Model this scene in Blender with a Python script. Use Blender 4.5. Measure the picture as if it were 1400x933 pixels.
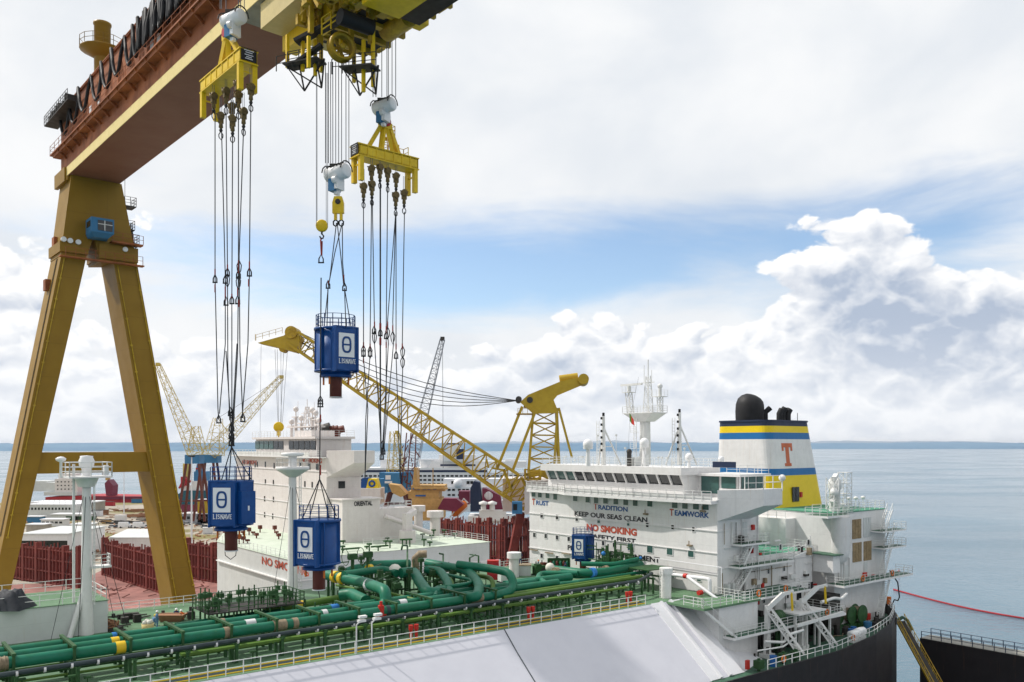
import bpy, math, random
from math import radians, sin, cos, pi, tan, atan2, sqrt
from mathutils import Vector, Matrix
random.seed(7)
for _o in list(bpy.data.objects): bpy.data.objects.remove(_o)
S = bpy.context.scene
COL = S.collection
H, F, HY, CX = 42.0, 1165.0, 608.0, 700.0
# ------------------------------------------------------------------ camera
_cd = bpy.data.cameras.new('camera'); CAM = bpy.data.objects.new('camera', _cd); COL.objects.link(CAM)
CAM.location = (0, 0, H); CAM.rotation_euler = (radians(90), 0, 0)
_cd.sensor_width = 36; _cd.lens = F/1400*36; _cd.shift_y = (HY-466.5)/1400
_cd.clip_start = .5; _cd.clip_end = 60000
S.camera = CAM
# ------------------------------------------------------------------ sun + exposure
SUN_TO = Vector((-.80, .22, .95)).normalized()
_sd = bpy.data.lights.new('sun', 'SUN'); _so = bpy.data.objects.new('sun', _sd); COL.objects.link(_so)
_sd.energy = 3.7; _sd.angle = radians(1.2); _sd.color = (1, .95, .88)
_so.rotation_euler = SUN_TO.to_track_quat('Z', 'Y').to_euler()
S.view_settings.view_transform = 'Standard'; S.view_settings.look = 'None'
S.view_settings.exposure = 0.15; S.view_settings.gamma = 1; S.view_settings.use_curve_mapping = False
S.render.engine = 'CYCLES'
S.cycles.max_bounces = 5; S.cycles.diffuse_bounces = 3; S.cycles.glossy_bounces = 3
# ------------------------------------------------------------------ node helpers
class NT:
    def __init__(s, nt): s.nt = nt
    def n(s, t, **k):
        x = s.nt.nodes.new(t)
        for a, b in k.items(): setattr(x, a, b)
        return x
    def set(s, sock, v):
        if isinstance(v, bpy.types.NodeSocket): s.nt.links.new(v, sock)
        elif v is not None: sock.default_value = v
    def m(s, op, a, b=None, c=None, clamp=False):
        x = s.n('ShaderNodeMath', operation=op); x.use_clamp = clamp
        s.set(x.inputs[0], a); s.set(x.inputs[1], b); s.set(x.inputs[2], c)
        return x.outputs[0]
    def mapr(s, v, a, b, c=0., d=1., smooth=True):
        x = s.n('ShaderNodeMapRange'); x.interpolation_type = 'SMOOTHSTEP' if smooth else 'LINEAR'
        s.set(x.inputs[0], v)
        for i, q in enumerate((a, b, c, d)): s.set(x.inputs[i+1], q)
        return x.outputs[0]
    def noise(s, vec, scale, detail=4, rough=.55, dist=0.):
        x = s.n('ShaderNodeTexNoise')
        s.set(x.inputs['Vector'], vec); s.set(x.inputs['Scale'], scale); s.set(x.inputs['Detail'], detail)
        s.set(x.inputs['Roughness'], rough); s.set(x.inputs['Distortion'], dist)
        return x.outputs[0]
    def mix(s, f, a, b, mode='MIX'):
        x = s.n('ShaderNodeMix', data_type='RGBA', blend_type=mode)
        s.set(x.inputs['Factor'], f)
        for k, v in ((6, a), (7, b)):
            s.set(x.inputs[k], (*v, 1) if isinstance(v, tuple) and len(v) == 3 else v)
        return x.outputs[2]
    def comb(s, x_, y_, z_=0.):
        x = s.n('ShaderNodeCombineXYZ')
        for i, q in enumerate((x_, y_, z_)): s.set(x.inputs[i], q)
        return x.outputs[0]
    def sep(s, v):
        x = s.n('ShaderNodeSeparateXYZ'); s.set(x.inputs[0], v); return x.outputs
    def vm(s, op, a, b):
        x = s.n('ShaderNodeVectorMath', operation=op); s.set(x.inputs[0], a); s.set(x.inputs[1], b); return x.outputs[0]
# ------------------------------------------------------------------ world: real sky with cloud cover over it
W = bpy.data.worlds.new('World'); S.world = W; W.use_nodes = True
for _n in list(W.node_tree.nodes): W.node_tree.nodes.remove(_n)
def build_world():
    t = NT(W.node_tree)
    out = t.n('ShaderNodeOutputWorld')
    sky = t.n('ShaderNodeTexSky', sky_type='NISHITA'); sky.sun_disc = False
    sky.sun_elevation = math.asin(SUN_TO.z); sky.sun_rotation = atan2(SUN_TO.x, SUN_TO.y)
    sky.altitude = 40; sky.air_density = 1.0; sky.dust_density = .6; sky.ozone_density = 1.5
    bg = t.n('ShaderNodeBackground'); bg.inputs[1].default_value = .15
    t.set(bg.inputs[0], sky.outputs[0])
    g = t.n('ShaderNodeTexCoord').outputs['Generated']
    x, y, z = t.sep(g)
    az = t.m('ARCTAN2', x, y); el = t.m('ARCSINE', z)
    def pa(px): return math.atan((px-CX)/F)
    def pe(px, py): return math.atan((HY-py)/F*cos(pa(px)))
    def blob(px, py, rx, ry, amp):
        a = t.m('DIVIDE', t.m('SUBTRACT', az, pa(px)), rx/F); b = t.m('DIVIDE', t.m('SUBTRACT', el, pe(px, py)), ry/F)
        r = t.m('ADD', t.m('MULTIPLY', a, a), t.m('MULTIPLY', b, b))
        return t.m('MULTIPLY', t.m('EXPONENT', t.m('MULTIPLY', r, -1.)), amp)
    def add(*v):
        r = v[0]
        for q in v[1:]: r = t.m('ADD', r, q)
        return r
    P = t.comb(az, t.m('MULTIPLY', el, 1.35), 0.)
    # high veil: streaky, thinner where the blue shows
    wv = t.noise(t.comb(t.m('ADD', az, t.m('MULTIPLY', el, .6)), t.m('MULTIPLY', el, 4.5), .3), 3.2, 7, .6, .4)
    blue = add(blob(980, 335, 620, 66, .80), blob(1230, 270, 420, 60, .35), blob(620, 400, 330, 60, .7), blob(260, 330, 420, 90, .30),
               blob(300, 430, 260, 50, .22), blob(1400, 440, 260, 110, .4))
    veil = t.mapr(t.m('SUBTRACT', t.m('ADD', t.m('MULTIPLY', wv, 1.5), .42), blue), .02, .88)
    veil = t.m('MULTIPLY', veil, 1., clamp=True)
    soft = t.noise(P, 4.5, 5, .5, .3)
    vcol = t.mix(t.mapr(soft, .3, .7), (.75, .79, .84), (.92, .93, .94))
    # cumulus: heaped billows, sampled twice so that the side towards the sun is the bright one
    def bil(vec, sc, off):
        n_ = t.noise(t.vm('ADD', vec, off), sc, 0, .5)
        return t.m('ABSOLUTE', t.m('SUBTRACT', n_, .5))
    wq = t.n('ShaderNodeTexNoise'); t.set(wq.inputs['Vector'], P); wq.inputs['Scale'].default_value = 22; wq.inputs['Detail'].default_value = 3
    warp = t.vm('MULTIPLY', t.vm('SUBTRACT', wq.outputs['Color'], (.5, .5, .5)), (.035, .035, 0.))
    def field(Q):
        Qw = t.vm('ADD', Q, warp)
        return add(t.m('MULTIPLY', t.noise(Q, 6., 2, .5), .62), t.m('MULTIPLY', bil(Qw, 17., (0.,0.,.3)), .95), t.m('MULTIPLY', bil(Qw, 37., (3.,1.,.7)), .34),
                   t.m('MULTIPLY', bil(Qw, 83., (5.,2.,.1)), .15), t.m('MULTIPLY', t.noise(Q, 150., 3, .6), .09))
    h1 = field(P); h2 = field(t.vm('ADD', P, (-.007, .013, 0.)))
    low = t.mapr(el, pe(700, 400), pe(700, 540), 0., .27)
    bias = add(blob(1190, 372, 84, 60, .62), blob(1270, 445, 130, 66, .46), blob(1120, 425, 80, 36, .22), blob(1010, 455, 80, 34, .18), blob(830, 470, 95, 42, .30), blob(720, 505, 70, 36, .26),
               blob(1100, 530, 420, 60, .27), blob(760, 560, 300, 45, .18), blob(1400, 480, 100, 80, .2), blob(1345, 385, 60, 22, .22),
               blob(10, 400, 120, 85, .34), blob(100, 560, 260, 70, .22), blob(330, 540, 200, 60, .14),
               blob(920, 400, 90, 34, -.2), blob(640, 440, 80, 60, -.2), blob(1390, 330, 70, 40, -.2), low)
    f = t.m('ADD', h1, bias)
    cm = t.m('MULTIPLY', t.mapr(t.m('SUBTRACT', f, t.mapr(el, pe(700,330), pe(700,250), 0., .5)), .705, .79), 1.)
    rel = t.m('MULTIPLY', t.m('SUBTRACT', h1, h2), 2.3)
    deep = t.m('ADD', t.mapr(f, .82, 1.35, 0., .46), blob(1260, 450, 130, 55, .42), clamp=True)
    lit = t.m('SUBTRACT', t.m('ADD', rel, .86), deep, clamp=True)
    ccol = t.mix(t.mapr(lit, .08, .92, smooth=False), (.42, .49, .61), (.97, .97, .97))
    haze = t.mapr(el, .0, .15, .62, 0.)
    ccol = t.mix(haze, ccol, (.78, .815, .865))
    em1 = t.n('ShaderNodeBackground'); t.set(em1.inputs[0], vcol); em1.inputs[1].default_value = .95
    em2 = t.n('ShaderNodeBackground'); t.set(em2.inputs[0], ccol); em2.inputs[1].default_value = 1.0
    m1 = t.n('ShaderNodeMixShader'); t.set(m1.inputs[0], veil); t.set(m1.inputs[1], bg.outputs[0]); t.set(m1.inputs[2], em1.outputs[0])
    m2 = t.n('ShaderNodeMixShader'); t.set(m2.inputs[0], cm); t.set(m2.inputs[1], m1.outputs[0]); t.set(m2.inputs[2], em2.outputs[0])
    t.set(out.inputs[0], m2.outputs[0])
build_world()
# ------------------------------------------------------------------ materials
MATS = {}
def mat(name, col, rough=.55, metal=0., var=.12, scale=1.2, rust=0., rustcol=(.22, .08, .03), streak=0., seams=None, bump=0., spec=None, dirt=(.5,.5,.5)):
    m = bpy.data.materials.new(name); m.use_nodes = True; MATS[name] = m
    t = NT(m.node_tree); b = m.node_tree.nodes['Principled BSDF']
    co = t.n('ShaderNodeTexCoord').outputs['Object']
    n = t.noise(co, scale, 6, .62)
    dark = tuple(c*d for c, d in zip(col, dirt))
    c = t.mix(t.m('MULTIPLY', t.mapr(n, .35, .72), min(1., var*2.2)), col, dark)
    n3 = t.noise(co, scale*.22, 3, .5)
    c = t.mix(t.m('MULTIPLY', t.mapr(n3, .35, .65), var*1.3), c, dark)
    x, y, z = t.sep(co)
    if streak:
        sv = t.comb(t.m('MULTIPLY', x, 2.6), t.m('MULTIPLY', y, 2.6), t.m('MULTIPLY', z, .16))
        sn = t.noise(sv, 1.3, 5, .7)
        c = t.mix(t.m('MULTIPLY', t.mapr(sn, .56, .74), streak), c, rustcol)
        sn2 = t.noise(sv, .6, 3, .6)
        c = t.mix(t.m('MULTIPLY', t.mapr(sn2, .45, .7), streak*.5), c, dark)
    if rust:
        rn = t.noise(co, scale*2.3, 8, .7)
        c = t.mix(t.mapr(rn, .70-rust*.22, .76-rust*.16), c, rustcol)
    h = None
    if seams:
        bx, bz, amt = seams
        br = t.n('ShaderNodeTexBrick'); br.offset = 0.
        t.set(br.inputs['Vector'], t.comb(t.m('ADD', x, y), z, 0.)); t.set(br.inputs['Scale'], 1.)
        br.inputs['Brick Width'].default_value = bx; br.inputs['Row Height'].default_value = bz
        br.inputs['Mortar Size'].default_value = .035; br.inputs['Mortar Smooth'].default_value = .3
        c = t.mix(t.m('MULTIPLY', br.outputs['Fac'], amt), c, dark); h = br.outputs['Fac']
    t.set(b.inputs['Base Color'], c)
    rr = t.m('ADD', t.m('MULTIPLY', n, .25), rough-.12)
    t.set(b.inputs['Roughness'], rr); b.inputs['Metallic'].default_value = metal
    b.inputs['Specular IOR Level'].default_value = spec if spec is not None else (.32 if rough > .3 else .5)
    if bump:
        bp = t.n('ShaderNodeBump'); bp.inputs['Strength'].default_value = bump; bp.inputs['Distance'].default_value = .12
        hn = t.noise(co, .9, 3, .5)
        t.set(bp.inputs['Height'], hn); t.set(b.inputs['Normal'], bp.outputs[0])
    return m
# ------------------------------------------------------------------ mesh builder
def fr(z_dir, up=Vector((0, 0, 1))):
    z = Vector(z_dir).normalized(); up = Vector(up)
    if abs(z.dot(up)) > .985: up = Vector((0, 1, 0)) if abs(z.y) < .9 else Vector((1, 0, 0))
    x = up.cross(z).normalized(); y = z.cross(x)
    return x, y, z
class MB:
    def __init__(s): s.cuts = []; s.v = []; s.f = []; s.mi = []; s.sm = []; s.m = 0; s.M = None
    def add(s, vs, fs, smooth=False):
        o = len(s.v)
        if s.M is not None: vs = [s.M @ Vector(q) for q in vs]
        s.v += [tuple(q) for q in vs]; s.f += [tuple(i+o for i in q) for q in fs]
        s.mi += [s.m]*len(fs); s.sm += [smooth]*len(fs); return s
    def box(s, x0, x1, y0, y1, z0, z1):
        if x0 > x1: x0, x1 = x1, x0
        if y0 > y1: y0, y1 = y1, y0
        if z0 > z1: z0, z1 = z1, z0
        return s.add([(x0,y0,z0),(x1,y0,z0),(x1,y1,z0),(x0,y1,z0),(x0,y0,z1),(x1,y0,z1),(x1,y1,z1),(x0,y1,z1)],
              [(0,3,2,1),(4,5,6,7),(0,1,5,4),(1,2,6,5),(2,3,7,6),(3,0,4,7)])
    def cbox(s, c, sx, sy, sz): return s.box(c[0]-sx/2, c[0]+sx/2, c[1]-sy/2, c[1]+sy/2, c[2]-sz/2, c[2]+sz/2)
    def beam(s, p, q, w, h=None, up=(0,0,1), w2=None, h2=None):
        p, q = Vector(p), Vector(q)
        if (q-p).length < 1e-5: return s
        h = h or w; w2 = w2 or w; h2 = h2 or (h if w2 == w else h*w2/w)
        x, y, z = fr(q-p, up)
        vs = [p+x*(a*w/2)+y*(b*h/2) for a, b in ((-1,-1),(1,-1),(1,1),(-1,1))]+[q+x*(a*w2/2)+y*(b*h2/2) for a, b in ((-1,-1),(1,-1),(1,1),(-1,1))]
        return s.add(vs, [(0,3,2,1),(4,5,6,7),(0,1,5,4),(1,2,6,5),(2,3,7,6),(3,0,4,7)])
    def tube(s, pts, r, n=8, rs=None):
        pts = [Vector(p) for p in pts]; k = len(pts); vs = []; fs = []
        for i, p in enumerate(pts):
            d = (pts[min(i+1, k-1)]-pts[max(i-1, 0)])
            if i == 0: X, Y, Z = fr(d)
            else:
                Z = d.normalized(); X = (X-Z*X.dot(Z)).normalized(); Y = Z.cross(X)
            R = rs[i] if rs else r
            vs += [p+X*(R*cos(2*pi*j/n))+Y*(R*sin(2*pi*j/n)) for j in range(n)]
        for i in range(k-1):
            for j in range(n):
                a = i*n+j; b = i*n+(j+1) % n; fs.append((a, b, b+n, a+n))
        s.add(vs, fs, n > 5)
        s.add(vs[:n], [tuple(reversed(range(n)))]); s.add(vs[-n:], [tuple(range(n))])
        return s
    def cyl(s, p, q, r, r2=None, n=16): return s.tube([p, q], r, n, [r, r2 if r2 is not None else r])
    def lathe(s, c, prof, n=20, axis=(0,0,1)):
        c = Vector(c); X, Y, Z = fr(axis); vs = []; fs = []
        for r, z in prof: vs += [c+X*(r*cos(2*pi*j/n))+Y*(r*sin(2*pi*j/n))+Z*z for j in range(n)]
        for i in range(len(prof)-1):
            for j in range(n):
                a = i*n+j; b = i*n+(j+1) % n; fs.append((a, b, b+n, a+n))
        return s.add(vs, fs, True)
    def ball(s, c, r, n=14, sz=1.):
        k = n//2
        return s.lathe(c, [(r*sin(pi*i/k)+1e-4, -r*sz*cos(pi*i/k)) for i in range(k+1)], n)
    def prism(s, poly, z0, z1):
        n = len(poly); vs = [(a, b, z0) for a, b in poly]+[(a, b, z1) for a, b in poly]
        return s.add(vs, [tuple(reversed(range(n))), tuple(range(n, 2*n))]+[(i, (i+1) % n, (i+1) % n+n, i+n) for i in range(n)])
    def ext(s, poly, vec):
        n = len(poly); vec = Vector(vec); p = [Vector(q) for q in poly]
        return s.add(p+[q+vec for q in p], [tuple(reversed(range(n))), tuple(range(n, 2*n))]+[(i, (i+1) % n, (i+1) % n+n, i+n) for i in range(n)])
    def quad(s, *p): return s.add(p, [tuple(range(len(p)))])
    def hexa(s, b, t): return s.add(list(b)+list(t), [(0,3,2,1),(4,5,6,7),(0,1,5,4),(1,2,6,5),(2,3,7,6),(3,0,4,7)])
    def rail(s, pts, h=1.1, step=1.5, w=.06, bars=(1., .66, .33), posts=True):
        for a, b in zip(pts[:-1], pts[1:]):
            a, b = Vector(a), Vector(b); L = (b-a).length; k = max(1, round(L/step))
            for f in bars: s.beam(a+Vector((0,0,h*f)), b+Vector((0,0,h*f)), w*.75)
            if posts:
                for i in range(k+1):
                    p = a+(b-a)*i/k; s.beam(p, p+Vector((0,0,h)), w)
        return s
    def stairs(s, p, q, w, side, n=None, t=.07):
        p, q, side = Vector(p), Vector(q), Vector(side).normalized()*w/2
        n = n or max(3, int(abs((q-p).z)/.24))
        for g in (-1, 1):
            s.beam(p+side*g, q+side*g, .07, .22); s.beam(p+side*g+Vector((0,0,1)), q+side*g+Vector((0,0,1)), .05)
            for i in (0, 1, 2, 3): r = p+(q-p)*i/3+side*g; s.beam(r, r+Vector((0,0,1)), .045)
        for i in range(1, n):
            r = p+(q-p)*i/n; s.beam(r-side, r+side, .22, .04)
        return s
    def truss(s, p, q, w, h, n, r, up=(0,0,1), w2=None, h2=None, rd=None, tube=False):
        p, q = Vector(p), Vector(q); X, Y, Z = fr(q-p, up); w2 = w2 or w; h2 = h2 or h; rd = rd or r*.6
        cs = []
        for i in range(n+1):
            f = i/n; a = w*(1-f)+w2*f; b = h*(1-f)+h2*f; c = p+(q-p)*f
            cs.append([c+X*(g[0]*a/2)+Y*(g[1]*b/2) for g in ((-1,-1),(1,-1),(1,1),(-1,1))])
        for k in range(4): s.beam(cs[0][k], cs[-1][k], r)
        for i in range(n):
            for k in range(4):
                l = (k+1) % 4
                if i % 2: s.beam(cs[i][k], cs[i+1][l], rd)
                else: s.beam(cs[i][l], cs[i+1][k], rd)
                s.beam(cs[i][k], cs[i][l], rd)
        return s
    def cut(s):
        if not s.cuts or s.cuts[-1] != (len(s.v), len(s.f)): s.cuts.append((len(s.v), len(s.f)))
        return s
    def each(s, name, mats, parent=None):
        """one object per stretch between cuts"""
        s.cut(); a = (0, 0); out = []
        for c in s.cuts:
            if c[1] > a[1]:
                q = MB(); q.v = s.v[a[0]:c[0]]; q.f = [tuple(i-a[0] for i in f) for f in s.f[a[1]:c[1]]]; q.mi = s.mi[a[1]:c[1]]; q.sm = s.sm[a[1]:c[1]]
                out.append(q.build(name, mats, parent))
            a = c
        return out
    def build(s, name, mats, parent=None):
        me = bpy.data.meshes.new(name); me.from_pydata(s.v, [], s.f)
        if not isinstance(mats, (list, tuple)): mats = [mats]
        for m in mats: me.materials.append(MATS[m] if isinstance(m, str) else m)
        me.polygons.foreach_set('material_index', s.mi); me.polygons.foreach_set('use_smooth', s.sm)
        me.validate(); me.update()
        o = bpy.data.objects.new(name, me); COL.objects.link(o)
        if parent: o.parent = parent
        return o
def tag(o, label=None, cat=None, group=None, kind=None):
    if label: o['label'] = label
    if cat: o['category'] = cat
    if group: o['group'] = group
    if kind: o['kind'] = kind
    return o
def thing(name, label, cat, loc=(0,0,0), rz=0., group=None, s=1.):
    o = bpy.data.objects.new(name, None); COL.objects.link(o); o.location = loc; o.rotation_euler = (0,0,rz); o.scale = (s,s,s)
    o.empty_display_size = .2
    return tag(o, label, cat, group)
def copy_tree(o, parent=None):
    c = o.copy(); COL.objects.link(c); c.parent = parent
    for ch in [x for x in bpy.data.objects if x.parent == o]: copy_tree(ch, c)
    return c
_TC = {}
def text_geo(body, bold=.0, ext=.02):
    k = (body, bold, ext)
    if k not in _TC:
        cu = bpy.data.curves.new('t', 'FONT'); cu.body = body; cu.size = 1; cu.extrude = ext; cu.offset = bold; cu.resolution_u = 3; cu.space_character = 1.0
        o = bpy.data.objects.new('t', cu); COL.objects.link(o); bpy.context.view_layer.update()
        me = bpy.data.meshes.new_from_object(o.evaluated_get(bpy.context.evaluated_depsgraph_get()))
        _TC[k] = ([v.co.copy() for v in me.vertices], [tuple(p.vertices) for p in me.polygons])
        bpy.data.objects.remove(o); bpy.data.curves.remove(cu); bpy.data.meshes.remove(me)
    return _TC[k]
def text_on(mb, body, p0, xdir, ydir, width, height, bold=.02, ext=.02):
    """letters whose box starts at p0, runs width along xdir and height along ydir"""
    vs, fs = text_geo(body, bold, ext)
    x0 = min(v.x for v in vs); x1 = max(v.x for v in vs); y0 = min(v.y for v in vs); y1 = max(v.y for v in vs)
    X = Vector(xdir).normalized(); Y = Vector(ydir).normalized(); Z = X.cross(Y); p0 = Vector(p0)
    mb.add([p0+X*((v.x-x0)/(x1-x0)*width)+Y*((v.y-y0)/(y1-y0)*height)+Z*v.z for v in vs], fs)
# ------------------------------------------------------------------ frames: the ship axis and the gantry axis
A = radians(38.49); CA, SA = cos(A), sin(A)
G = atan2(.654, .756); CG, SG = cos(G), sin(G)
def WP(px, py, Y): return Vector(((px-CX)/F*Y, Y, H+(HY-py)/F*Y))
def loc(P, a=A): return Vector((P[0]*cos(a)+P[1]*sin(a), -P[0]*sin(a)+P[1]*cos(a), P[2]))
def wld(p, a=A): return Vector((p[0]*cos(a)-p[1]*sin(a), p[0]*sin(a)+p[1]*cos(a), p[2]))
def PZ(px, py, z, a=A): return loc(WP(px, py, (z-H)*F/(HY-py)), a)
def PT(px, py, t, a=A):
    r = (px-CX)/F; return loc(WP(px, py, t/(cos(a)-sin(a)*r)), a)
def PS(px, py, s, a=A):
    r = (px-CX)/F; return loc(WP(px, py, s/(cos(a)*r+sin(a))), a)
def arc(pts, r=1.2, k=5):
    """round the corners of a polyline (pipe elbows)"""
    P = [Vector(p) for p in pts]; out = [P[0]]
    for a, b, c in zip(P[:-2], P[1:-1], P[2:]):
        d1 = (a-b); d2 = (c-b); q = min(r, d1.length*.48, d2.length*.48); u = b+d1.normalized()*q; w = b+d2.normalized()*q
        for i in range(k+1):
            f = i/k; out.append(u*(1-f)**2+b*2*f*(1-f)+w*f*f)
    return out+[P[-1]]
# palette
mat('white_paint', (.72, .71, .70), .45, var=.14, streak=.34, rustcol=(.50, .36, .24), seams=(6., 2.95, .35), bump=.06, dirt=(.74,.74,.74))
mat('white_plain', (.74, .73, .72), .45, var=.10, scale=2, dirt=(.7,.7,.7))
mat('rail_white', (.72, .72, .70), .5, var=.1)
mat('slope_paint', (.60, .60, .65), .46, var=.16, scale=.35, streak=.16, rustcol=(.45,.44,.44), bump=.18, dirt=(.84,.84,.86))
mat('fairing_white', (.72, .72, .74), .5, var=.1, scale=.6, streak=.10, rustcol=(.6,.58,.55), dirt=(.8,.8,.8))
mat('deck_green', (.13, .235, .135), .6, var=.35, scale=.5, rust=.25, rustcol=(.20, .17, .10), dirt=(.5,.6,.5))
mat('deck_pale_green', (.54, .60, .50), .6, var=.25, scale=.3, dirt=(.75,.8,.75))
mat('deck_dark_green', (.05, .13, .08), .6, var=.3, scale=1.)
mat('pipe_green', (.006, .15, .09), .46, var=.34, scale=1.3, rust=.30, rustcol=(.09, .15, .06), dirt=(.6,.75,.55))
mat('pipe_olive', (.10, .19, .03), .5, var=.3, dirt=(.6,.7,.5))
mat('support_green', (.03, .10, .03), .55, var=.35, rust=.2, rustcol=(.10, .12, .03))
mat('dark_pipe', (.035, .055, .06), .45, var=.3)
mat('band_tan', (.33, .26, .17), .7, var=.4, scale=4)
mat('band_yellow', (.75, .50, .02), .5)
mat('band_white', (.7, .7, .7), .5)
mat('band_blue', (.03, .2, .55), .5)
mat('red_paint', (.55, .03, .02), .5, var=.2)
mat('hull_black', (.020, .016, .018), .5, var=.6, scale=.4, streak=.8, rustcol=(.075, .035, .025), seams=(9., 2.6, .6), dirt=(.6,.6,.6))
mat('glass_teal', (.05, .12, .11), .12, var=.2)
mat('glass_dark', (.018, .022, .026), .08, var=.2)
mat('black', (.015, .015, .017), .6, var=.3)
mat('rope', (.035, .038, .042), .6, metal=.3, var=.3)
mat('rope_thin', (.16, .165, .18), .6, metal=.2, var=.2)
mat('sling_red', (.30, .03, .02), .7)
mat('steel_dark', (.06, .055, .05), .6, metal=.3, var=.4)
mat('brass_block', (.20, .14, .05), .55, metal=.3, var=.5, scale=6, rust=.4, rustcol=(.06, .03, .02))
mat('crane_yellow', (.27, .15, .006), .5, var=.16, scale=.35, streak=.14, rustcol=(.16, .09, .02), seams=(30., 4.2, .65), dirt=(.66,.62,.5))
mat('crane_pale', (.62, .50, .22), .5, var=.1)
mat('edge_cream', (.80, .64, .27), .5, var=.12, streak=.12, rustcol=(.5,.33,.12), dirt=(.8,.8,.7))
mat('yellow_bright', (.80, .54, .012), .42, var=.16, scale=2., rust=.15, rustcol=(.25, .12, .02), dirt=(.6,.55,.4))
mat('yellow_dirty', (.55, .36, .02), .5, var=.4, scale=1.6, rust=.3, rustcol=(.10, .06, .03), dirt=(.5,.45,.4))
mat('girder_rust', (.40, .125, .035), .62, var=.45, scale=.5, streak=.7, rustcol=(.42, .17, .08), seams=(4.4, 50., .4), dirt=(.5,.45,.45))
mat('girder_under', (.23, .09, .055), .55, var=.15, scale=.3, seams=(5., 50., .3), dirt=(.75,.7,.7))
mat('girder_grey', (.30, .29, .25), .6, var=.2)
mat('tank_blue', (.004, .066, .25), .40, var=.30, scale=1.5, streak=.12, rustcol=(.05,.10,.22), dirt=(.6,.65,.7))
mat('logo_white', (.78, .78, .78), .45, var=.10, scale=2, streak=.10, rustcol=(.5,.45,.38), dirt=(.8,.8,.8))
mat('logo_blue', (.008, .055, .20), .4, var=.05)
mat('tube_brown', (.15, .035, .022), .55, var=.3, rust=.3, rustcol=(.25, .09, .03), streak=.3)
mat('orange', (.65, .16, .02), .6)
mat('boom_yellow', (.47, .32, .02), .5, var=.2, scale=.8, dirt=(.7,.65,.5))
mat('far_yellow', (.62, .46, .10), .6, var=.2, scale=.3)
mat('far_grey', (.30, .32, .36), .6)
mat('blue_cab', (.02, .12, .38), .35, var=.1)
mat('blue_far', (.04, .18, .36), .5, var=.1, scale=.4)
mat('navy', (.015, .028, .07), .5)
mat('ribs_red', (.21, .042, .033), .65, var=.6, scale=.5, rust=.3, rustcol=(.28,.09,.06), dirt=(.6,.55,.55))
mat('block_pink', (.36, .16, .135), .75, var=.45, scale=.25, rust=.25, rustcol=(.25, .10, .08))
mat('funnel_yellow', (.78, .56, .01), .42, var=.06)
mat('funnel_blue', (.012, .14, .36), .45, var=.06)
mat('text_red', (.50, .09, .05), .5, var=.25, scale=5)
mat('text_blue', (.02, .10, .30), .5, var=.25, scale=5)
mat('text_black', (.03, .03, .035), .5, var=.2, scale=5)
mat('letter_orange', (.55, .13, .05), .5)
mat('louvre_tan', (.36, .26, .14), .6, var=.3, scale=4)
mat('net_green', (.08, .28, .18), .8, var=.2)
mat('ship2_white', (.70, .655, .63), .5, var=.14, streak=.35, rustcol=(.52,.38,.28), seams=(5., 2.9, .3), dirt=(.76,.74,.74))
mat('ship2_grey', (.60, .62, .61), .5, var=.2, scale=.6, streak=.3, rustcol=(.5,.45,.35), seams=(6., 3.6, .4), dirt=(.78,.78,.78))
mat('tan_ship', (.56, .34, .12), .6, var=.2)
mat('ship_red', (.42, .02, .03), .55, var=.15)
mat('ship_maroon', (.17, .02, .05), .5, var=.1)
mat('ship_teal', (.015, .10, .14), .55, var=.2)
mat('concrete', (.40, .36, .31), .9, var=.3, scale=.3)
mat('skin', (.45, .25, .17), .6)
mat('coverall', (.02, .05, .14), .8)
mat('coverall_light', (.10, .22, .36), .8)
mat('hiviz', (.75, .16, .02), .8)
mat('helmet', (.8, .8, .78), .4)
mat('tarp', (.03, .035, .045), .7, var=.4, scale=3)
mat('sack', (.7, .68, .6), .8)
mat('plank', (.30, .15, .08), .8)
mat('foliage', (.05, .09, .03), .8, var=.4)
# ================================================================== water, land, far shore
def water_mat():
    m = bpy.data.materials.new('sea'); m.use_nodes = True; MATS['sea'] = m
    t = NT(m.node_tree); b = m.node_tree.nodes['Principled BSDF']
    co = t.n('ShaderNodeNewGeometry').outputs['Position']
    x, y, z = t.sep(co)
    big = t.noise(t.comb(t.m('MULTIPLY', x, .25), y, 0.), .006, 4, .6)
    c = t.mix(t.mapr(big, .4, .65), (.055, .125, .17), (.085, .165, .215))
    t.set(b.inputs['Base Color'], c); t.set(b.inputs['Roughness'], t.mapr(t.noise(t.comb(t.m('MULTIPLY', x, .4), y, 0.), .012, 5, .6), .4, .62, .09, .20)); b.inputs['IOR'].default_value = 1.33
    n = t.noise(co, .35, 5, .65); n2 = t.noise(co, .06, 3, .5)
    bp = t.n('ShaderNodeBump'); bp.inputs['Strength'].default_value = .55; bp.inputs['Distance'].default_value = .6
    t.set(bp.inputs['Height'], t.m('ADD', n, t.m('MULTIPLY', n2, 1.5))); t.set(b.inputs['Normal'], bp.outputs[0])
water_mat()
b = MB(); R = 30000
b.quad((-R, -2000, 0), (R, -2000, 0), (R, R, 0), (-R, R, 0))
tag(b.build('water', 'sea'), kind='structure')
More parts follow.
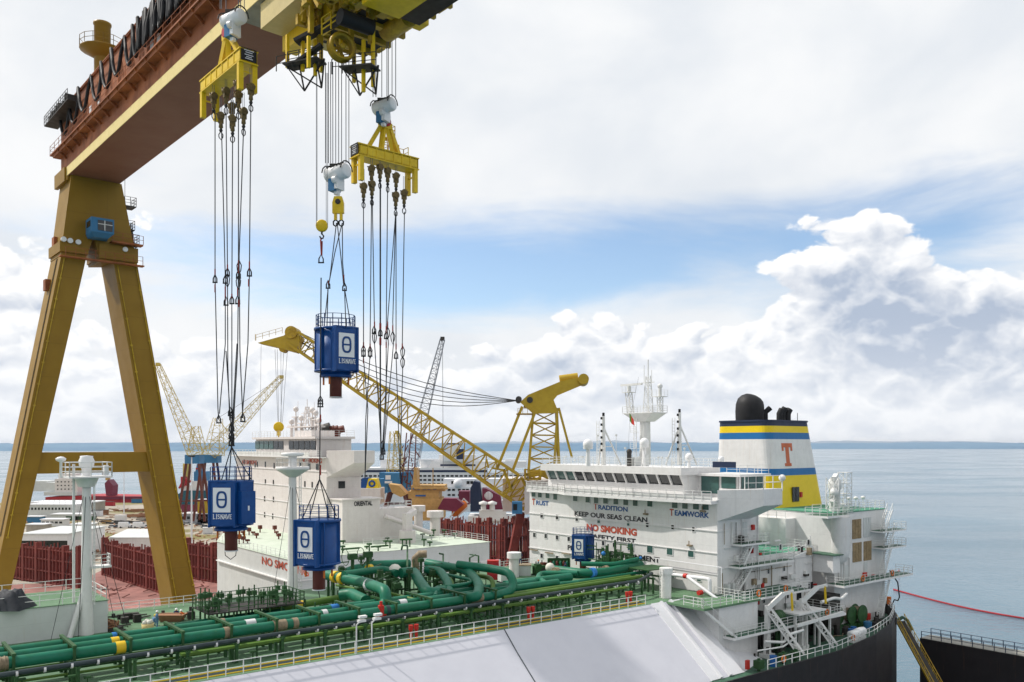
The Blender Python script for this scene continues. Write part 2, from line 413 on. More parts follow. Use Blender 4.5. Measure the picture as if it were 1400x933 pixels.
def land_mat():
    m = bpy.data.materials.new('yard_ground'); m.use_nodes = True; MATS['yard_ground'] = m
    t = NT(m.node_tree); b = m.node_tree.nodes['Principled BSDF']
    co = t.n('ShaderNodeNewGeometry').outputs['Position']
    x, y, z = t.sep(co)
    v = t.comb(t.m('MULTIPLY', x, .5), y, 0.)
    n = t.noise(v, .016, 5, .6); d = t.noise(co, .12, 8, .7); e = t.noise(co, .5, 6, .7)
    c = t.mix(t.mapr(d, .4, .65), (.36, .32, .26), (.25, .215, .17))
    grass = t.mix(t.mapr(e, .35, .65), (.13, .125, .035), (.24, .19, .07))
    c = t.mix(t.mapr(n, .50, .56), c, grass)
    c = t.mix(t.m('MULTIPLY', t.mapr(e, .62, .75), .4), c, (.10, .09, .08))
    t.set(b.inputs['Base Color'], c); b.inputs['Roughness'].default_value = .9
land_mat()
b = MB(); b.prism([(-1600, -400), (-55, 60), (10, 150), (22, 322), (-95, 330), (-150, 555), (-1600, 575)], -2, 4)
tag(b.build('ground', 'yard_ground'), kind='structure')
# far shore: a low hilly coast, and a fainter ridge behind; distance haze is mixed into both colours
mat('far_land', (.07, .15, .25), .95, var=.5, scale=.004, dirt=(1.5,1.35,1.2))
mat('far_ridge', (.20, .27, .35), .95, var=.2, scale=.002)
def coast(name, x0, x1, y, depth, h0, hv, m, seed, n=160):
    r = random.Random(seed); b = MB(); rows = []
    prof = [h0+hv*(.5*sin(i*.11+seed)+.3*sin(i*.31+2*seed)+.2*r.uniform(-1, 1)) for i in range(n+1)]
    for k, f in enumerate((0., .06, .4, 1.)):
        hh = (0., .35, .8, 1.)[k]
        rows.append([(x0+(x1-x0)*i/n, y+depth*f+r.uniform(-1, 1)*depth*.02, -1 if k == 0 else prof[i]*hh*r.uniform(.92, 1.05)) for i in range(n+1)])
    vs = [p for q in rows for p in q]; fs = []
    for k in range(3):
        for i in range(n):
            a = k*(n+1)+i; fs.append((a, a+1, a+n+2, a+n+1))
    b.add(vs, fs, True); return tag(b.build(name, m), kind='structure')
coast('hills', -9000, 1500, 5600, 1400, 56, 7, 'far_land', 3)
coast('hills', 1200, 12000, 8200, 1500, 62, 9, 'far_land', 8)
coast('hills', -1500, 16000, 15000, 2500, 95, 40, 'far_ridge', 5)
# ================================================================== the gas carrier the camera looks down on (local axes: x aft, y across, z up)
D, MD = 23.6, 16.6
SHIP = thing('gas_carrier', 'large white gas carrier with green deck pipes, lettered bridge front and striped funnel', 'ship', (0,0,0), A)
b = MB()
pl = [(-60,56),(95,56),(106,57.2),(113,58.8),(119,61.2),(124,65),(127,71),(128,92),(120,103),(108,106),(-60,106)]
b.prism(pl, -2, MD-.05)
for i in range(0, 7):                              # bulwark, a low upstand round the stern
    p, q = pl[i], pl[i+1]
    z0 = [0,.0,.25,.5,.8,1.0,1.1,1.1]
    P0, P1 = Vector((*p, MD-.05)), Vector((*q, MD-.05)); n = Vector((P0.y-P1.y, P1.x-P0.x, 0)).normalized()*.2
    b.hexa([P0, P1, P1+n, P0+n], [P+Vector((0,0,.5+zz)) for P, zz in ((P0, z0[i]), (P1, z0[i+1]), (P1+n, z0[i+1]), (P0+n, z0[i]))])
b.build('hull', 'hull_black', SHIP)
b = MB(); b.prism([(-60,56.25),(95,56.25),(106,57.5),(113,59.1),(118.8,61.5),(123.7,65.2),(126.7,71.1),(127.7,92),(119.9,102.8),(108,105.8),(-60,105.8)], MD-.04, MD)
b.build('main_deck', 'deck_dark_green', SHIP)
# trunk: sloping white sides, pale green top
b = MB()
sec = [(58.2, MD), (66.9, D-.02), (101.1, D-.02), (104.8, MD)]
b.ext([(-60, y, z) for y, z in sec], (139.2, 0, 0))
b.build('trunk', 'slope_paint', SHIP)
b = MB(); b.box(-60, 84.5, 66.9, 101.1, D-.018, D); b.box(78.5, 84.5, 64.0, 66.9, D-.3, D-.003)
b.build('trunk_deck', 'deck_green', SHIP)
# pale fairing panels at the aft end of the slope
b = MB()
def on_slope(s, f, up=.0):                         # f 0 = trunk edge, 1 = main deck
    n = Vector((0, -.62, .78)); return Vector((s, 66.9-8.7*f, D-.02-6.98*f))+n*up
for s0, s1, u in ((73.6, 75.0, .12), (75.0, 75.35, .34), (76.6, 77.0, .34), (77.0, 79.2, .10)):
    b.hexa([on_slope(s0, 0), on_slope(s1, 0), on_slope(s1, 1.0), on_slope(s0, 1.0)], [on_slope(s0, 0, u), on_slope(s1, 0, u), on_slope(s1, 1.0, u), on_slope(s0, 1.0, u)])
b.hexa([(79.2,58.2,MD),(86,60.5,MD),(84.6,64,MD),(79.2,64,MD)], [on_slope(79.2,.75),(82,61,MD+.9),(83,63.5,MD+2.2),(79.2,64,MD+3.4)])
b.build('fairing', 'fairing_white', SHIP)
b = MB()                                            # cable lying over the slope
b.tube([on_slope(52.2, 0, .05), on_slope(52.0, .25, .05), on_slope(51.9, .6, .05), on_slope(52.2, 1.1, .05)], .045, 5)
b.build('slope_cable', 'dark_pipe', SHIP)
# walkway along the trunk edge: white rail, yellow lines, dark duct
b = MB(); b.rail([(-10, 67.15, D), (73, 67.15, D)], 1.1, 1.42, .07, (1., .52)); b.build('guard_rail', 'rail_white', SHIP)
b = MB(); b.box(-10, 73.5, 68.6, 68.68, D+.03, D+.11); b.box(-10, 73.5, 67.5, 67.58, D+.02, D+.1); b.build('walkway_line', 'band_yellow', SHIP)
b = MB(); b.box(-10, 73.5, 67.7, 68.5, D+.004, D+.06); b.build('walkway', 'dark_pipe', SHIP)
b = MB(); b.rail([(-10, 99.5, D), (20, 99.5, D), (60, 99.5, D), (84, 99.5, D)], 1.1, 1.6, .07, (1., .66, .33)); b.build('guard_rail', 'rail_white', SHIP)

# ---------------------------------------------------------------- accommodation block
ACC = MB()
zB = 35.2                                           # bridge deck
S0 = 84.6
ACC.prism([(S0,66),(92.8,66),(92.8,102),(S0,102)], MD+2, zB-.1)
ACC.prism([(92.8,66),(105.2,66),(105.2,102),(92.8,102)], MD+2, 27.6)
acc = ACC.build('accommodation', 'white_paint', SHIP)
b = MB(); b.box(S0-.25, 93, 65.8, 102.2, zB-.1, zB+.05)          # bridge deck slab with lip
b.box(S0-.12, S0, 65.9, 102.1, 31.3, 31.42); b.box(S0-.12, S0, 65.9, 102.1, 28.6, 28.7); b.box(S0-.10, S0, 65.9, 102.1, 26.0, 26.1)
b.box(S0, 92.8, 65.9, 66, 31.3, 31.42); b.box(S0, 105, 65.9, 66, 26.7, 26.8)
b.build('deck_edge', 'white_plain', acc)
# bridge-front walkway: outward bulging bulwark with rail
b = MB()
bp = [(S0,102),(S0-.6,102),(S0-.8,94.5),(S0-2.2,91.5),(S0-2.2,78),(S0-1.2,66),(S0,66)]
b.prism(bp, zB-.5, zB-.12)
b.build('front_walkway', 'white_plain', acc)
b = MB(); b.rail([(x, y, zB-.12) for x, y in bp[1:6]], 1.2, 1.3, .07, (1., .7, .4)); b.build('walkway_rail', 'rail_white', acc)
b = MB()
for (x, y), (x2, y2) in zip(bp[1:5], bp[2:6]): b.beam((x+.15, y, zB+.25), (x2+.15, y2, zB+.25), .08, .62)
b.build('bulwark', 'white_plain', acc)
# wheelhouse with outward leaning windows
zw0, zr = 36.7, 39.0
y0, y1 = 72.2, 99.0
b = MB()
b.prism([(S0+1.2, y1), (S0+1.2, y0), (92, y0), (92, y1)], zB+.05, zw0); b.box(88.6,93.6,66,72.2,zB+.06,roof_z_ := zw0+1.3)
def tilt(y, f, off=0.): return Vector((S0+1.2-.75*f-off, y, zw0+1.35*f))
b.hexa([tilt(y0,0,-.25), tilt(y1,0,-.25), (92,y1,zw0), (92,y0,zw0)], [tilt(y0,1,-.25), tilt(y1,1,-.25), (92,y1,zw0+1.35), (92,y0,zw0+1.35)])
roof_z = zw0+1.35
b.prism([(S0+.1, y1+.5), (S0+.1, y0-.4), (92.6, y0-.4), (92.6, y1+.5)], roof_z, zr)
b.prism([(88.5,65.8),(94,65.8),(94,72.2),(88.5,72.2)], zB+.05, zB+1.2); b.prism([(88,65.2),(94.5,65.2),(94.5,72.2),(88,72.2)], roof_z-.1, roof_z+.22)
wh = b.build('wheelhouse', 'white_paint', acc)
edges = [72.5, 73.5]
pxs = [940,930,907,885,862,856,838,830,817,812,796,790,776,766,756]
wys = [(99.0-i*1.0) for i in range(1)]
cols = []
k = 13
for i in range(k):
    ya = y0+.25+(y1-y0-.4)*i/k; yb = ya+(y1-y0-.4)/k-.32
    w = MB(); w.add([tilt(ya,.04,-.2), tilt(yb,.04,-.2), tilt(yb,.97,-.2), tilt(ya,.97,-.2)], [(0,1,2,3)])
    q = w.build('window', 'glass_teal' if i > 9 else 'glass_dark', acc)
b = MB()
for i in range(k+1):
    ya = y0+.09+(y1-y0-.4)*i/k
    b.hexa([tilt(ya-.14,0,.02), tilt(ya+.14,0,.02), tilt(ya+.14,0,-.25), tilt(ya-.14,0,-.25)], [tilt(ya-.14,1,.02), tilt(ya+.14,1,.02), tilt(ya+.14,1,-.25), tilt(ya-.14,1,-.25)]); b.cut()
b.each('window_post', 'white_plain', acc)
for (x, y, xx, yy) in ((89.2,66.2,93.2,66.2),):                 # wing cabin glazing
    w = MB()
    for i in range(3): w.box(89.1+i*1.6, 90.4+i*1.6, 65.75, 65.8, zB+1.25, roof_z-.15)
    w.box(88.45, 88.5, 66.2, 68.4, zB+1.25, roof_z-.15); w.box(88.45, 88.5, 68.8, 71.6, zB+.5, roof_z-.15)
    w.build('window', 'glass_teal', acc)
    w = MB()
    for i in range(4): w.box(88.7+i*1.6, 89.0+i*1.6, 65.78, 65.9, zB+.05, roof_z); w.cut()
    w.each('window_post', 'white_plain', acc)
# port bridge wing: swept box with sloping underside
b = MB()
i0, i1 = Vector((S0, 66, 0)), Vector((91.5, 66, 0)); o0, o1 = Vector((87.6, 61.5, 0)), Vector((91.5, 61.5, 0))
b.hexa([(i0.x,66,zB-2.6),(i1.x,66,zB-2.6),(o1.x,o1.y,zB-.6),(o0.x,o0.y,zB-.6)], [(i0.x,66,zB+1.2),(i1.x,66,zB+1.2),(o1.x,o1.y,zB+1.4),(o0.x,o0.y,zB+1.4)])
wing = b.build('bridge_wing', 'white_paint', acc)
b = MB(); b.rail([(86.8,63.6,zB+1.3),(o0.x,o0.y,zB+1.4),(o1.x,o1.y,zB+1.4),(i1.x,64,zB+1.3)], 1.6, 1.8, .08, (1.,.5))
b.build('wing_rail', 'rail_white', acc)
b = MB(); b.beam((91.3,61.4,zB+1.1),(91.3,61.4,zB+2.4),.12); b.ball((91.3,61.4,zB+2.7),.42); b.build('searchlight', 'white_plain', acc)
# windows on the bridge front (x = S0 plane), taken at their place on the wall
wins = []
for x, y, w in ((730,675,4.4),(738.5,676,4.4),(749,677,4.4),(759.5,679,4.4),(787,681,5),(804,682.5,5),(815.5,683.5,5),(828.5,684,5.5),(842.5,685,5.5),(856,686,5.5),(869,687,5.5),(889,688,6),(923,690,6.5),(937,691,6.5),(952,692,7),(965,692.5,7.5)):
    wins.append((x, y, w, 8 if x < 800 else 9, 'glass_teal'))
for x, y in ((741,705),(762,707),(789,709.5),(819,712.5),(859.5,716),(885.5,718),(920,721),(948.5,724)): wins.append((x, y, 3, 5.5, 'glass_teal' if 800 < x < 870 else 'glass_dark'))
for x, y in ((731,731.5),(746.5,733),(762,735),(778,737),(825,742.5),(840,745)): wins.append((x, y, 2.8, 5.5, 'glass_dark'))
for x, y in ((862.5,748),(889,751),(916,754),(945,757)): wins.append((x, y, 6.5, 9, 'glass_teal'))
for x, y in ((741,760),(762,763)): wins.append((x, y, 2.8, 5.5, 'glass_dark'))
for x, y in ((920,786),(956,791)): wins.append((x, y, 4.5, 7, 'glass_teal'))
for (x, y, w, h, g) in wins:
    w *= 1.15; h *= 1.12
    p, q = PS(x-w/2, y-h/2, S0), PS(x+w/2, y+h/2, S0)
    f = MB(); c = .09
    f.box(S0-.07, S0, q.y-c, p.y+c, q.z-c, p.z+c)
    fo = f.build('window', 'white_plain', acc)
    g_ = MB(); g_.box(S0-.085, S0-.075, q.y, p.y, q.z, p.z); g_.build('pane', g, fo)
# lettering painted on the bridge front
def front_text(s, x0, x1, yb0, yb1, hpx, m, bold=.028):
    p = PS(x0, yb0, S0-.03); q = PS(x1, yb1, S0-.03); Y = wld(p).y
    b = MB(); z = (p.z+q.z)/2; hh = hpx*wld(q+(p-q)*.5).y/F
    text_on(b, s, (S0-.03, p.y, z), (0,-1,0), (0,0,1), p.y-q.y, hh, bold, .01)
    return b.build('lettering', m, acc)
front_text('T', 727.5, 731.5, 690.5, 690.5, 8.5, 'text_red'); front_text('RUST', 733, 750, 690.5, 692, 6.4, 'text_blue')
front_text('T', 811.5, 817, 697, 697, 9, 'text_red'); front_text('RADITION', 818, 858, 697, 700, 6.6, 'text_blue')
front_text('T', 915.5, 921, 705.5, 705.5, 9.5, 'text_red'); front_text('EAMWORK', 922.5, 969.5, 705.5, 708.5, 7.6, 'text_blue')
front_text('KEEP OUR SEAS CLEAN', 785.5, 885, 706.5, 713.5, 6.8, 'text_black')
front_text('NO SMOKING', 802, 870.5, 726.5, 732, 9.6, 'text_red', .045)
front_text('SAFETY FIRST', 806, 869, 737, 741.8, 6.2, 'text_black')
front_text('PROTECT THE ENVIRONMENT', 776, 902, 754, 767.5, 7., 'text_black')
# rusty drips, little awnings and lamps on the front
b = MB()
for x, y in ((944,747),(962,700),(884,704)): p = PS(x, y, S0); b.box(S0-.35, S0, p.y-.35, p.y+.35, p.z, p.z+.2); b.beam((S0-.3,p.y,p.z+.2),(S0-.3,p.y,p.z+.7),.1); b.cut()
for x, y in ((731,752),(752,756),(775,757)): p = PS(x, y, S0); b.beam((S0-.2,p.y-.9,p.z),(S0-.2,p.y+.9,p.z),.16); b.cut()
b.each('lamp_bracket', 'band_tan', acc)
# pipes crossing the lower front
b = MB(); b.tube(arc([(S0-1.2, 74, 25.4), (S0-1.2, 67, 25.6), (S0-1.2, 66.2, 25.6), (S0-1.2,66.2,23.8)], .6), .24, 8)
b.tube([(S0-.5,76,27.1),(S0-.5,65,27.1)], .06, 5); b.beam((S0-.5,65,27.1),(S0-.5,65,24),.08)
b.tube([(S0-1.4, 69.5, 25.5), (S0-1.8, 66.2, 24.2), (S0-1.4, 63.6, 22.8)], .2, 8)
b.build('white_duct', 'fairing_white', acc)
b = MB(); b.cyl((S0-1.2,70.2,25.53),(S0-1.2,69.7,25.55),.32); b.cyl((S0-2.6,66.8,24.0),(S0-2.0,66.8,24.0),.3); b.build('hose_reel', 'red_paint', acc)

# ---------------------------------------------------------------- port side of the house (y = 66 plane)
def side_box(x0, y0_, x1, y1_, t, d, mname, name='panel', par=None):
    p, q = PT(x0, y0_, t), PT(x1, y1_, t); b = MB(); b.box(p.x, q.x, t-d, t, min(p.z, q.z), max(p.z, q.z)); return b.build(name, mname, par or acc)
def at_side(x, y, t=66.): return PT(x, y, t)
for x, y in ((1066.5,748),(1104.5,741.5),(1050,781),(1071.5,777.5),(1044,821),(1061,817.5),(1076.5,814.5)):
    p = at_side(x, y); f = MB(); f.box(p.x-.28, p.x+.28, 65.93, 66, p.z-.42, p.z+.42); fo = f.build('window', 'white_plain', acc)
    g_ = MB(); g_.box(p.x-.2, p.x+.2, 65.915, 65.925, p.z-.34, p.z+.34); g_.build('pane', 'glass_dark', fo)
def platform(pts, t_in, width, thick=.25, name='side_platform', par=None, rail=True, stepr=1.3):
    """pts: (s0, s1, z) floor strip outboard of the wall at t_in"""
    s0, s1, z = pts; b = MB(); b.box(s0, s1, t_in-width, t_in, z-thick, z-.02); o = b.build(name, 'white_plain', par or acc)
    d = MB(); d.box(s0+.1, s1-.1, t_in-width+.1, t_in-.005, z-.02, z); d.build('floor_paint', 'deck_dark_green', o)
    if rail:
        r = MB(); r.rail([(s0,t_in,z),(s0,t_in-width+.06,z),(s1,t_in-width+.06,z),(s1,t_in,z)], 1.05, stepr, .055, (1.,.66,.33)); r.build('platform_rail', 'rail_white', o)
    return o
def splat(px0, px1, py, t_in, width, **k):
    p = PT(px0, py, t_in-width); q = PT(px1, py, t_in-width)
    z = p.z; q = PZ(px1, 0, 0) if 0 else PT(px1, HY+(42-z)*F/wld(Vector((p.x+1,t_in-width,z))).y, t_in-width)
    return platform((p.x, q.x, z), t_in, width, **k), p.x, q.x, z
P1, a1, b1_, z1 = splat(1014, 1052, 745, 66, 1.6)       # upper
P2, a2, b2, z2 = splat(1012, 1086, 776, 66, 1.8)
platform((84.0, 97.5, 23.6), 66, 4.6, .25)                      # walkway at trunk deck level
platform((80.0, 103.5, 20.0), 66, 6.0, .3)                      # lower walkway
# white house under walkway
b = MB(); b.prism([(79.2,61.6),(86.6,61.6),(86.6,66),(79.2,66)], MD, D-.3); b.build('deck_house', 'white_paint', SHIP)
b = MB(); b.rail([(76.2,64.2,D),(76.2,61.4,D),(79.,61.2,D),(84.5,61.2,D)], 1.1, 1.2, .06, (1.,.66,.33)); b.build('guard_rail', 'rail_white', SHIP)
b = MB(); b.box(76.2,86.8,61.3,66.9,D-.28,D-.04); b.build('walkway_slab', 'deck_green', SHIP)
# stairs on the side
b = MB()
b.stairs((b2-.5, 65.2, z2), (b2+3.6, 65.2, 27.6), .9, (0,1,0)); b.cut(); b.stairs((a2+.2, 65.3, D), (a2+2.6+1.2, 65.3, z2), .9, (0,1,0)); b.cut()
b.stairs((a1+.1+3, 65.2, z1-.02), (a1+1, 65.2, z2), .8, (0,1,0))
b.cut(); b.stairs((76.6, 62.2, D), (80.6, 60.4, 20.0), .9, (.4,.9,0)); b.cut(); b.stairs((86, 64.6, 20.0), (89.6, 64.6, D), .8, (0,1,0))
b.each('stair', 'rail_white', acc)
# green netted deck on the low aft house
b = MB(); b.box(92.9, 105.1, 66.1, 80, 27.6, 27.63); b.build('netted_deck', 'net_green', acc)
b = MB(); b.rail([(92.9,66.1,27.63),(105.1,66.1,27.63),(105.1,80,27.63)], 1.1, 1.3, .06); b.rail([(92.9,70.5,27.63),(101,70.5,27.63)], 2.2, 2., .06, (1.,.5)); b.build('guard_rail', 'rail_white', SHIP)
b = MB(); b.quad((93.2,70.4,27.7),(96.5,70.4,27.7),(96.3,70.4,29.9),(93.2,70.4,30.3))
b.build('safety_net', 'net_green', acc)
# red boxes, doors, vents, pipes on the side
b = MB()
for x, y, w, h in ((1028,721,5,6.5),(1026,753,5,6.5),(1026,753,5,6),(1034.5,823,4.5,6.5),(1041,801,4.5,7),(1038,757.5,3.5,3),(1113,799,6,2)):
    p = at_side(x, y); b.box(p.x-w*.05, p.x+w*.05, 65.7, 65.98, p.z-h*.05, p.z+h*.05); b.cut()
b.each('fire_locker', 'red_paint', acc)
b = MB()
for x, y in ((1018,724),(1018,758),(1017.5,789),(1028,824),(1018,828)):
    p = at_side(x, y); b.box(p.x-.42, p.x+.42, 65.9, 65.99, p.z-1., p.z+.95); b.cut()
b.each('side_door', 'ship2_grey', acc)
b = MB()
for x, y in ((1092,812),(1108,808)): p = at_side(x, y); b.box(p.x-.5, p.x+.5, 65.9, 65.99, p.z-1.2, p.z+1.2); b.cut()
b.each('doorway_shade_panel', 'glass_dark', acc)  # dark panels on the wall stand in for the unlit doorway insides
b = MB()
for x in (1013,1035,1076,1086): p = at_side(x, 750); b.beam((p.x,65.85,26.9 if x > 1040 else 34),(p.x,65.85,D),.1); b.cut()
for x, y in ((1060,739),(1020,706)): p = at_side(x, y); b.beam((p.x-.6,65.7,p.z),(p.x+.6,65.7,p.z),.16); b.cut()
b.each('drain_pipe', 'white_plain', acc)

# ---------------------------------------------------------------- engine casing with louvres, and the funnel on it
tc = 64.
CAS = MB(); CAS.prism([(107.4,tc),(121,tc),(121,94),(107.4,94)], MD, 32.5); CAS.prism([(104.9,70),(107.4,70),(107.4,94),(104.9,94)], MD, 31.5)
CAS.prism([(105.2,tc+4),(107.4,tc+4),(107.4,80),(105.2,80)], MD, 27)
cas = CAS.build('engine_casing', 'white_paint', SHIP)
for x0, yt, x1, yb in ((1149.5,712,1161.5,737),(1165,711,1177,735.5),(1180,708.5,1190.5,733),(1165.5,743,1177.5,767),(1180.5,741,1191,765)):
    p, q = PT(x0, yt, tc), PT(x1, yb, tc)
    f = MB(); f.box(p.x, q.x, tc-.06, tc, q.z, p.z)
    for i in range(1, 3): f.box(p.x+(q.x-p.x)*i/3-.04, p.x+(q.x-p.x)*i/3+.04, tc-.12, tc-.06, q.z, p.z)
    for i in range(0, 15): z = q.z+(p.z-q.z)*i/14; f.box(p.x, q.x, tc-.10, tc-.06, z-.04, z+.03)
    f.build('louvre', 'louvre_tan' if x0 < 1179 or yt > 720 else 'ship2_grey', cas)
b = MB(); b.box(107.3,121.2,tc-.1,94,32.5,32.62); b.build('casing_top', 'net_green', cas)
b = MB(); b.rail([(107.4,tc+.1,32.62),(121,tc+.1,32.62),(121,80,32.62)], 1.1, 1.3, .06); b.rail([(104.9,70,31.6),(104.9,86,31.6)], 1.1, 1.5, .06); b.rail([(105.2,66,32.62),(107.4,66,32.62)], 1.1, 1.5, .06); b.build('casing_rail', 'rail_white', cas)
platform((103.8, 110.2, 32.4), 66.2, 3.4, .3, par=cas)
b = MB(); b.lathe((107.9,tc-.6,0), [(1.25,32.1),(1.25,27.4),(.9,26.2),(.2,25.6)], 16); b.box(107.2,109,tc-1.3,tc,27.5,32.1); b.build('crane_pedestal', 'white_paint', cas)
for za, zb_, sh in ((29.6, 32.5, 0), (27.2, 29.6, .5)):
    platform((116.8+sh, 123.6, za), tc, 1.9, .22, par=cas)
b = MB(); b.stairs((117.8,62.6,29.6),(119.8,62.6,32.5),.8,(0,1,0)); b.cut(); b.stairs((118.6,62.6,27.2),(120.4,62.6,29.6),.8,(0,1,0)); b.cut(); b.stairs((117.5,62.6,23.1),(119.6,62.6,27.2),.8,(0,1,0)); b.cut(); b.stairs((116.5,62.4,MD+1),(118.8,62.4,23.),.8,(0,1,0))
b.cut()
b.each('stair', 'rail_white', cas)
platform((105.5, 124.2, 23.1), tc, 2.6, .3, par=cas)
b = MB(); b.box(105.4,107.2,63,66,24.6,27.); b.build('locker', 'white_plain', cas)
b = MB(); b.box(105,107.5,62.5,66.5,27.,27.12); b.build('awning', 'deck_dark_green', cas)
for x, y in ((1181,787),(1193,790),(1186,843)):
    p = PT(x, y, tc); b = MB(); b.box(p.x-.4, p.x+.4, tc-.3, tc-.02, p.z-.45, p.z+.45); b.build('fire_locker', 'red_paint', cas)
b = MB()
for x, y in ((1150,806),(1157,804),(1183,795)): p = PT(x, y, tc); b.box(p.x-.45, p.x+.45, tc-.09, tc-.01, 23.15, 25.2); b.cut()
b.each('side_door', 'ship2_grey', cas)
b = MB()
for x in (1146,1149,1153,1160): p = PT(x, 800, tc); b.beam((p.x,tc-.15,27),(p.x,tc-.15,23.2),.13); b.cut()
b.box(109.2,110.6,tc-.5,tc,26.3,27.4); b.each('drain_pipe', 'white_plain', cas)
# store crane standing on the casing corner
b = MB(); b.lathe((110,65.5,32.5), [(.75,0),(.75,3.2),(.9,3.3),(.9,4.4),(.5,4.8)], 12)
b.beam((109.6,65.5,36.6),(108.4,65,34),.5); b.truss((108.6,65,33),(108.6,65,37.4),1.2,1.2,4,.1); b.beam((109,65,37.2),(111.2,66,37.6),.6); b.ball((108.4,64.6,35.4),.6,10)
b.truss((112.2,65.2,32.6),(112.2,65.2,38.),1.3,1.3,5,.07)
for z in (33.5,35,36.5,38): b.box(111.5,113,64.5,66,z,z+.08)
b.build('store_crane', 'rail_white', cas)
b = MB()
for s in (114.5, 116.5, 118.5): b.beam((s,66,32.6),(s,66,34),.08); b.lathe((s,66,34),[(.1,0),(.35,.1),(.3,.35),(.02,.45)],10); b.cut()
b.each('air_vent', 'rail_white', cas)

# funnel: rounded box in five painted bands, leaning slightly inboard aft
def rr_poly(s0, s1, t0, t1, r, z, k=6):
    out = []
    for cx, cy, a0 in ((s0+r,t0+r,pi),(s1-r,t0+r,1.5*pi),(s1-r,t1-r,0),(s0+r,t1-r,.5*pi)):
        for i in range(k+1): a = a0+.5*pi*i/k; out.append((cx+r*cos(a), cy+r*sin(a), z))
    return out
def fun_ring(z, g=0.):
    f = (45.7-z)/13.2; return rr_poly(108.1-.1*f-g, 119.4+2.2*f+g, 75.2-1.3*f-g, 84.6+.6*f+g, 1.5, z)
lv = [(45.7,44.8,'navy'),(44.8,43.8,'funnel_yellow'),(43.8,42.8,'funnel_blue'),(42.8,38.4,'white_paint'),(38.4,37.35,'funnel_blue'),(37.35,32.5,'funnel_yellow')]
FM = MB(); mats_f = []
for i, (za, zb, mm) in enumerate(lv):
    if mm not in mats_f: mats_f.append(mm)
    FM.m = mats_f.index(mm); a, c = fun_ring(zb), fun_ring(za); n = len(a)
    FM.add(a+c, [(j, (j+1) % n, (j+1) % n+n, j+n) for j in range(n)], False)
FM.m = 0; FM.add(fun_ring(45.7), [tuple(range(28))])
fun = FM.build('funnel', mats_f, SHIP)
b = MB(); b.add(fun_ring(45.7,.12)+fun_ring(45.45,.12), [(j+28, (j+1) % 28+28, (j+1) % 28, j) for j in range(28)]); b.build('top_rim', 'navy', fun)
p, q = at_side(1068,602,74.6), at_side(1088,641,74.4)
b = MB(); zt, zb2 = 42.2, 38.75; cx_ = 112.4; tt = 74.62
def tf(z): return 75.2-1.3*(45.7-z)/13.2-.06
b.hexa([(cx_-.42,tf(zb2),zb2),(cx_+.42,tf(zb2),zb2),(cx_+.42,tf(zb2)+.1,zb2),(cx_-.42,tf(zb2)+.1,zb2)],[(cx_-.42,tf(zt),zt),(cx_+.42,tf(zt),zt),(cx_+.42,tf(zt)+.1,zt),(cx_-.42,tf(zt)+.1,zt)])
def slab(x0,x1,za,zb): b.hexa([(x0,tf(za)-.01,za),(x1,tf(za)-.01,za),(x1,tf(za)+.1,za),(x0,tf(za)+.1,za)],[(x0,tf(zb)-.01,zb),(x1,tf(zb)-.01,zb),(x1,tf(zb)+.1,zb),(x0,tf(zb)+.1,zb)])
slab(cx_-.42-.9,cx_+.42+.9,zt-.62,zt); slab(cx_-1.32,cx_-.92,zt-1.15,zt-.62); slab(cx_+.92,cx_+1.32,zt-1.15,zt-.62); slab(cx_-.8,cx_+.8,zb2,zb2+.45)
b.build('letter', 'letter_orange', fun)
b = MB(); b.box(112.6,113.3,tf(34.4)-.15,tf(34.4),33.4,35.6); b.box(113.5,114.3,tf(34.4)-.15,tf(34.4),33.4,35.6); b.build('vent_door', 'glass_dark', fun)
b = MB(); b.box(114.6,115.1,tf(34.4)-.2,tf(34.4),34.,34.8); b.build('fire_locker', 'red_paint', fun)
b = MB(); b.beam((110.7,tf(42)-.02,42.8),(107.95,76.5,42.8),.001)
ex = PY = None
c = loc(WP(1025, 574, 133)); b = MB()
b.tube([(c.x,c.y,45.6),(c.x,c.y,47.2),(c.x+.04,c.y,48.2),(c.x+.12,c.y-.05,48.9),(c.x+.2,c.y-.1,49.4),(c.x+.26,c.y-.13,49.7),(c.x+.3,c.y-.15,49.8)], 2., 24, [2.15,2.2,2.15,1.95,1.5,.9,.2]); 
b.tube([(c.x+1.6,c.y-1.7,45.6),(c.x+1.6,c.y-1.7,47.),(c.x+2.2,c.y-2.2,47.7)], .45, 10)
for z in (46.2, 47.2): b.lathe((c.x,c.y,z),[(2.13,0),(2.2,.05),(2.13,.1)],20)
b.build('exhaust_stack', 'black', fun)
c = loc(WP(1070, 574, 131)); b = MB()
for dx, dy, h in ((-.8,0,1.5),(0,0,1.7),(.9,-.3,1.5),(1.5,.2,1.6)):
    b.tube([(c.x+dx,c.y+dy,45.6),(c.x+dx,c.y+dy,45.6+h*.75),(c.x+dx+.35,c.y+dy-.15,45.6+h*1.2)], .48, 10)
b.beam((c.x+.2,c.y,47),(c.x+.2,c.y,47.9),.08); b.beam((c.x-.6,c.y,47.5),(c.x+1.4,c.y,47.7),.06); b.beam((c.x+3.2,c.y-.5,45.6),(c.x+3.2,c.y-.5,46.9),.07)
b.build('exhaust_stack', 'black', fun)

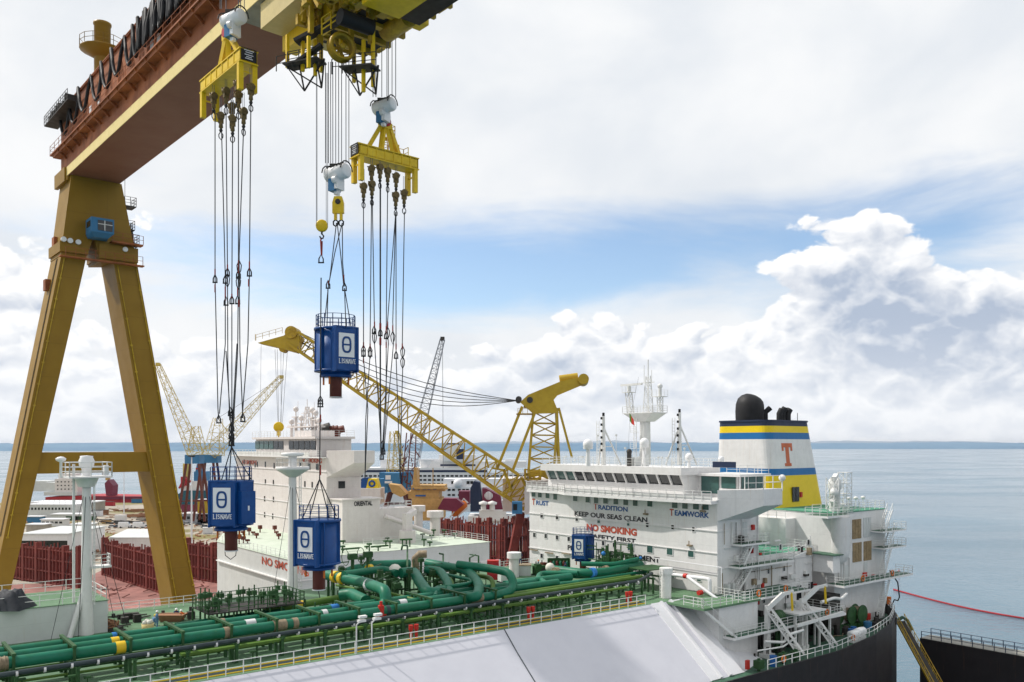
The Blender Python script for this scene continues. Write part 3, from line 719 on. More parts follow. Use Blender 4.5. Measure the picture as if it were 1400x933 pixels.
# ---------------------------------------------------------------- bridge top: rail, radar mast, signal masts, domes
b = MB(); b.rail([(S0+.3,y1+.3,zr),(S0+.3,y0-.2,zr),(92.4,y0-.2,zr),(92.4,y1+.3,zr),(S0+.3,y1+.3,zr)], 1.1, 1.6, .05); b.rail([(88.2,65.4,roof_z+.25),(94.3,65.4,roof_z+.25),(94.3,72,roof_z+.25)], 1.1, 1.6, .05); b.build('roof_rail', 'rail_white', acc)
RM = loc(WP(882, 634, 127)); rm = MB()
rm.cyl((RM.x,RM.y,zr),(RM.x,RM.y,zr+7.2),.85,.75,16)
zp = zr+7.6; X, Y_ = RM.x, RM.y
rm.hexa([(X-1,Y_-1,zp-1.2),(X+1,Y_-1,zp-1.2),(X+1,Y_+1,zp-1.2),(X-1,Y_+1,zp-1.2)],[(X-1.5,Y_-2.8,zp),(X+1.5,Y_-2.8,zp),(X+1.5,Y_+3.,zp),(X-1.5,Y_+3.,zp)])
rm.box(X-1.6,X+1.6,Y_-2.9,Y_+3.1,zp,zp+.12)
mast = rm.build('radar_mast', 'rail_white', acc)
b = MB(); b.rail([(X-1.6,Y_+3.1,zp+.1),(X-1.6,Y_-2.9,zp+.1),(X+1.6,Y_-2.9,zp+.1),(X+1.6,Y_+3.1,zp+.1),(X-1.6,Y_+3.1,zp+.1)],1.,1.2,.05)
b.truss((X,Y_-.6,zp),(X,Y_-.6,zp+5.6),1.1,1.1,6,.09,w2=.5,h2=.5); b.beam((X,Y_-.6,zp+5.6),(X,Y_-.6,zp+8),.12); b.beam((X,Y_-1.8,zp+4.6),(X,Y_+.6,zp+4.6),.12); b.beam((X,Y_-1.3,zp+4.6),(X,Y_-1.3,zp+6.4),.07); b.beam((X,Y_+.2,zp+4.6),(X,Y_+.2,zp+7.2),.07)
b.truss((X-.8,Y_+2.2,zp),(X-.8,Y_+2.6,zp+3.2),.7,.7,3,.09); b.box(X-1.5,X-.1,Y_+1.8,Y_+3.3,zp+3.2,zp+3.3); b.rail([(X-1.5,Y_+3.3,zp+3.3),(X-1.5,Y_+1.8,zp+3.3),(X-.1,Y_+1.8,zp+3.3)],.9,1.,.04)
b.cyl((X-.8,Y_+2.5,zp+3.2),(X-.8,Y_+2.5,zp+4.2),.3); b.truss((X+.6,Y_-2.4,zp),(X+.6,Y_-2.4,zp+2.4),.6,.6,3,.08); b.box(X-.2,X+1.4,Y_-3.2,Y_-1.6,zp+2.4,zp+2.5); b.rail([(X-.2,Y_-1.6,zp+2.5),(X-.2,Y_-3.2,zp+2.5),(X+1.4,Y_-3.2,zp+2.5)],.9,1.,.04); b.cyl((X+.6,Y_-2.4,zp+2.5),(X+.6,Y_-2.4,zp+3.8),.25); b.ball((X+.6,Y_-2.4,zp+4.),.4,10)
b.build('antenna_frame', 'rail_white', mast)
b = MB(); b.beam((X-.8-.0,Y_+2.5+2.1*.8,zp+4.4),(X-.8,Y_+2.5-2.6,zp+4.4),.32,.3); b.build('radar_scanner', 'rail_white', mast)
b = MB(); b.rail([(X-.9,Y_+1.4,zr+.4),(X-.9,Y_+1.4,zp-1.)],.05,2,.05)
for g in (0,.5): b.beam((X-1.25,Y_+.6+g,zr+.2),(X-1.25,Y_+.6+g,zp-.6),.07)
for i in range(20): z = zr+.4+i*.35; b.beam((X-1.25,Y_+.6,z),(X-1.25,Y_+1.1,z),.05)
for z in (zr+2.4,zr+4.8): b.box(X-1.7,X-1,Y_+.3,Y_+1.4,z,z+.05); b.rail([(X-1.7,Y_+1.4,z),(X-1.7,Y_+.3,z)],.9,.8,.04)
b.build('mast_ladder', 'rail_white', mast)
for px, base, top, n in ((825,633,566,6),(929,634,562,6)):
    c = loc(WP(px, base, 124)); c.z = zr; hgt = (base-top)*124/F
    b = MB(); b.tube([c, c+Vector((0,0,hgt))], .3, 8, [.36,.22]); b.tube([c+Vector((2.2,-1.4,0)), c+Vector((0,0,hgt*.78))], .13, 6); b.tube([c+Vector((-1.2,1.6,0)) if px > 900 else c+Vector((.3,1.4,0)), c+Vector((0,0,hgt*.75))], .13, 6); b.beam(c+Vector((1.1,-.7,hgt*.38)), c+Vector((0,0,hgt*.38)), .12)
    for g in (0,.5): b.beam(c+Vector((-.2,.7+g,0)), c+Vector((-.2,.7+g,hgt*.9)), .06)
    for i in range(14): z = hgt*.9*i/14; b.beam(c+Vector((-.2,.7,z)), c+Vector((-.2,1.2,z)), .05)
    sg = b.build('signal_mast', 'rail_white', acc)
    b = MB()
    for i in range(n): z = hgt*(.28+.13*i); b.cyl(c+Vector((-.5,-.1,z)), c+Vector((-.5,-.1,z+.35)), .15, None, 8); b.cut()
    b.cyl(c+Vector((0,0,hgt)), c+Vector((0,0,hgt+.5)), .18, None, 8); b.each('signal_lamp', 'black', sg)
for px, py, r, leg in ((804,608,.72,2.2),(881,606,.68,1.9),(942,625,.5,.9),(986,628,.4,.6)):
    c = loc(WP(px, py, 118 if px < 900 else 112)); b = MB(); b.ball(c, r, 16, 1.08); b.cyl((c.x,c.y,c.z-r),(c.x,c.y,zr),.35*r,.5*r); b.cyl((c.x,c.y,c.z-r*.9),(c.x,c.y,c.z-r*.5),.9*r,.98*r); b.build('antenna_dome', 'logo_white', acc)
b = MB(); rr = random.Random(4)
for i in range(16): y = 73+i*1.65+rr.uniform(-.5,.5); x = 86+rr.uniform(0,5); h = rr.choice((.7,1.,1.3,2.6,4.5)); b.beam((x,y,zr),(x,y,zr+h),.06); b.box(x-.12,x+.12,y-.12,y+.12,zr+h-.25,zr+h); b.cut()
b.box(87,88.2,82,83.4,zr,zr+1.2); b.cut(); b.cyl((88,80.8,zr),(88,80.8,zr+1.6),.35); b.each('roof_fitting', 'ship2_grey', acc)
b = MB(); b.cyl((86.5,82.6,zr),(86.5,82.6,zr+2.),.33); b.ball((86.5,82.6,zr+2.),.4,10); b.build('binnacle', 'steel_dark', acc)
b = MB(); b.box(89,89.1,66.6,70.2,roof_z+1.,roof_z+1.75); nb = b.build('name_board', 'navy', acc)
# flag on its halyard
fl = loc(WP(861, 573, 122)); b = MB(); b.tube([fl+Vector((0,.5,-7)), fl, fl+Vector((1,-.8,6))], .02, 4); hal = b.build('halyard', 'rope_thin', mast)
b = MB(); b.m = 0; b.quad(fl+Vector((0,.1,.9)), fl+Vector((0,0,-.3)), fl+Vector((0,-.35,-.7)), fl+Vector((0,-.3,.45))); b.m = 1; b.quad(fl+Vector((0,-.3,.45)), fl+Vector((0,-.35,-.7)), fl+Vector((0,-.95,-1.)), fl+Vector((0,-.75,-.1)))
b.build('flag', ['pipe_olive', 'red_paint'], hal)

# small fittings that crowd the side of the house
rr = random.Random(14)
for i in range(58):
    s = rr.uniform(85.2, 104.5); k = i % 4; zlev = rr.choice((20.0, 20., 23.6, 23.6, z2, z1 if s < 93 else z2)); 
    b = MB()
    if k == 0: b.beam((s,65.8,zlev),(s,65.8,zlev+2.6),rr.choice((.06,.1,.14)))
    elif k == 1: h = rr.uniform(.3,.9); w_ = rr.uniform(.2,.5); b.box(s-w_,s+w_,65.6,65.99,zlev+.5,zlev+.5+h)
    elif k == 2: b.beam((s,65.85,zlev+2.2),(s+rr.uniform(1,3.5),65.85,zlev+2.2),.08)
    else: b.box(s-.2,s+.2,65.3,65.98,zlev,zlev+rr.uniform(.5,1.3))
    b.build('wall_fitting', rr.choice(('rail_white','ship2_grey','steel_dark','band_tan','rail_white')), acc)
for s, t, z in ((86.5,61.35,24.2),(92.,61.35,24.2),(99,60.0,20.6),(110,61.3,23.7),(118,61.3,23.7),(84.2,56.4,17.7),(100,57.0,17.8)):
    b = MB(); b.tube([(s+.36*cos(2*pi*i/14), t, z+.36*sin(2*pi*i/14)) for i in range(15)], .08, 6); b.build('lifebuoy', 'orange', SHIP)
b = MB()
for i in range(46):
    s = rr.uniform(83,118); t = rr.uniform(60.2,65.5); h = rr.uniform(.2,1.5); 
    if i % 2: b.box(s-.35,s+.35,t-.25,t+.25,MD,MD+h)
    else: b.cyl((s,t,MD),(s,t,MD+h),rr.uniform(.1,.35),None,8)
    b.cut()
b.each('after_deck_item', 'steel_dark', SHIP)
b = MB(); b.box(84.6,104.8,65.2,65.95,MD+.2,19.6); b.build('recess_shade_slab', 'steel_dark', SHIP)  # dark slab standing in for the shade under the lower walkway
b = MB()
for i in range(12): s = 84.8+i*1.75; b.beam((s,65.1,MD),(s,65.1,19.7),.16); b.cut()
for i in range(4): b.tube([(84.8,65.,MD+.6+i*.6),(96+i*2,65.,MD+.6+i*.6)],.09,6); b.cut()
b.each('recess_pipe', 'rail_white', SHIP)
b = MB()
for i in range(9): s = 100+i*2.2; b.tube([(s,61,MD+.1),(s+1.,61.6,MD+.15),(s+2.2,61.,MD+.1)],.06,5); b.cut()
b.each('mooring_rope', 'band_tan', SHIP)
# ---------------------------------------------------------------- life-raft davits, winches and fittings on the after deck
def davit(px):
    c = PZ(px, 0, 0) if 0 else None
for px, pyb, top, tip in ((1050,905,836,(1068,832)),(1097,893,827,(1118,824))):
    c = PT(px, pyb, 60.5); z0 = MD; d = MB()
    f = PT(px, pyb, 60.5); s = f.x
    d.beam((s,60.6,z0),(s,60.6,z0+6.2),.75,.6,w2=.5); d.beam((s,60.6,z0+5.8),(s+1.5,59.4,z0+7.6),.5); d.beam((s+1.5,59.4,z0+7.6),(s+2.4,58.6,z0+7.9),.35)
    d.truss((s+.2,60.4,z0+5.6),(s+2.0,57.2,z0+.6),.7,.6,6,.14,rd=.09); d.beam((s,60.6,z0+3.),(s+3.2,60.8,z0+3.1),.2); d.beam((s+3.2,60.8,z0+3.1),(s+3.2,60.8,z0),.18); d.box(s-.7,s+.7,60,61.3,z0,z0+.5)
    dv = d.build('davit', 'rail_white', SHIP)
    d = MB(); d.beam((s+2.1,58.7,z0+7.8),(s+2.3,58.7,z0+5.6),.2); d.build('davit_hook', 'band_yellow', dv)
b = MB()
for s0, s1 in ((91.5,97.5),): b.box(s0,s1,59.2,62,MD+4.6,MD+4.8)
b.beam((90.5,58.9,MD+3.6),(101,58.9,MD+3.9),.35); b.tube(arc([(85,59.5,19),(88,58.8,18.6),(88.4,58.8,19.4),(91.5,58.6,19.6)],.5),.17,7); b.tube([(82.6,58.8,18.4),(87,58.4,18.3),(90,58.6,18.9)],.1,6)
for s in (92,94.4,97.2,99.6): b.beam((s,60.,MD),(s,60.,MD+4.7),.25)
b.tube(arc([(98,60.2,MD+5.4),(101,60.2,MD+5.6),(103,60.4,MD+5.2),(106,61.4,MD+5.4)],.6),.2,8)
b.build('deck_frame', 'rail_white', SHIP)
for i, (s, t) in enumerate(((106.6,66),(108.6,65.2),(110.6,64.4),(112.6,64))):
    b = MB(); b.cyl((s,t-1.2,MD+1.7),(s,t+1.2,MD+1.7),.75)
    for g in (-1.2,0,1.2): b.cyl((s,t+g-.08,MD+1.7),(s,t+g+.08,MD+1.7),1.25,None,18)
    b.box(s-.9,s+.9,t-1.4,t+1.4,MD,MD+.5); w = b.build('mooring_winch', 'support_green', SHIP)
    b = MB(); b.cyl((s,t-1.1,MD+1.7),(s,t+1.1,MD+1.7),.98); b.build('rope_drum', 'band_tan' if i > 1 else 'steel_dark', w)
b = MB(); b.box(104,106.5,62.6,66,MD+1,MD+5.2); b.build('deck_box', 'steel_dark', SHIP)
for s, t, m_, r, h in ((105.4,60.4,'blue_cab',.4,1.),(106.9,60.9,'blue_cab',.38,1.),(111.8,61.6,'blue_far',.55,.9),(84.2,57.8,'blue_cab',.42,1.2)):
    b = MB(); b.cyl((s,t,MD),(s,t,MD+h),r); b.lathe((s,t,MD+h*.5),[(r,0),(r+.03,.05),(r,.1)],14); o = b.build('oil_drum', m_)
    o.parent = SHIP
b = MB()
for s, t in ((81.2,57.6),(88.3,57.6),(86.2,57.8)): b.box(s-.5,s+.5,t-.4,t+.4,MD+.3,MD+1.2); b.cyl((s,t,MD),(s,t,MD+1.4),.18); b.cut()
for s in (90,90.6): b.cyl((s,61.3,MD),(s,61.3,MD+4.3),.2); b.ball((s,61.3,MD+4.4),.8,12); b.cut()
b.each('deck_vent', 'support_green', SHIP)
b = MB(); b.rail([(81,56.3,MD+.45),(95,56.3,MD+.45),(106,57.5,MD+.7),(113,59.1,MD+.95),(119,61.5,MD+1.3),(123.8,65.2,MD+1.5),(126.8,71,MD+1.5)], 1.05, 1.5, .07, (1.,.5)); b.build('guard_rail', 'rail_white', SHIP)
for s in (79.6,): b = MB(); b.box(s,s+.5,58,58.3,MD+.3,MD+1.3); b.build('fire_locker', 'red_paint', SHIP)
for s, t, m_ in ((102.6,58.4,'logo_white'),(104.6,58.7,'logo_white')):
    b = MB(); b.tube([(s-.9,t,MD+1),(s-.8,t,MD+1.0),(s+.8,t,MD+1.),(s+.9,t,MD+1)], .55, 12, [.3,.55,.55,.3]); b.box(s-.7,s+.7,t-.5,t+.5,MD,MD+.5); b.build('life_raft', m_, SHIP)
b = MB(); b.tube([(118.5,62,24),(119.5,61.3,22.2),(120.2,61.4,20),(121.5,62.3,19.2),(123,63.6,19),(123.4,64.4,17.6)], .09, 6); b.build('black_hose', 'black', SHIP)
b = MB(); b.tube([(122.6,64.2,18.3),(122.6,64.2,19.4)], .32, 8); b.build('orange_fender', 'orange', SHIP)
b = MB(); b.box(124.5,126.5,66,69,MD+.6,MD+1.5)
for i in range(4): b.cyl((124.2+i*.6,66.4,MD+.5),(124.2+i*.6,66.4,MD+1.8),.22)
b.build('fairlead', 'support_green', SHIP)
# ================================================================== deck piping of the gas carrier
def pipe(pts, r, m='pipe_green', n=12, name='cargo_pipe', bends=1.1):
    b = MB(); b.tube(arc(pts, bends) if len(pts) > 2 else pts, r, n); return b.build(name, m, SHIP)
ZP = D+2.3
def band(s, t, r, L, m, z=ZP, par=None):
    b = MB(); b.cyl((s,t,z),(s+L,t,z),r+.03,None,14); return b.build('pipe_band', m, SHIP)
R1, R2, R3 = .46, .42, .39
T1, T2, T3 = 72.3, 74.15, 75.95
pipe([(-8,T1,ZP),(55.5,T1,ZP),(58.0,T1+.2,ZP+.3),(58.6,T1+1.6,ZP+1.9),(58.4,T1+5,ZP+2.),(56.6,T1+9,ZP+2.2)], R1, bends=1.6)
pipe([(-8,T2,ZP+.05),(52,T2,ZP+.05)], R2)
pipe([(-8,T3,ZP+.1),(50,T3,ZP+.1)], R3)
for s, L, m_ in ((17.4,.7,'band_yellow'),(4.2,.4,'band_tan'),(5.9,1.5,'band_tan'),(8.6,1.4,'band_tan'),(26.0,.6,'band_tan'),(30.4,1.2,'band_tan'),(32.2,.5,'band_tan'),(52.0,1.4,'band_tan'),(41.8,.4,'dark_pipe')): band(s, T1, R1, L, m_)
b = MB()
for i in range(5): b.lathe((8.6+i*.3,T1,ZP),[(R1+.02,-.08),(R1+.11,0),(R1+.02,.08)],14,(1,0,0))
b.build('expansion_joint', 'band_tan', SHIP)
for s, L, m_ in ((17.5,.6,'band_yellow'),(28.6,.9,'band_white'),(36.,.5,'band_white'),(44.4,.8,'band_white')): band(s, T2, R2, L, m_, ZP+.05)
for s, L, m_ in ((18.,.6,'band_blue'),(37.8,.8,'band_blue'),(27.,.4,'band_tan')): band(s, T3, R3, L, m_, ZP+.1)
# long slim pipes, cable tray and frame below
pipe([(-8,70.3,D+1.9),(74.5,70.3,D+2.1),(76.5,70.9,D+2.1),(80,72.5,D+2.3)], .2, 'dark_pipe', 8, 'slim_pipe')
b = MB()
for i in range(46): s = -6+i*1.8; b.cyl((s,70.3,D+1.9),(s+.16,70.3,D+1.9),.235,None,8); b.cut()
b.each('pipe_clamp', 'band_white', SHIP)
b = MB(); b.beam((22,70.9,D+1.35),(74,70.9,D+1.4),.6,.18); b.build('cable_tray', 'pipe_olive', SHIP)
pipe([(56,72.0,D+2.0),(78,72.4,D+2.1)], .24, 'pipe_olive', 8, 'slim_pipe'); pipe([(54,73.0,D+2.0),(77,73.4,D+2.1)], .22, 'pipe_olive', 8, 'slim_pipe')
pipe([(58,74.4,D+2.),(82,74.9,D+2.1)], .2, 'pipe_green', 8, 'slim_pipe')
# pipe supports: one portal frame, copied down the deck
def support():
    b = MB()
    for t in (70.6, 72.0, 73.2, 74.9, 76.6): b.beam((0,t,0),(0,t,1.8 if t > 71 else 1.7),.24)
    b.box(-.12,.12,70.2,76.8,1.55,1.75)
    for t in (T1,T2,T3): b.box(-.1,.1,t-.62,t-.5,1.7,2.95); b.box(-.1,.1,t+.5,t+.62,1.7,2.95)
    b.box(-.13,.13,T1-.7,T3+.7,2.88,3.06)
    return b
sup = support().build('pipe_support', 'support_green', SHIP)
sl = [10.4-8.2+4.05*i for i in range(0,14)]
for i, s in enumerate(sl):
    o = sup if i == 0 else sup.copy()
    if i: COL.objects.link(o)
    o.parent = SHIP; o.location = (s, 0, D)
b = MB()
for i in range(26): s = 20+i*2.1; b.beam((s,70.9,D),(s,70.9,D+1.3),.13); b.cut()
b.each('tray_leg', 'support_green', SHIP); b = MB()
for i in range(13): s = 57+i*2.; b.beam((s,71.4,D),(s,71.4,D+2),.2); b.beam((s,74.6,D),(s,74.6,D+2),.2); b.beam((s,71.2,D+1.85),(s,75.4,D+1.85),.2); b.cut()
for s in (48,50,54,60): b.beam((s,71,D+1.2),(s+1.8,70,D),.16); b.cut()
b.each('pipe_trestle', 'support_green', SHIP)
b = MB(); rr = random.Random(11)
for i in range(30): s = rr.uniform(8,76); t = rr.uniform(69.8,71.9); h = rr.uniform(.4,1.1); b.beam((s,t,D),(s,t,D+h),.09); b.box(s-.25,s+.25,t-.15,t+.15,D+h-.1,D+h+.05); b.cut()
for i in range(14): s = rr.uniform(40,70); b.cyl((s,71.7,D+.5),(s+rr.uniform(.5,1.4),72.4,D+.5),.14,None,7); b.cut()
b.each('deck_fitting', 'support_green', SHIP)

# manifold: large crossover pipes with elbows
def man(pts, r, m='pipe_green', bends=1.2): return pipe(pts, r, m, 14, 'crossover_pipe', bends)
Q = lambda x, y, z: PZ(x, y, D+z)
_m = PT(523,830,T2); man([Q(446,786,3.6),Q(500,797,3.6),Vector((_m.x+.6,T2+.5,ZP+1.5)),Vector((_m.x+.4,T2,ZP+.06)),Vector((_m.x-3.2,T2,ZP+.05))], .58)
pipe([(50,T2,ZP+.05),(66,T2+.3,ZP+.05)], .40)
pipe([(49,T3,ZP+.1),(64,T3+.3,ZP+.1)], .38)
man([Q(548,784,3.7),Q(566,782,3.7),Q(574,796,3.2),Q(586,812,2.6),Q(640,803,2.5)], .60)
man([Q(470,786,4.1),Q(524,778,3.9),Q(542,784,3.7)], .42)
man([Q(500,773,3.6),Q(560,771,3.4)], .55); man([Q(474,782,3.2),Q(490,776,3.6),Q(510,778,3.6)], .5)
man([Q(583,779,3.8),Q(602,781,3.8),Q(612,796,3.2),Q(616,812,2.5)], .48)
man([Q(584,770,4.),Q(640,780,3.8),Q(656,800,3.2),Q(652,816,2.7),Q(640,817,2.5)], .52, bends=1.8)
man([Q(466,814,2.4),Q(480,812,2.6),Q(500,822,2.4)], .6)
man([Q(584,785,3.2),Q(612,790,3.2),Q(618,796,3.),Q(618,812,2.2)], .26, 'pipe_olive'); man([Q(650,786,3.2),Q(670,790,3.2),Q(674,796,3.),Q(674,816,2.)], .26, 'pipe_olive')
man([Q(595,815,2.6),Q(597,803,2.9),Q(625,801,3.2),Q(645,797,3.2),Q(644,793,3.3),Q(610,786,3.3)], .2, bends=.5)
man([Q(460,800,2.8),Q(490,806,2.8)], .16,'pipe_olive'); man([Q(528,810,2.8),Q(575,822,2.4)], .16,'pipe_olive')
man([Q(690,800,2.2),Q(780,789,2.2)], .5); man([Q(790,784,2.6),Q(740,784,2.4),Q(735,790,2.3),Q(748,800,2.2)], .34)
man([Q(750,778,2.6),Q(800,784,2.6),Q(830,782,2.6),Q(876,772,2.6)], .52)
man([Q(700,806,1.8),Q(790,796,1.8),Q(840,785,1.9)], .24); man([Q(756,783,2.2),Q(790,790,2.),Q(870,778,2.)], .2)
man([Q(660,812,2.),Q(720,803,2.),Q(790,797,2.)], .3,'pipe_green'); man([Q(795,771,3.2),Q(840,772,3.2),Q(872,765,3.4)], .3)
for x, y, z, m_, r in ((459,789,3.6,'band_yellow',.63),(468,791,3.6,'band_yellow',.63),(505,800,3.55,'band_white',.62),(600,776,3.,'orange',.35),(828,780,2.65,'band_tan',.56),(810,783,2.65,'band_blue',.56),(505,778,3.95,'band_yellow',.5),(760,782,2.6,'band_tan',.54)):
    c = Q(x, y, z); dd = (Q(500,797,3.6)-Q(446,786,3.6)).normalized() if x < 506 and y > 780 else (Q(876,772,2.6)-Q(810,784,2.6)).normalized() if x > 700 else (Q(524,778,3.9)-Q(470,786,4.1)).normalized(); b = MB(); b.cyl(c-dd*.28, c+dd*.28, r+.03, None, 14); b.build('pipe_flange', m_, SHIP)
b = MB(); c = Q(568,760,4.2); b.tube([c+Vector((0,0,-2.2)), c+Vector((0,0,-.3)), c+Vector((.4,-.3,.2)), c+Vector((1.2,-.8,.2))], .5, 10); b.build('wrapped_elbow', 'band_tan', SHIP)
b = MB(); c = Q(540,780,3.9); b.ball(c, .75, 12); b.cut(); b.ball(Q(752,776,3.), .6, 10); b.each('wrapped_flange', 'sack', SHIP)
# steel supports, hand wheels, stems and platforms of the manifold
b = MB(); rr = random.Random(5)
for i in range(70):
    x = rr.uniform(430, 660); y = rr.uniform(770, 815); c = Q(x, y, 2.4); h = rr.uniform(1.2, 4.2)
    b.beam((c.x,c.y,D), (c.x,c.y,D+h), rr.choice((.1,.16,.22)))
    if i % 2: b.beam((c.x,c.y,D+h), (c.x+rr.choice((0,2.4)), c.y+rr.choice((0,2.)), D+h), .13)
    if i % 3 == 0: b.box(c.x-.4,c.x+.4,c.y-.3,c.y+.3,D+h-.7,D+h-.1)
    b.cut()
for x, y in ((500,786),(560,800),(620,790),(600,805),(540,800),(480,800)):
    c = Q(x, y, 2.); 
    for g in (-1.2, 1.2): b.beam((c.x+g,c.y-1,D),(c.x+g,c.y-1,D+3.2),.2)
    b.beam((c.x-1.2,c.y-1,D+3.2),(c.x+1.2,c.y-1,D+3.2),.25); b.beam((c.x-1.2,c.y-1,D+1.6),(c.x+1.2,c.y-1,D+1.6),.2); b.cut()
for x0, y0_, x1, y1_, z in ((560,784,610,776,3.6),(470,800,520,806,2.6),(588,790,660,800,2.4)):
    p, q = Q(x0,y0_,z), Q(x1,y1_,z); p.z = q.z = D+z-.4; b.beam(p, q, 1.2, .12)
    b.rail([p+Vector((0,-.6,0)), q+Vector((0,-.6,0))], 1.1, 1.2, .07, (1.,.5)); b.cut()
b.each('manifold_frame', 'support_green', SHIP)
b = MB()
for i in range(9):
    x = 448+i*22; c = Q(x+rr.uniform(-6,6), rr.uniform(775,796), 3); z0_ = D+3.2+rr.uniform(0,1.)
    b.cyl((c.x,c.y,D+1),(c.x,c.y,z0_+.4),.16,None,7); b.box(c.x-.3,c.x+.3,c.y-.25,c.y+.25,z0_,z0_+.4)
    b.lathe((c.x,c.y,z0_+.5),[(.32,-.03),(.38,0),(.32,.03)],12); b.cut()
b.tube(arc([Q(557,765,5)-Vector((0,0,2)),Q(557,746,5),Q(550,746,5.4),Q(549,752,4.8)],.5),.12,7); b.cut()
b.tube(arc([Q(606,774,4)-Vector((0,0,1)),Q(606,758,4),Q(601,757,4.4)],.5),.12,7)
b.each('valve_stem', 'support_green', SHIP)
b = MB()
for x, y in ((482,764),(503,761)):
    c = Q(x, y, 5.4); b.cyl(c-Vector((0,0,3)), c, .2); b.box(c.x-.5,c.x+.5,c.y-.3,c.y+.3,c.z-.1,c.z+.55); b.cyl(c+Vector((-.6,0,.2)),c+Vector((.6,0,.2)),.18)
    b.tube([c+Vector((-.9,.9*cos(a),.2+.9*sin(a))) for a in [2*pi*i/14 for i in range(15)]], .05, 4); b.cut()
b.each('valve_actuator', 'support_green', SHIP)
# grated valve platform near the crane leg
PX0, PX1 = 27.6, 37.2
b = MB(); b.box(PX0,PX1,80.6,85.2,D+2.3,D+2.42)
b.build('valve_platform', 'steel_dark', SHIP)
b = MB()
for s in [PX0+i*1.2 for i in range(10)]:
    for t in (80.6, 83, 85.2): b.beam((s,t,D),(s,t,D+2.3),.15)
b.rail([(PX0,85.2,D+2.4),(PX0,80.6,D+2.4),(PX1,80.6,D+2.4),(PX1,85.2,D+2.4),(PX0,85.2,D+2.4)],1.15,.95,.08,(1.,.66,.33))
for i in range(34): s, t = rr.uniform(PX0,PX1), rr.uniform(81,85); h = rr.uniform(.6,2.4); b.beam((s,t,D+2.4),(s,t,D+2.4+h),.1); b.box(s-.2,s+.2,t-.2,t+.2,D+2.3+h*.6,D+2.5+h*.6+.25)
b.build('platform_frame', 'support_green', SHIP)
pipe([(26,79.4,D+1.5),(36,79.4,D+1.5)],.35,'pipe_green'); pipe([(25,82,D+1.2),(36,83,D+1.2)],.5,'pipe_green'); pipe([(32,78.3,D+1.4),(38,78.6,D+1.4)],.4,'pipe_green')
pipe([(21.4,79.4,D+1.1),(25.6,76.8,D+1.1)],.32,'pipe_olive')
pipe([(34,83,D+1.6),(44,84.,D+1.8)],.38,'pipe_olive'); band(37.5,83.3,.4,.8,'band_yellow',D+1.68)
# clutter by the house: dark green frames, blue ball, red valves
b = MB(); rr = random.Random(9)
for i in range(60):
    x = rr.uniform(815, 875); c = Q(x, rr.uniform(776,788), 1.2); c.x = min(c.x, 83.6); h = rr.uniform(1.4, 5.6)
    b.beam((c.x,c.y,D),(c.x,c.y,D+h),rr.choice((.08,.13,.2)))
    if i % 2: b.beam((c.x,c.y,D+h*.9),(min(83.8,c.x+rr.uniform(-2,2)),c.y+rr.uniform(-3,3),D+h*.9),.12)
    if i % 3 == 0: b.box(c.x-.4,c.x+.3,c.y-.5,c.y+.5,D+h*.6,D+h*.6+.5)
    b.cut()
b.box(79.4,83.8,72.6,76,D+2.6,D+2.7)
for t in (72.6,75.8): b.beam((79.4,t,D),(79.4,t,D+2.6),.16); b.beam((83.,t,D),(83.,t,D+2.6),.16)
b.each('valve_cluster', 'support_green', SHIP)
b = MB()
for x, y, z in ((825,757,4.),(876,763,3.6)): b.ball(Q(x,y,z), .3 if x < 850 else .2, 12); b.cut()
b.each('float_ball', 'band_blue', SHIP)
b = MB(); b.cyl((78.2,68.6,D),(78.2,68.6,D+2.9),.62,None,18); b.cyl((78.2,68.6,D+2.9),(78.2,68.6,D+3.6),.8,None,18)
v = b.build('tank_vent', 'white_plain', SHIP)
b = MB()
for g in (0,.45): b.beam((77.4,68.4+g,D),(77.4,68.4+g,D+3.5),.06)
for i in range(9): b.beam((77.4,68.4,D+.3+i*.36),(77.4,68.85,D+.3+i*.36),.05)
b.build('vent_ladder', 'rail_white', v)
for c in ((77.8,85.8),): b = MB(); b.cyl((74,92.6,D),(74,92.6,D+2.6),.7); b.cyl((74,92.6,D+2.6),(74,92.6,D+3.4),1.,None,16); b.build('tank_vent', 'white_plain', SHIP)
# small red hydrants and gooseneck lamps along the rail
for s in (42.6,57.,71.8):
    for g in (0, .6):
        b = MB(); b.cyl((s+g,68.9,D),(s+g,68.9,D+.9),.14); b.cyl((s+g,68.9,D+.9),(s+g,68.9,D+1.35),.22); b.build('fire_hydrant', 'red_paint', SHIP)
b = MB(); c = Q(521,838,2.2); b.cyl(c-Vector((0,0,.6)),c+Vector((0,0,.7)),.3,None,10); b.cyl(c+Vector((0,0,.7)),c+Vector((0,0,1.1)),.14); b.cyl(c-Vector((.5,0,.2)),c+Vector((.5,0,-.2)),.16); b.build('fire_monitor', 'red_paint', SHIP)
for x, y in ((487,893),(508,889)):
    c = PT(x, y, 67.25); b = MB(); b.tube([(c.x,67.2,D),(c.x,67.2,D+2.5),(c.x+.25,67.1,D+2.8)],.07,6); b.box(c.x+.1,c.x+.8,66.9,67.3,D+2.75,D+2.95); b.box(c.x+.2,c.x+.9,66.9,67.3,D+3.1,D+3.3); b.build('deck_lamp', 'rail_white', SHIP)
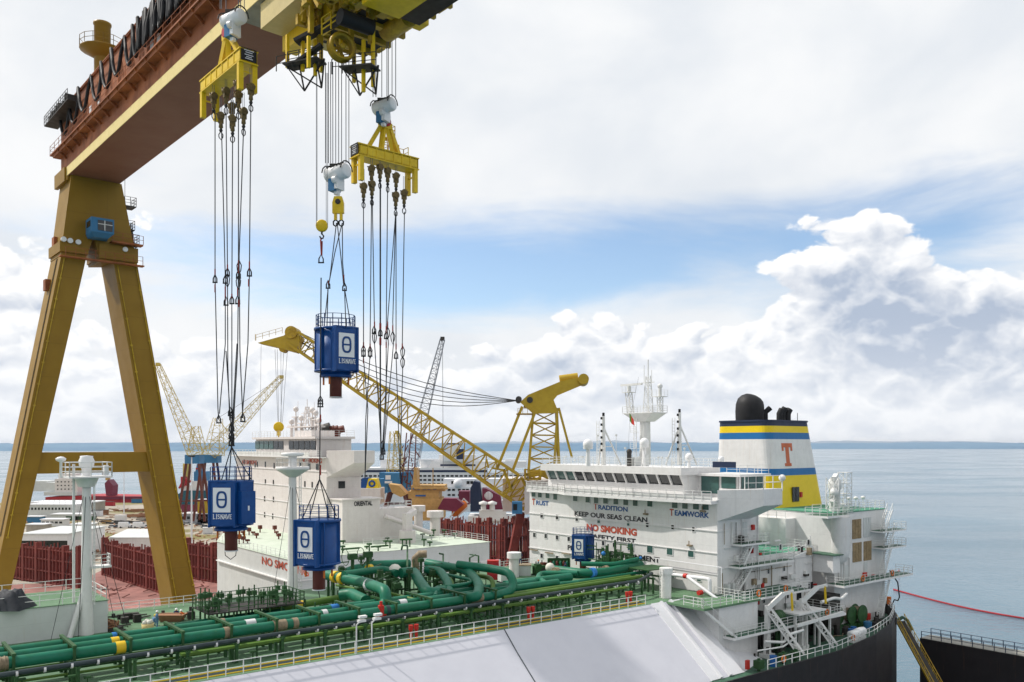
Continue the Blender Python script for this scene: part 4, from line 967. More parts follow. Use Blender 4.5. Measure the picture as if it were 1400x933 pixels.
# big grey-white cargo dome house on the far left, with tarpaulin and vent mast
b = MB(); b.prism([(-12,90.2),(21,90.2),(21,99),(-12,99)], D, D+3.1); dh = b.build('dome_house', 'ship2_grey', SHIP)
b = MB(); b.box(-12,21.1,90.1,99.1,D+3.1,D+3.16); b.box(8,14,91.2,93.6,D+3.16,D+3.6); b.build('dome_roof', 'deck_green', dh)
b = MB(); b.rail([(-12,90.3,D+3.16),(20.9,90.3,D+3.16),(20.9,98.8,D+3.16),(-12,98.8,D+3.16)],1.1,1.9,.07,(1.,.5)); b.build('dome_rail', 'rail_white', dh)
def vent_mast(s, t, base, plat, r0, r1, wid, style):
    m = thing('x','x','x')if 0 else None
    b = MB(); b.tube([(s,t,base),(s,t,base+1.5),(s,t,base+4),(s,t,plat)], r0, 16, [r0*1.25,r0*1.2,r0,r1])
    if style == 0: b.tube([(s-1.6,t-.6,base),(s-.2,t,base+4.5)],.25,8); b.box(s+.3,s+2.1,t-.7,t+.6,base+6.4,base+6.6)
    o = b.build('vent_mast', 'white_plain', SHIP)
    b = MB()
    if style == 0:
        b.box(s-1.9,s+1.9,t-1.9,t+1.9,plat,plat+.14); b.lathe((s,t,plat),[(.75,-.9),(1.1,-.05)],16)
    else:
        b.lathe((s,t,plat),[(r1,-.9),(1.7,-.1),(1.8,0),(1.8,.3),(1.75,.3),(1.7,.05),(.01,.05)],24)
    b.build('mast_platform', 'white_plain', o)
    b = MB()
    w = 1.85
    if style == 0: b.rail([(s-w,t-w,plat+.14),(s+w,t-w,plat+.14),(s+w,t+w,plat+.14),(s-w,t+w,plat+.14),(s-w,t-w,plat+.14)],1.35,1.85,.09,(1.,.66,.33)); b.rail([(s+.4,t-.6,base+6.6),(s+2.,t-.6,base+6.6),(s+2.,t+.6,base+6.6)],1.1,.8,.07)
    else: b.rail([(s+1.75*cos(2*pi*i/12),t+1.75*sin(2*pi*i/12),plat+.3) for i in range(13)],.9,1.1,.05,(1.,.5))
    for g in (0,.5): b.beam((s+.5,t-1.1+g,base+3),(s+.5,t-1.1+g,plat),.06)
    for i in range(int((plat-base-3)/.4)): z = base+3+i*.4; b.beam((s+.5,t-1.1,z),(s+.5,t-.6,z),.05)
    b.build('mast_rail', 'rail_white', o)
    b = MB()
    if style == 0:
        b.lathe((s,t,plat+.14),[(.42,0),(.42,.7),(.66,.9),(.72,1.5),(.58,1.8),(.6,1.95),(.01,2.0)],8); b.lathe((s-2.05,t+1.,plat),[(.13,0),(.13,1.5),(.42,1.65),(.48,1.85),(.25,2.0),(.01,2.05)],14); b.box(s+1.2,s+1.6,t-1.7,t-1.3,plat+.2,plat+1.2)
    else: b.cyl((s,t,plat),(s,t,plat+1.5),.45); b.lathe((s,t,plat+1.4),[(.8,0),(1.2,.1),(1.2,.4),(.01,.45)],18)
    b.build('vent_head', 'logo_white', o)
    b = MB()
    for dx, dy in ((-3.5,-2),(2,-3.4),(-1.5,-3.6),(4,1)): b.tube([(s+dx*.0,t,plat-.4),(s+dx,t+dy,base)],.03,4); b.cut()
    b.each('stay_wire', 'rope', o)
    return o
MS = PZ(119,868,D); vent_mast(MS.x, MS.y+.2, D, D+15.2, .52, .38, 4, 0)
b = MB(); c = PZ(107,868,D); b.tube([(c.x-.4,c.y,D),(c.x-.4,c.y,D+16.5)],.13,6); b.build('whip_pole','rail_white',SHIP)
MS2 = PZ(400,838,D); vent_mast(MS2.x, MS2.y, D, D+15.7, .54, .40, 4, 1)

# clutter on the open deck between the pipes and the far rail, and under the pipe run
b = MB(); rr = random.Random(31)
for i in range(26):
    c = PZ(rr.uniform(150,262), rr.uniform(842,864), D); k = rr.random()
    if k < .4: b.beam(c+Vector((-.8,0,.1)), c+Vector((rr.uniform(.4,1.8),rr.uniform(-.6,.6),.15)), .22, .1)
    elif k < .7: b.box(c.x-.35,c.x+.35,c.y-.3,c.y+.3,D,D+rr.uniform(.3,.9))
    else: b.cyl((c.x,c.y,D),(c.x,c.y,D+rr.uniform(.4,1.1)),.18,None,8)
    b.cut()
b.each('deck_item', 'steel_dark', SHIP)
for i in range(4):
    t = 73.4+i*.85; pipe([(rr.uniform(-8,2),t,D+.55+.25*(i%3)),(rr.uniform(62,80),t,D+.55+.25*(i%3))], .11+.04*(i%2), 'support_green' if i % 2 else 'pipe_olive', 7, 'service_line')
# ================================================================== yellow gantry crane (local axes: x across the legs, y along the girder)
GAN = thing('gantry_crane', 'giant yellow A-legged gantry crane with rust-brown girder and a blue operator cab', 'gantry crane', (0,0,0), G)
tn = 117.5; zg = 76.0
def GL(px, py, t=tn): return PT(px, py, t, G)
def leg(l0, r0, l1, r1):
    a, b_, c, d = GL(*l0), GL(*r0), GL(*l1), GL(*r1)   # top-left, top-right, then extended to the ground
    def down(p, q, z): f = (p.z-z)/(p.z-q.z); return Vector((p.x+(q.x-p.x)*f, tn, z))
    e, f = down(a, c, 4.), down(b_, d, 4.)
    a = Vector((a.x, tn, a.z)); b_ = Vector((b_.x, tn, b_.z)); th = Vector((0, 5.4, 0))
    m = MB(); m.hexa([e, f, f+th, e+th], [a, b_, b_+th, a+th]); m.box(e.x-1.5, f.x+1.5, tn-1, tn+4.4, 4, 6.5)
    return m.build('leg', 'crane_yellow', GAN)
leg((84,348),(119,348),(5,735),(31,735)); leg((155,357),(186,352),(237,825),(270,825))
a, b_, c, d = GL(97.5,243), GL(163,248), GL(187,357), GL(83,349)
m = MB(); th = Vector((0,5.42,0)); zt = zg
P = [Vector((a.x,tn-.01,zt)),Vector((b_.x+.3,tn-.01,zt)),Vector((c.x,tn-.01,c.z)),Vector((GL(137,357).x,tn-.01,GL(137,357).z)),Vector((GL(128,322).x,tn-.01,GL(128,322).z)),Vector((GL(120,349).x,tn-.01,GL(120,349).z)),Vector((d.x,tn-.01,d.z))]
m.ext(P[::-1], th); m.build('leg_head', 'crane_yellow', GAN)
m = MB(); p, q = GL(48,619), GL(210,645); m.box(p.x, q.x, tn+.35, tn+5.0, q.z, p.z); m.build('tie_beam', 'crane_yellow', GAN)
# bolted collar and walkways at the knee
m = MB(); p, q = GL(83,330), GL(119,349); m.box(p.x-.15, q.x+.1, tn-.25, tn+5.6, q.z, p.z); p2, q2 = GL(135,333), GL(187,359); m.box(p2.x, q2.x+.1, tn-.26, tn+5.6, q2.z-.1, p2.z)
m.build('knee_collar', 'crane_yellow', GAN)
m = MB(); p, q = GL(84,351), GL(187,356); m.box(p.x-.4, q.x+.6, tn-1.2, tn-.3, p.z-.15, p.z); 
m.rail([(p.x+.2, tn-1.2, p.z), (q.x+.4, tn-1.2, p.z)], 1.1, 1.2, .06, (1.,.5))
p = GL(150,331); q = GL(192,331); m.box(p.x, q.x, tn-1.2, tn-.1, p.z-.2, p.z); m.rail([(p.x,tn-1.2,p.z),(q.x,tn-1.2,p.z)],1.1,1.2,.06,(1.,.5))
m.build('knee_walkway', 'girder_rust', GAN)
m = MB()
for x, y in ((86,328),(95,330),(106,332),(170,342)): c = GL(x, y); m.cyl((c.x,tn-.5,c.z),(c.x,tn-.2,c.z),.32,None,12); m.cut()
m.each('flood_lamp', 'logo_white', GAN)
m = MB()
for (x0, x1, y) in ((172,188,279),(176,186,312),(180,192,331)):
    p, q = GL(x0, y), GL(x1, y); m.box(p.x, q.x, tn+.5, tn+2.4, p.z-.12, p.z); m.rail([(p.x,tn+.5,p.z),(q.x,tn+.5,p.z),(q.x,tn+2.4,p.z)],1.15,.9,.06)
p, q, r = GL(174,279), GL(178,312), GL(186,331); m.stairs((q.x,tn+1.4,q.z),(p.x,tn+1.4,p.z),.7,(0,1,0)); m.stairs((r.x,tn+1.4,r.z),(q.x+.4,tn+1.4,q.z),.7,(0,1,0))
p = GL(189,345); m.beam((p.x,tn+1,p.z-1),(p.x,tn+1,p.z+1.),.08); m.ball((p.x,tn+1,p.z+1),.3,8); p = GL(174,262); m.beam((p.x,tn+1,p.z-2),(p.x,tn+1,p.z+3),.05)
m.build('leg_stair', 'steel_dark', GAN)
for y in (326, 385): m = MB(); p = GL(88 if y < 350 else 76, y); m.box(p.x-.5,p.x+.2,tn+3,tn+4.2,p.z-.7,p.z+.7); m.build('junction_box', 'girder_rust', GAN)
# conduits and rung ladder on the legs
for (l_, x0, y0_, x1, y1_) in (('a',86,352,8,735),('b',158,362,240,825),('c',183,362,262,800)):
    p, q = GL(x0+2,y0_), GL(x1+2,y1_); m = MB(); m.tube([(p.x,tn-.12,p.z),(q.x,tn-.12,q.z)],.07,5)
    for i in range(14): r_ = Vector((p.x,tn-.1,p.z)).lerp(Vector((q.x,tn-.1,q.z)), i/13); m.box(r_.x-.15,r_.x+.15,tn-.18,tn-.005,r_.z-.1,r_.z+.1)
    m.build('cable_conduit', 'yellow_dirty', GAN)
p, q = GL(86,352), GL(8,735); m = MB()
for g in (1.6,2.1): m.beam((p.x-.25,tn+g,p.z),(q.x-.25,tn+g,q.z),.07)
for i in range(70): r_ = Vector((p.x-.25,0,p.z)).lerp(Vector((q.x-.25,0,q.z)), i/69); m.beam((r_.x,tn+1.6,r_.z),(r_.x,tn+2.1,r_.z),.05)
m.build('leg_ladder', 'steel_dark', GAN)
# operator cab
p, q = GL(125,296,tn-2.6), GL(156,326,tn-2.6)
m = MB(); m.box(p.x, q.x, tn-2.6, tn-.05, q.z+.5, p.z); m.hexa([(p.x+.5,tn-1.9,q.z),(q.x-.5,tn-1.9,q.z),(q.x-.2,tn-.1,q.z),(p.x+.2,tn-.1,q.z)],[(p.x,tn-2.6,q.z+.5),(q.x,tn-2.6,q.z+.5),(q.x,tn-.05,q.z+.5),(p.x,tn-.05,q.z+.5)])
cab = m.build('operator_cab', 'blue_far', GAN)
m = MB(); m.box(p.x+.75, q.x-.2, tn-2.66, tn-2.61, q.z+.75, p.z-.3); m.box(p.x-.05,p.x-.01,tn-2.2,tn-.6,q.z+1.2,p.z-.4); m.build('window', 'glass_dark', cab)
m = MB(); m.box(p.x+1.5,p.x+1.6,tn-2.7,tn-2.67,q.z+.75,p.z-.3); m.box(p.x+.75,q.x-.2,tn-2.7,tn-2.67,q.z+1.5,q.z+1.58); m.build('window_bar', 'rail_white', cab)
# girder: rust-brown box, cream lower flange, service ledge
s0, s1, te = 28.0, 34.0, 121.6; t_near = 10.
m = MB(); m.box(s0+.02, s1, t_near, te, zg+1.15, zg+8.9); gir = m.build('girder', 'girder_rust', GAN)
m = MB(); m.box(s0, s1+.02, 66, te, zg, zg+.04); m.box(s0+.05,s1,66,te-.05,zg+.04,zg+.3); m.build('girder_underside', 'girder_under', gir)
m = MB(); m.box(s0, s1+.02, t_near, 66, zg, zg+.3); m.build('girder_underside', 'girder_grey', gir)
m = MB(); m.box(s0-.05, s0+.12, t_near, te-3, zg+.02, zg+1.15); m.build('lower_flange', 'edge_cream', gir)
m = MB(); m.box(s0-.3, s0+.15, te-3, te+2.1, zg-.6, zg+1.15); m.box(s0-.1, s1+.1, te-3.6, te+.2, zg-.55, zg-.02); m.build('end_bracket', 'crane_yellow', gir)
m = MB(); m.box(s0-1.1, s0, t_near, te+1., zg+3.3, zg+3.45); m.box(s0-.9,s0+.02,t_near,te+.2,zg+2.9,zg+3.3)
for i in range(36): t = 12+i*3.05; m.beam((s0-1.05,t,zg+3.3),(s0,t,zg+2.3),.12,.3)
m.build('service_ledge', 'girder_rust', gir)
m = MB(); m.rail([(s0-1.05,te+1.,zg+3.45),(s0-1.05,60,zg+3.45)],1.1,2.2,.05,(1.,.5)); m.rail([(s0-1.05,te+1,zg+3.45),(s0+.4,te+1,zg+3.45)],1.1,1,.05,(1.,.5)); m.build('ledge_rail', 'girder_rust', gir)
m = MB(); m.box(s0-.5, s1, te-4, te+2.2, zg+8.55, zg+8.7); m.box(s0-1.6,s0,te-10,te+1.6,zg+7.2,zg+7.35)
m.build('end_platform', 'steel_dark', gir)
m = MB(); m.rail([(s0-1.6,te-10,zg+7.35),(s0-1.6,te+1.6,zg+7.35),(s1,te+1.6,zg+7.35)],1.15,1.1,.06); m.rail([(s0-.4,te+2.1,zg+8.7),(s1,te+2.1,zg+8.7)],1.1,1.,.06)
rr = random.Random(3)
for i in range(9): t = te-1-i*1.1; m.box(s0-1.5,s0-.6,t,t+.7,zg+7.4,zg+7.4+rr.uniform(.4,1.1))
m.build('platform_rail', 'steel_dark', gir)
m = MB(); m.beam((s0-.05,t_near,zg+8.85),(s0-.05,te,zg+8.85),.25); m.beam((s0-.5,t_near,zg+8.4),(s0-.5,te,zg+8.4),.1); m.build('festoon_track', 'girder_rust', gir)
m = MB(); pts = []                                   # festoon cable hanging in loops, bunched up towards the trolley
t = te-1.5; i = 0; gaps = [5,4.8,4.6,4.4,4.2,3.8,3.,2.]+[.75]*22+[3,4,4,4]
for g in gaps:
    for k in range(8): f = k/8; pts.append((s0-.5-.12*(i%3), t-g*f, zg+8.4-3.5*(sin(pi*f)**.75)*(1. if g > 1 else .8+.4*rr.random()*.5)))
    t -= g; i += 1
m.tube(pts, .2, 6); m.build('festoon_cable', 'black', gir)
for tt in (104, 107.5, 84, 86): m = MB(); m.box(s0-.03,s0+.02,tt,tt+.9,zg+4.3,zg+5.7); m.build('notice_plate', 'fairing_white', gir)
c = PZ(140, 33, zg+18.2, G); m = MB(); m.lathe((c.x,c.y,zg+8.9),[(.95,0),(.95,9),(1.05,9.1),(1.05,9.35),(.01,9.4)],18); px_ = m.build('roof_pillar', 'crane_yellow', gir)
m = MB(); m.lathe((c.x,c.y,zg+14.8),[(.95,-.9),(2.6,0),(2.6,.12),(.95,.12)],20); m.rail([(c.x+2.6*cos(2*pi*i/14),c.y+2.6*sin(2*pi*i/14),zg+14.9) for i in range(15)],1.2,1.2,.06,(1.,.5)); m.build('pillar_platform', 'crane_yellow', px_)
# trolley
T = MB(); T.m = 0
T.box(28.3, 34.2, 45, 62.3, 74.0, 75.9)
T.build('trolley_house', 'crane_pale', GAN)
m = MB(); m.box(30.2,31.4,46,62.5,72.9,75.); m.box(34.3,36.6,20,61,74.4,79); m.box(28.2,36.8,52,53.2,73.2,74.); m.box(28.3,36.6,44,45.2,73.2,74.); m.box(35.2,36.6,30,59.5,73.6,74.4); m.box(30.5,33.5,47,51,72.2,73)
tro = m.build('trolley_frame', 'yellow_bright', GAN)
m = MB()
for t in (46.5,48.5,50.5,54.5,56.5,58.5): m.box(31.6,36.4,t,t+.3,73.0,74.2); 
for x, y, Y, h in ((415,30,62,3),(425,45,61,2.6),(437,60,62,3.4),(452,40,63,4),(480,55,62,3.5),(498,42,63,3),(507,60,61,3)):
    c = loc(WP(x,y,Y),G); m.beam(c, c+Vector((0,0,h)), .32); m.beam(c+Vector((0,0,h*.6)), c+Vector((1.4,1.,h)), .2)
m.cyl((33.5,47,73.3),(33.5,50,73.3),.8); m.cyl((35,52,73.2),(35,55,73.2),.7)
for i in range(14): a = rr.uniform(29.5,36); bb = rr.uniform(46,60); m.box(a,a+rr.uniform(.4,1.4),bb,bb+rr.uniform(.4,1.6),72.9+rr.uniform(0,.8),74.1)
for i in range(46):
    c = loc(WP(rr.uniform(398,522), rr.uniform(4,66), rr.uniform(58,63)),G); c.z = max(c.z, 72.6)
    if i % 3: m.beam(c, c+Vector((rr.choice((0,0,1.2)), rr.choice((0,1.3)), rr.uniform(.6,1.8))), rr.choice((.12,.18,.3)))
    else: m.box(c.x,c.x+rr.uniform(.3,.9),c.y,c.y+rr.uniform(.3,.9),c.z,c.z+rr.uniform(.2,.8))
m.build('trolley_gear', 'yellow_dirty', tro)
m = MB(); m.box(32,35.6,45.5,51.5,72.6,73.9); m.box(31.6,36.2,53.4,60,73.4,74.1); c = loc(WP(485,30,60),G); m.cut(); m.cyl(c-Vector((1.2,0,0)),c+Vector((1.4,0,0)),.55,None,14); m.each('drum_and_dark_underside', 'black', tro)  # black boxes paint the dark trolley interior; the cylinder is the drum
c = loc(WP(466,66,61),G); m = MB(); ax = loc(Vector((.55,-.8,0)),G)
for o_ in (-.25,.25,.75): m.lathe(c+ax*o_*.5, [(.74,-.08),(1.0,-.1),(.92,0),(1.,.1),(.74,.08),(.74,-.08)], 22, ax); m.lathe(c+ax*o_*.5,[(.01,-.1),(.22,-.1),(.22,.1),(.01,.1)],12,ax)
for i in range(6):
    X_, Y2, Z_ = fr(ax); a = 2*pi*i/6; m.beam(c+ax*-.25, c+ax*-.25+(X_*cos(a)+Y2*sin(a))*.8, .16)
m.build('sheave_wheel', 'yellow_dirty', tro)
m = MB()
for x, y0_, y1_, Y in ((393,48,93,63),(414,50,98,62),(422,50,93,61),(431,55,104,62),(439,50,99,62.5),(484,60,113,62),(497,55,126,61),(510,40,119,61),(466,50,80,62)):
    m.beam(loc(WP(x,y0_,Y),G), loc(WP(x,y1_,Y),G), .22); m.cut()
m.each('hanger_post', 'yellow_bright', tro)
m = MB()
for x0, x1, y, Y, dy in ((393,440,92,62.5,-9),(470,514,96,61.5,-4)):
    p, q = loc(WP(x0,y,Y),G), loc(WP(x1,y+dy,Y-1),G); m.beam(p, q, 1.3, .1); m.rail([p, q],1.1,1.,.06,(1.,.5)); m.rail([p+Vector((-.3,1.2,0)), q+Vector((-.3,1.2,0))],1.1,1.,.06,(1.,.5))
    for g in (0,1): r_ = p+(q-p)*(.35+.5*g); m.beam(r_, r_+Vector((.4,0,-1.8)), .09); m.beam(r_+Vector((.4,0,-1.8)), q+Vector((.2,0,.2)), .09); m.beam(r_+Vector((.4,0,-1.8)), p, .09)
    m.cut()
m.beam(loc(WP(405,58,62),G), loc(WP(478,20,61),G), .8, .25); m.cut(); m.beam(loc(WP(400,90,62),G), loc(WP(440,62,61.5),G), .5, .2)
m.each('hanging_platform', 'steel_dark', tro)
m = MB(); p, q = loc(WP(440,48,61),G), loc(WP(478,22,60),G); m.rail([p, q],1.2,.8,.09,(1.,.6,.3)); m.rail([loc(WP(465,8,60),G),loc(WP(478,8,60),G)],1.6,.5,.1,(1.,.6,.3))
for x in (466, 477): m.beam(loc(WP(x,-20,60),G), loc(WP(x,32,60),G), .1)
m.build('trolley_rail', 'yellow_bright', tro)

# ================================================================== hook blocks, lifting beams, slings and the blue tanks
def ropes(mb, xs, y0_, y1_, Y, r=.03, conv=None):
    for i, x in enumerate(xs):
        x1 = x if conv is None else conv+(x-conv)*.85
        mb.tube([WP(x, y0_, Y+(i % 3-1)*.5), WP(x1, y1_, Y+(i % 3-1)*.3)], r, 4)
def hook_block(label, px, py, Y, xs, ytop, big=1.):
    c = WP(px, py, Y); o = thing('hook_block', label, 'hook block', c, 0, 'white drum hook blocks on hoist ropes')
    ax = Vector((.86, -.5, .06)).normalized(); k = Y/1165*38/2.05*big
    m = MB(); 
    m.lathe((0,0,0), [(.01,-.98*k),(.42*k,-.98*k),(.55*k,-.86*k),(.55*k,.78*k),(.50*k,.82*k),(.50*k,.92*k),(.42*k,.98*k),(.01,.98*k)], 24, ax)
    m.build('drum_housing', 'logo_white', o)
    m = MB()
    for d in (-.6,-.3,0,.3,.6): m.tube([ax*d*k+Vector((0,0,.62*k)).lerp(Vector((0,0,0)),0)+Vector((.62*k*sin(a)*-.5,.62*k*sin(a)*-.86,.62*k*(cos(a)-1))) for a in (-1.1,-.7,-.3,.1,.5,.9)], .055*k, 5)
    for e in (-.9,.9): m.tube([ax*e*k+Vector((.66*k*sin(a)*-.5,.66*k*sin(a)*-.86,.70*k*cos(a))) for a in (-1.5,-1.,-.5,0,.5,1.,1.5)], .05*k, 5)
    m.box(-.5*k,.5*k,-.3*k,.3*k,.4*k,.62*k)
    m.build('rope_guard', 'steel_dark', o)
    m = MB(); m.M = Matrix.Rotation(-.45,4,'Z'); m.box(-.52*k,.02*k,-.4*k,.4*k,-1.35*k,-.45*k); m.build('swivel_block', 'blue_far', o)
    m = MB(); m.M = Matrix.Rotation(-.45,4,'Z'); m.box(.04*k,.34*k,-.42*k,.42*k,-1.25*k,-.35*k); m.cyl((.0,-.46*k,-.62*k),(0.3*k,-.46*k,-.62*k),.26*k); m.box(-.2*k,.12*k,-.15*k,.15*k,-1.6*k,-1.35*k); m.build('side_plate', 'logo_white', o)
    m = MB(); ropes(m, xs, ytop, py-14*62/Y, Y); m.v = [tuple(Vector(v)-c) for v in m.v]; m.build('hoist_rope', 'rope_thin', o)
    return o
hook_block('white hook block with blue swivel above the lifting beam that hangs nearest the girder', 319, 27, 60, (301,303,309,326,329,334), -200)
hook_block('white hook block with blue swivel above the single yellow hook and raised blue tank', 461, 237, 63.5, (445,449,452,455,459,463,467,473,477), 85)
hook_block('white hook block with blue swivel above the lifting beam on the open-sky side', 525, 146, 66, (510,514,522,529,531,536,541), 40, .9)
def lifting_beam(label, p, q, apex, grp='yellow lifting beams on white hook blocks', flip=1):
    """p,q: beam ends (world), apex above; built in a local frame along the beam"""
    mid = (p+q)/2; d = (q-p); L = d.length; az = atan2(d.y, d.x)
    o = thing('lifting_beam', label, 'lifting beam', mid, az, grp)
    h = L/2
    m = MB(); m.box(-h,h,-.62,.62,0,.14); m.box(-h,h,-.62,-.5,.0,.85); m.box(-h,h,.5,.62,.0,.85); m.box(-h,-h+.12,-.62,.62,0,.85); m.box(h-.12,h,-.62,.62,0,.85); m.box(-h,h,-.62,.62,.72,.85)
    for i in range(1,7): x = -h+L*i/7; m.box(x-.04,x+.04,-.66,.66,.02,.83)
    m.box(-h-.05,h+.05,-.68,.68,.82,.9); m.box(-h-.05,h+.05,-.68,.68,-.06,.02)
    m.build('box_beam', 'yellow_bright', o)
    ax_ = Vector((0,0,apex)); m = MB()
    for x in (-1.55,-.55,.55,1.55):
        m.beam((x*L/5.6,(.25 if abs(x)>1 else -.25),.85),(x*.22,0,apex), .36, .3)
    m.box(-.5,.5,-.25,.25,apex-.25,apex+.2); m.build('lifting_frame', 'yellow_bright', o)
    m = MB(); m.cyl((-.35,-.28,apex+.35),(.35,-.28,apex+.35),.01); m.cyl((0,-.32,apex+.25),(0,.32,apex+.25),.36,None,14); m.build('shackle_pin', 'ship_red', o)
    m = MB(); m.tube([(-.34,0,apex+.3),(-.34,0,apex+.9),(0,0,apex+1.35),(.34,0,apex+.9),(.34,0,apex+.3)],.15,8); m.build('shackle', 'logo_white', o)
    for x in (-h+.25, h-.25):
        for y in (-.5,.5):
            m = MB(); m.box(x-.17,x+.17,y-.17,y+.17,-1.9,0); m.build('leg', 'yellow_bright', o)
    m = MB()
    for x in (-h+.25, h-.25): m.beam((x,-.5,-.6),(x,.5,-.6),.1)
    m.build('cross_bar', 'yellow_bright', o)
    e = h*flip
    m = MB(); m.box(min(e,e+.05*flip),max(e,e+.05*flip),-.55,.55,.1,.95); pl_ = m.build('notice_plate', 'black', o)
    m = MB(); m.M = Matrix.Translation((e+.056*flip,0,0))
    for i, (w, z) in enumerate(((.7,.8),(.5,.66),(.62,.5),(.4,.36),(.55,.24))): m.box(-.003,.003,-w/2,w/2,z-.025,z+.025)
    m.build('plate_writing', 'fairing_white', pl_)
    m = MB(); f = -flip
    for x0, z in ((h*.55*f,.9),(h*.95*f,.9)):
        m.rail([(x0,.62,z),(x0,1.3,z),(x0-.9*f,1.3,z),(x0-.9*f,.62,z)],1.15,.6,.05); m.box(x0,x0-.9*f,.62,1.3,z-.08,z)
    m.rail([(.5*f,.3,apex-.7),(1.1*f,.3,apex-.7),(1.1*f,.9,apex-.7)],1.0,.5,.05); m.box(.3*f,1.1*f,.2,.9,apex-.8,apex-.7)
    for g in (0,.35): m.beam((.9*f,.95+g*0,.9),(.7*f,.6,apex-.7),.06)
    m.build('service_platform', 'yellow_bright', o)
    return o, mid, az
def beam_pts(xa, ya, xb, Ya, dirv):
    a = WP(xa, ya, Ya); d = Vector(dirv).normalized(); r = (xb-CX)/F
    k = (r*a.y-a.x)/(d.x-r*d.y); b = a+d*k; return a, b
vG = Vector((-SG, CG, 0)); uG = Vector((CG, SG, 0))
a1, b1 = beam_pts(340, 86, 285, 58.5, vG)
o1, _, _ = lifting_beam('yellow lifting beam under the hook block in front of the girder, dark plate towards the viewer', b1, a1, 3.1)
a2, b2_ = beam_pts(485, 214, 566, 65., uG)
o2, _, _ = lifting_beam('yellow lifting beam against open sky, dark plate at its high end', a2, b2_, 3.0, flip=-1)
def tackle(x, y, Y, s=1., two=False, grp='brown tackle blocks under the yellow lifting beams', lab=None):
    c = WP(x, y, Y); o = thing('tackle_block', lab, 'tackle block', c, rr.uniform(0,1), grp, s)
    m = MB(); m.box(-.24,.24,-.13,.13,-.5,.35); m.cyl((0,-.2,.15),(0,.2,.15),.34,None,12); m.cyl((-.42,0,.3),(.42,0,.3),.06); m.lathe((0,0,0),[(.05,-1.05),(.2,-.9),(.16,-.5)],8)
    m.build('block_body', 'brass_block', o)
    m = MB(); m.ball((0,0,-1.15),.17,8); m.tube([(0,0,-1.25),(-.18,0,-1.55),(-.16,0,-1.8),(0,0,-2.0),(.16,0,-1.8),(.18,0,-1.55),(0,0,-1.25)],.05,5); m.build('hook_ring', 'steel_dark', o)
    m = MB(); m.tube([(-.08,0,.4),(-.08,0,1.8)],.025,4); m.tube([(.08,0,.4),(.08,0,1.8)],.025,4); m.build('tackle_rope', 'rope_thin', o)
    return o
L1 = 'brown tackle block hanging among its kind under the girder-side lifting beam'; L2 = 'brown tackle block hanging among its kind under the open-sky lifting beam'
for x, y, Y in ((292,134,62),(302,161,61.5),(309,127,61),(317,148,60.5),(318,165,60),(325,117,59.5),(326,133,59.5),(333,155,59),(343,122,58.5)): tackle(x, y, Y, .8, grp='tackle blocks of the girder-side beam', lab=L1)
for x, y, Y in ((497,257,65),(508,233,65.3),(508.5,254,65.3),(519.5,231,66),(530,236,66.5),(541.5,243,67),(541,269,67),(552.5,266,67.6)): tackle(x, y, Y, .8, grp='tackle blocks of the open-sky beam', lab=L2)
def shackle(mb, p, r=.13):
    mb.tube([p+Vector((-r,0,-.15)), p+Vector((-r,0,.1)), p+Vector((0,0,.42)), p+Vector((r,0,.1)), p+Vector((r,0,-.15))], .05, 5); mb.cyl(p+Vector((-r*1.35,0,-.18)), p+Vector((r*1.35,0,-.18)), .055, None, 6)
def sling(label, pts, Y, grp, shk=(), red=(), w=.038, eyes=()):
    P = [WP(x, y, Y) for x, y in pts]; o = thing('wire_sling', label, 'wire sling', P[0], 0, grp)
    m = MB()
    for a, b in zip(P[:-1], P[1:]): m.tube([a-P[0], b-P[0]], w, 5)
    m.build('wire', 'rope', o)
    m = MB()
    for x, y in shk: shackle(m, WP(x, y, Y)-P[0]); m.cut()
    for x, y in eyes: c = WP(x,y,Y)-P[0]; m.tube([c+Vector((0,0,.5)),c+Vector((-.16,0,.15)),c+Vector((-.12,0,-.2)),c+Vector((0,0,-.5)),c+Vector((.12,0,-.2)),c+Vector((.16,0,.15)),c+Vector((0,0,.5))],.04,5); m.cut()
    if shk or eyes: m.each('shackle', 'black', o)
    if red:
        m = MB()
        for x, y0_, y1_ in red: m.tube([WP(x,y0_,Y)-P[0], WP(x,y1_,Y)-P[0]], w*1.35, 6); m.cut()
        m.each('red_sleeve', 'sling_red', o)
    return o
g1 = 'wire slings below the girder-side lifting beam'; l1 = 'long dark wire sling with shackles hanging below the girder-side lifting beam'
sling(l1, [(294,152),(294,378),(298,560),(299,574)], 62, g1, [(294,383),(299,575)], [(294,368,376),(294,389,400)])
sling(l1, [(303,182),(308,380),(308,470),(300,566)], 61.5, g1, [(308,384)], [(308,392,412)])
sling(l1, [(309,150),(311,370),(311.5,500),(314,575)], 61.2, g1, [(311,374),(309,414)], [(311,362,369)], eyes=[(311,384)])
sling(l1, [(318,185),(317,400),(317,610)], 60.8, g1, [(317,412)], [(317,402,408)])
sling(l1, [(326,155),(326,360),(325,480),(318,600)], 60.2, g1, [(326,377),(325,412)], [(326,356,374),(325,394,405)], eyes=[(327,366),(326,387)])
sling(l1, [(333,175),(327,350),(328,480),(332,572)], 59.4, g1, [], [(327,410,420)])
sling(l1, [(343,140),(341,375),(339,470),(331,572)], 58.8, g1, [(341,374),(332,573)], [(341,358,370),(340,382,392)])
sling(l1, [(309,480),(315.5,580),(316,612)], 60.8, g1, [(315,565),(316,606)]); sling(l1, [(324,470),(318,575),(317,612)], 60.6, g1, [(317.5,568),(317,600)])
g2 = 'wire slings below the open-sky lifting beam'; l2 = 'long dark wire sling with shackles hanging below the open-sky lifting beam'
sling(l2, [(497,275),(497,475),(497,490),(503,560),(499,655)], 65, g2, [(497,484)], [(497,468,476),(497,490,497)], eyes=[(497,481)])
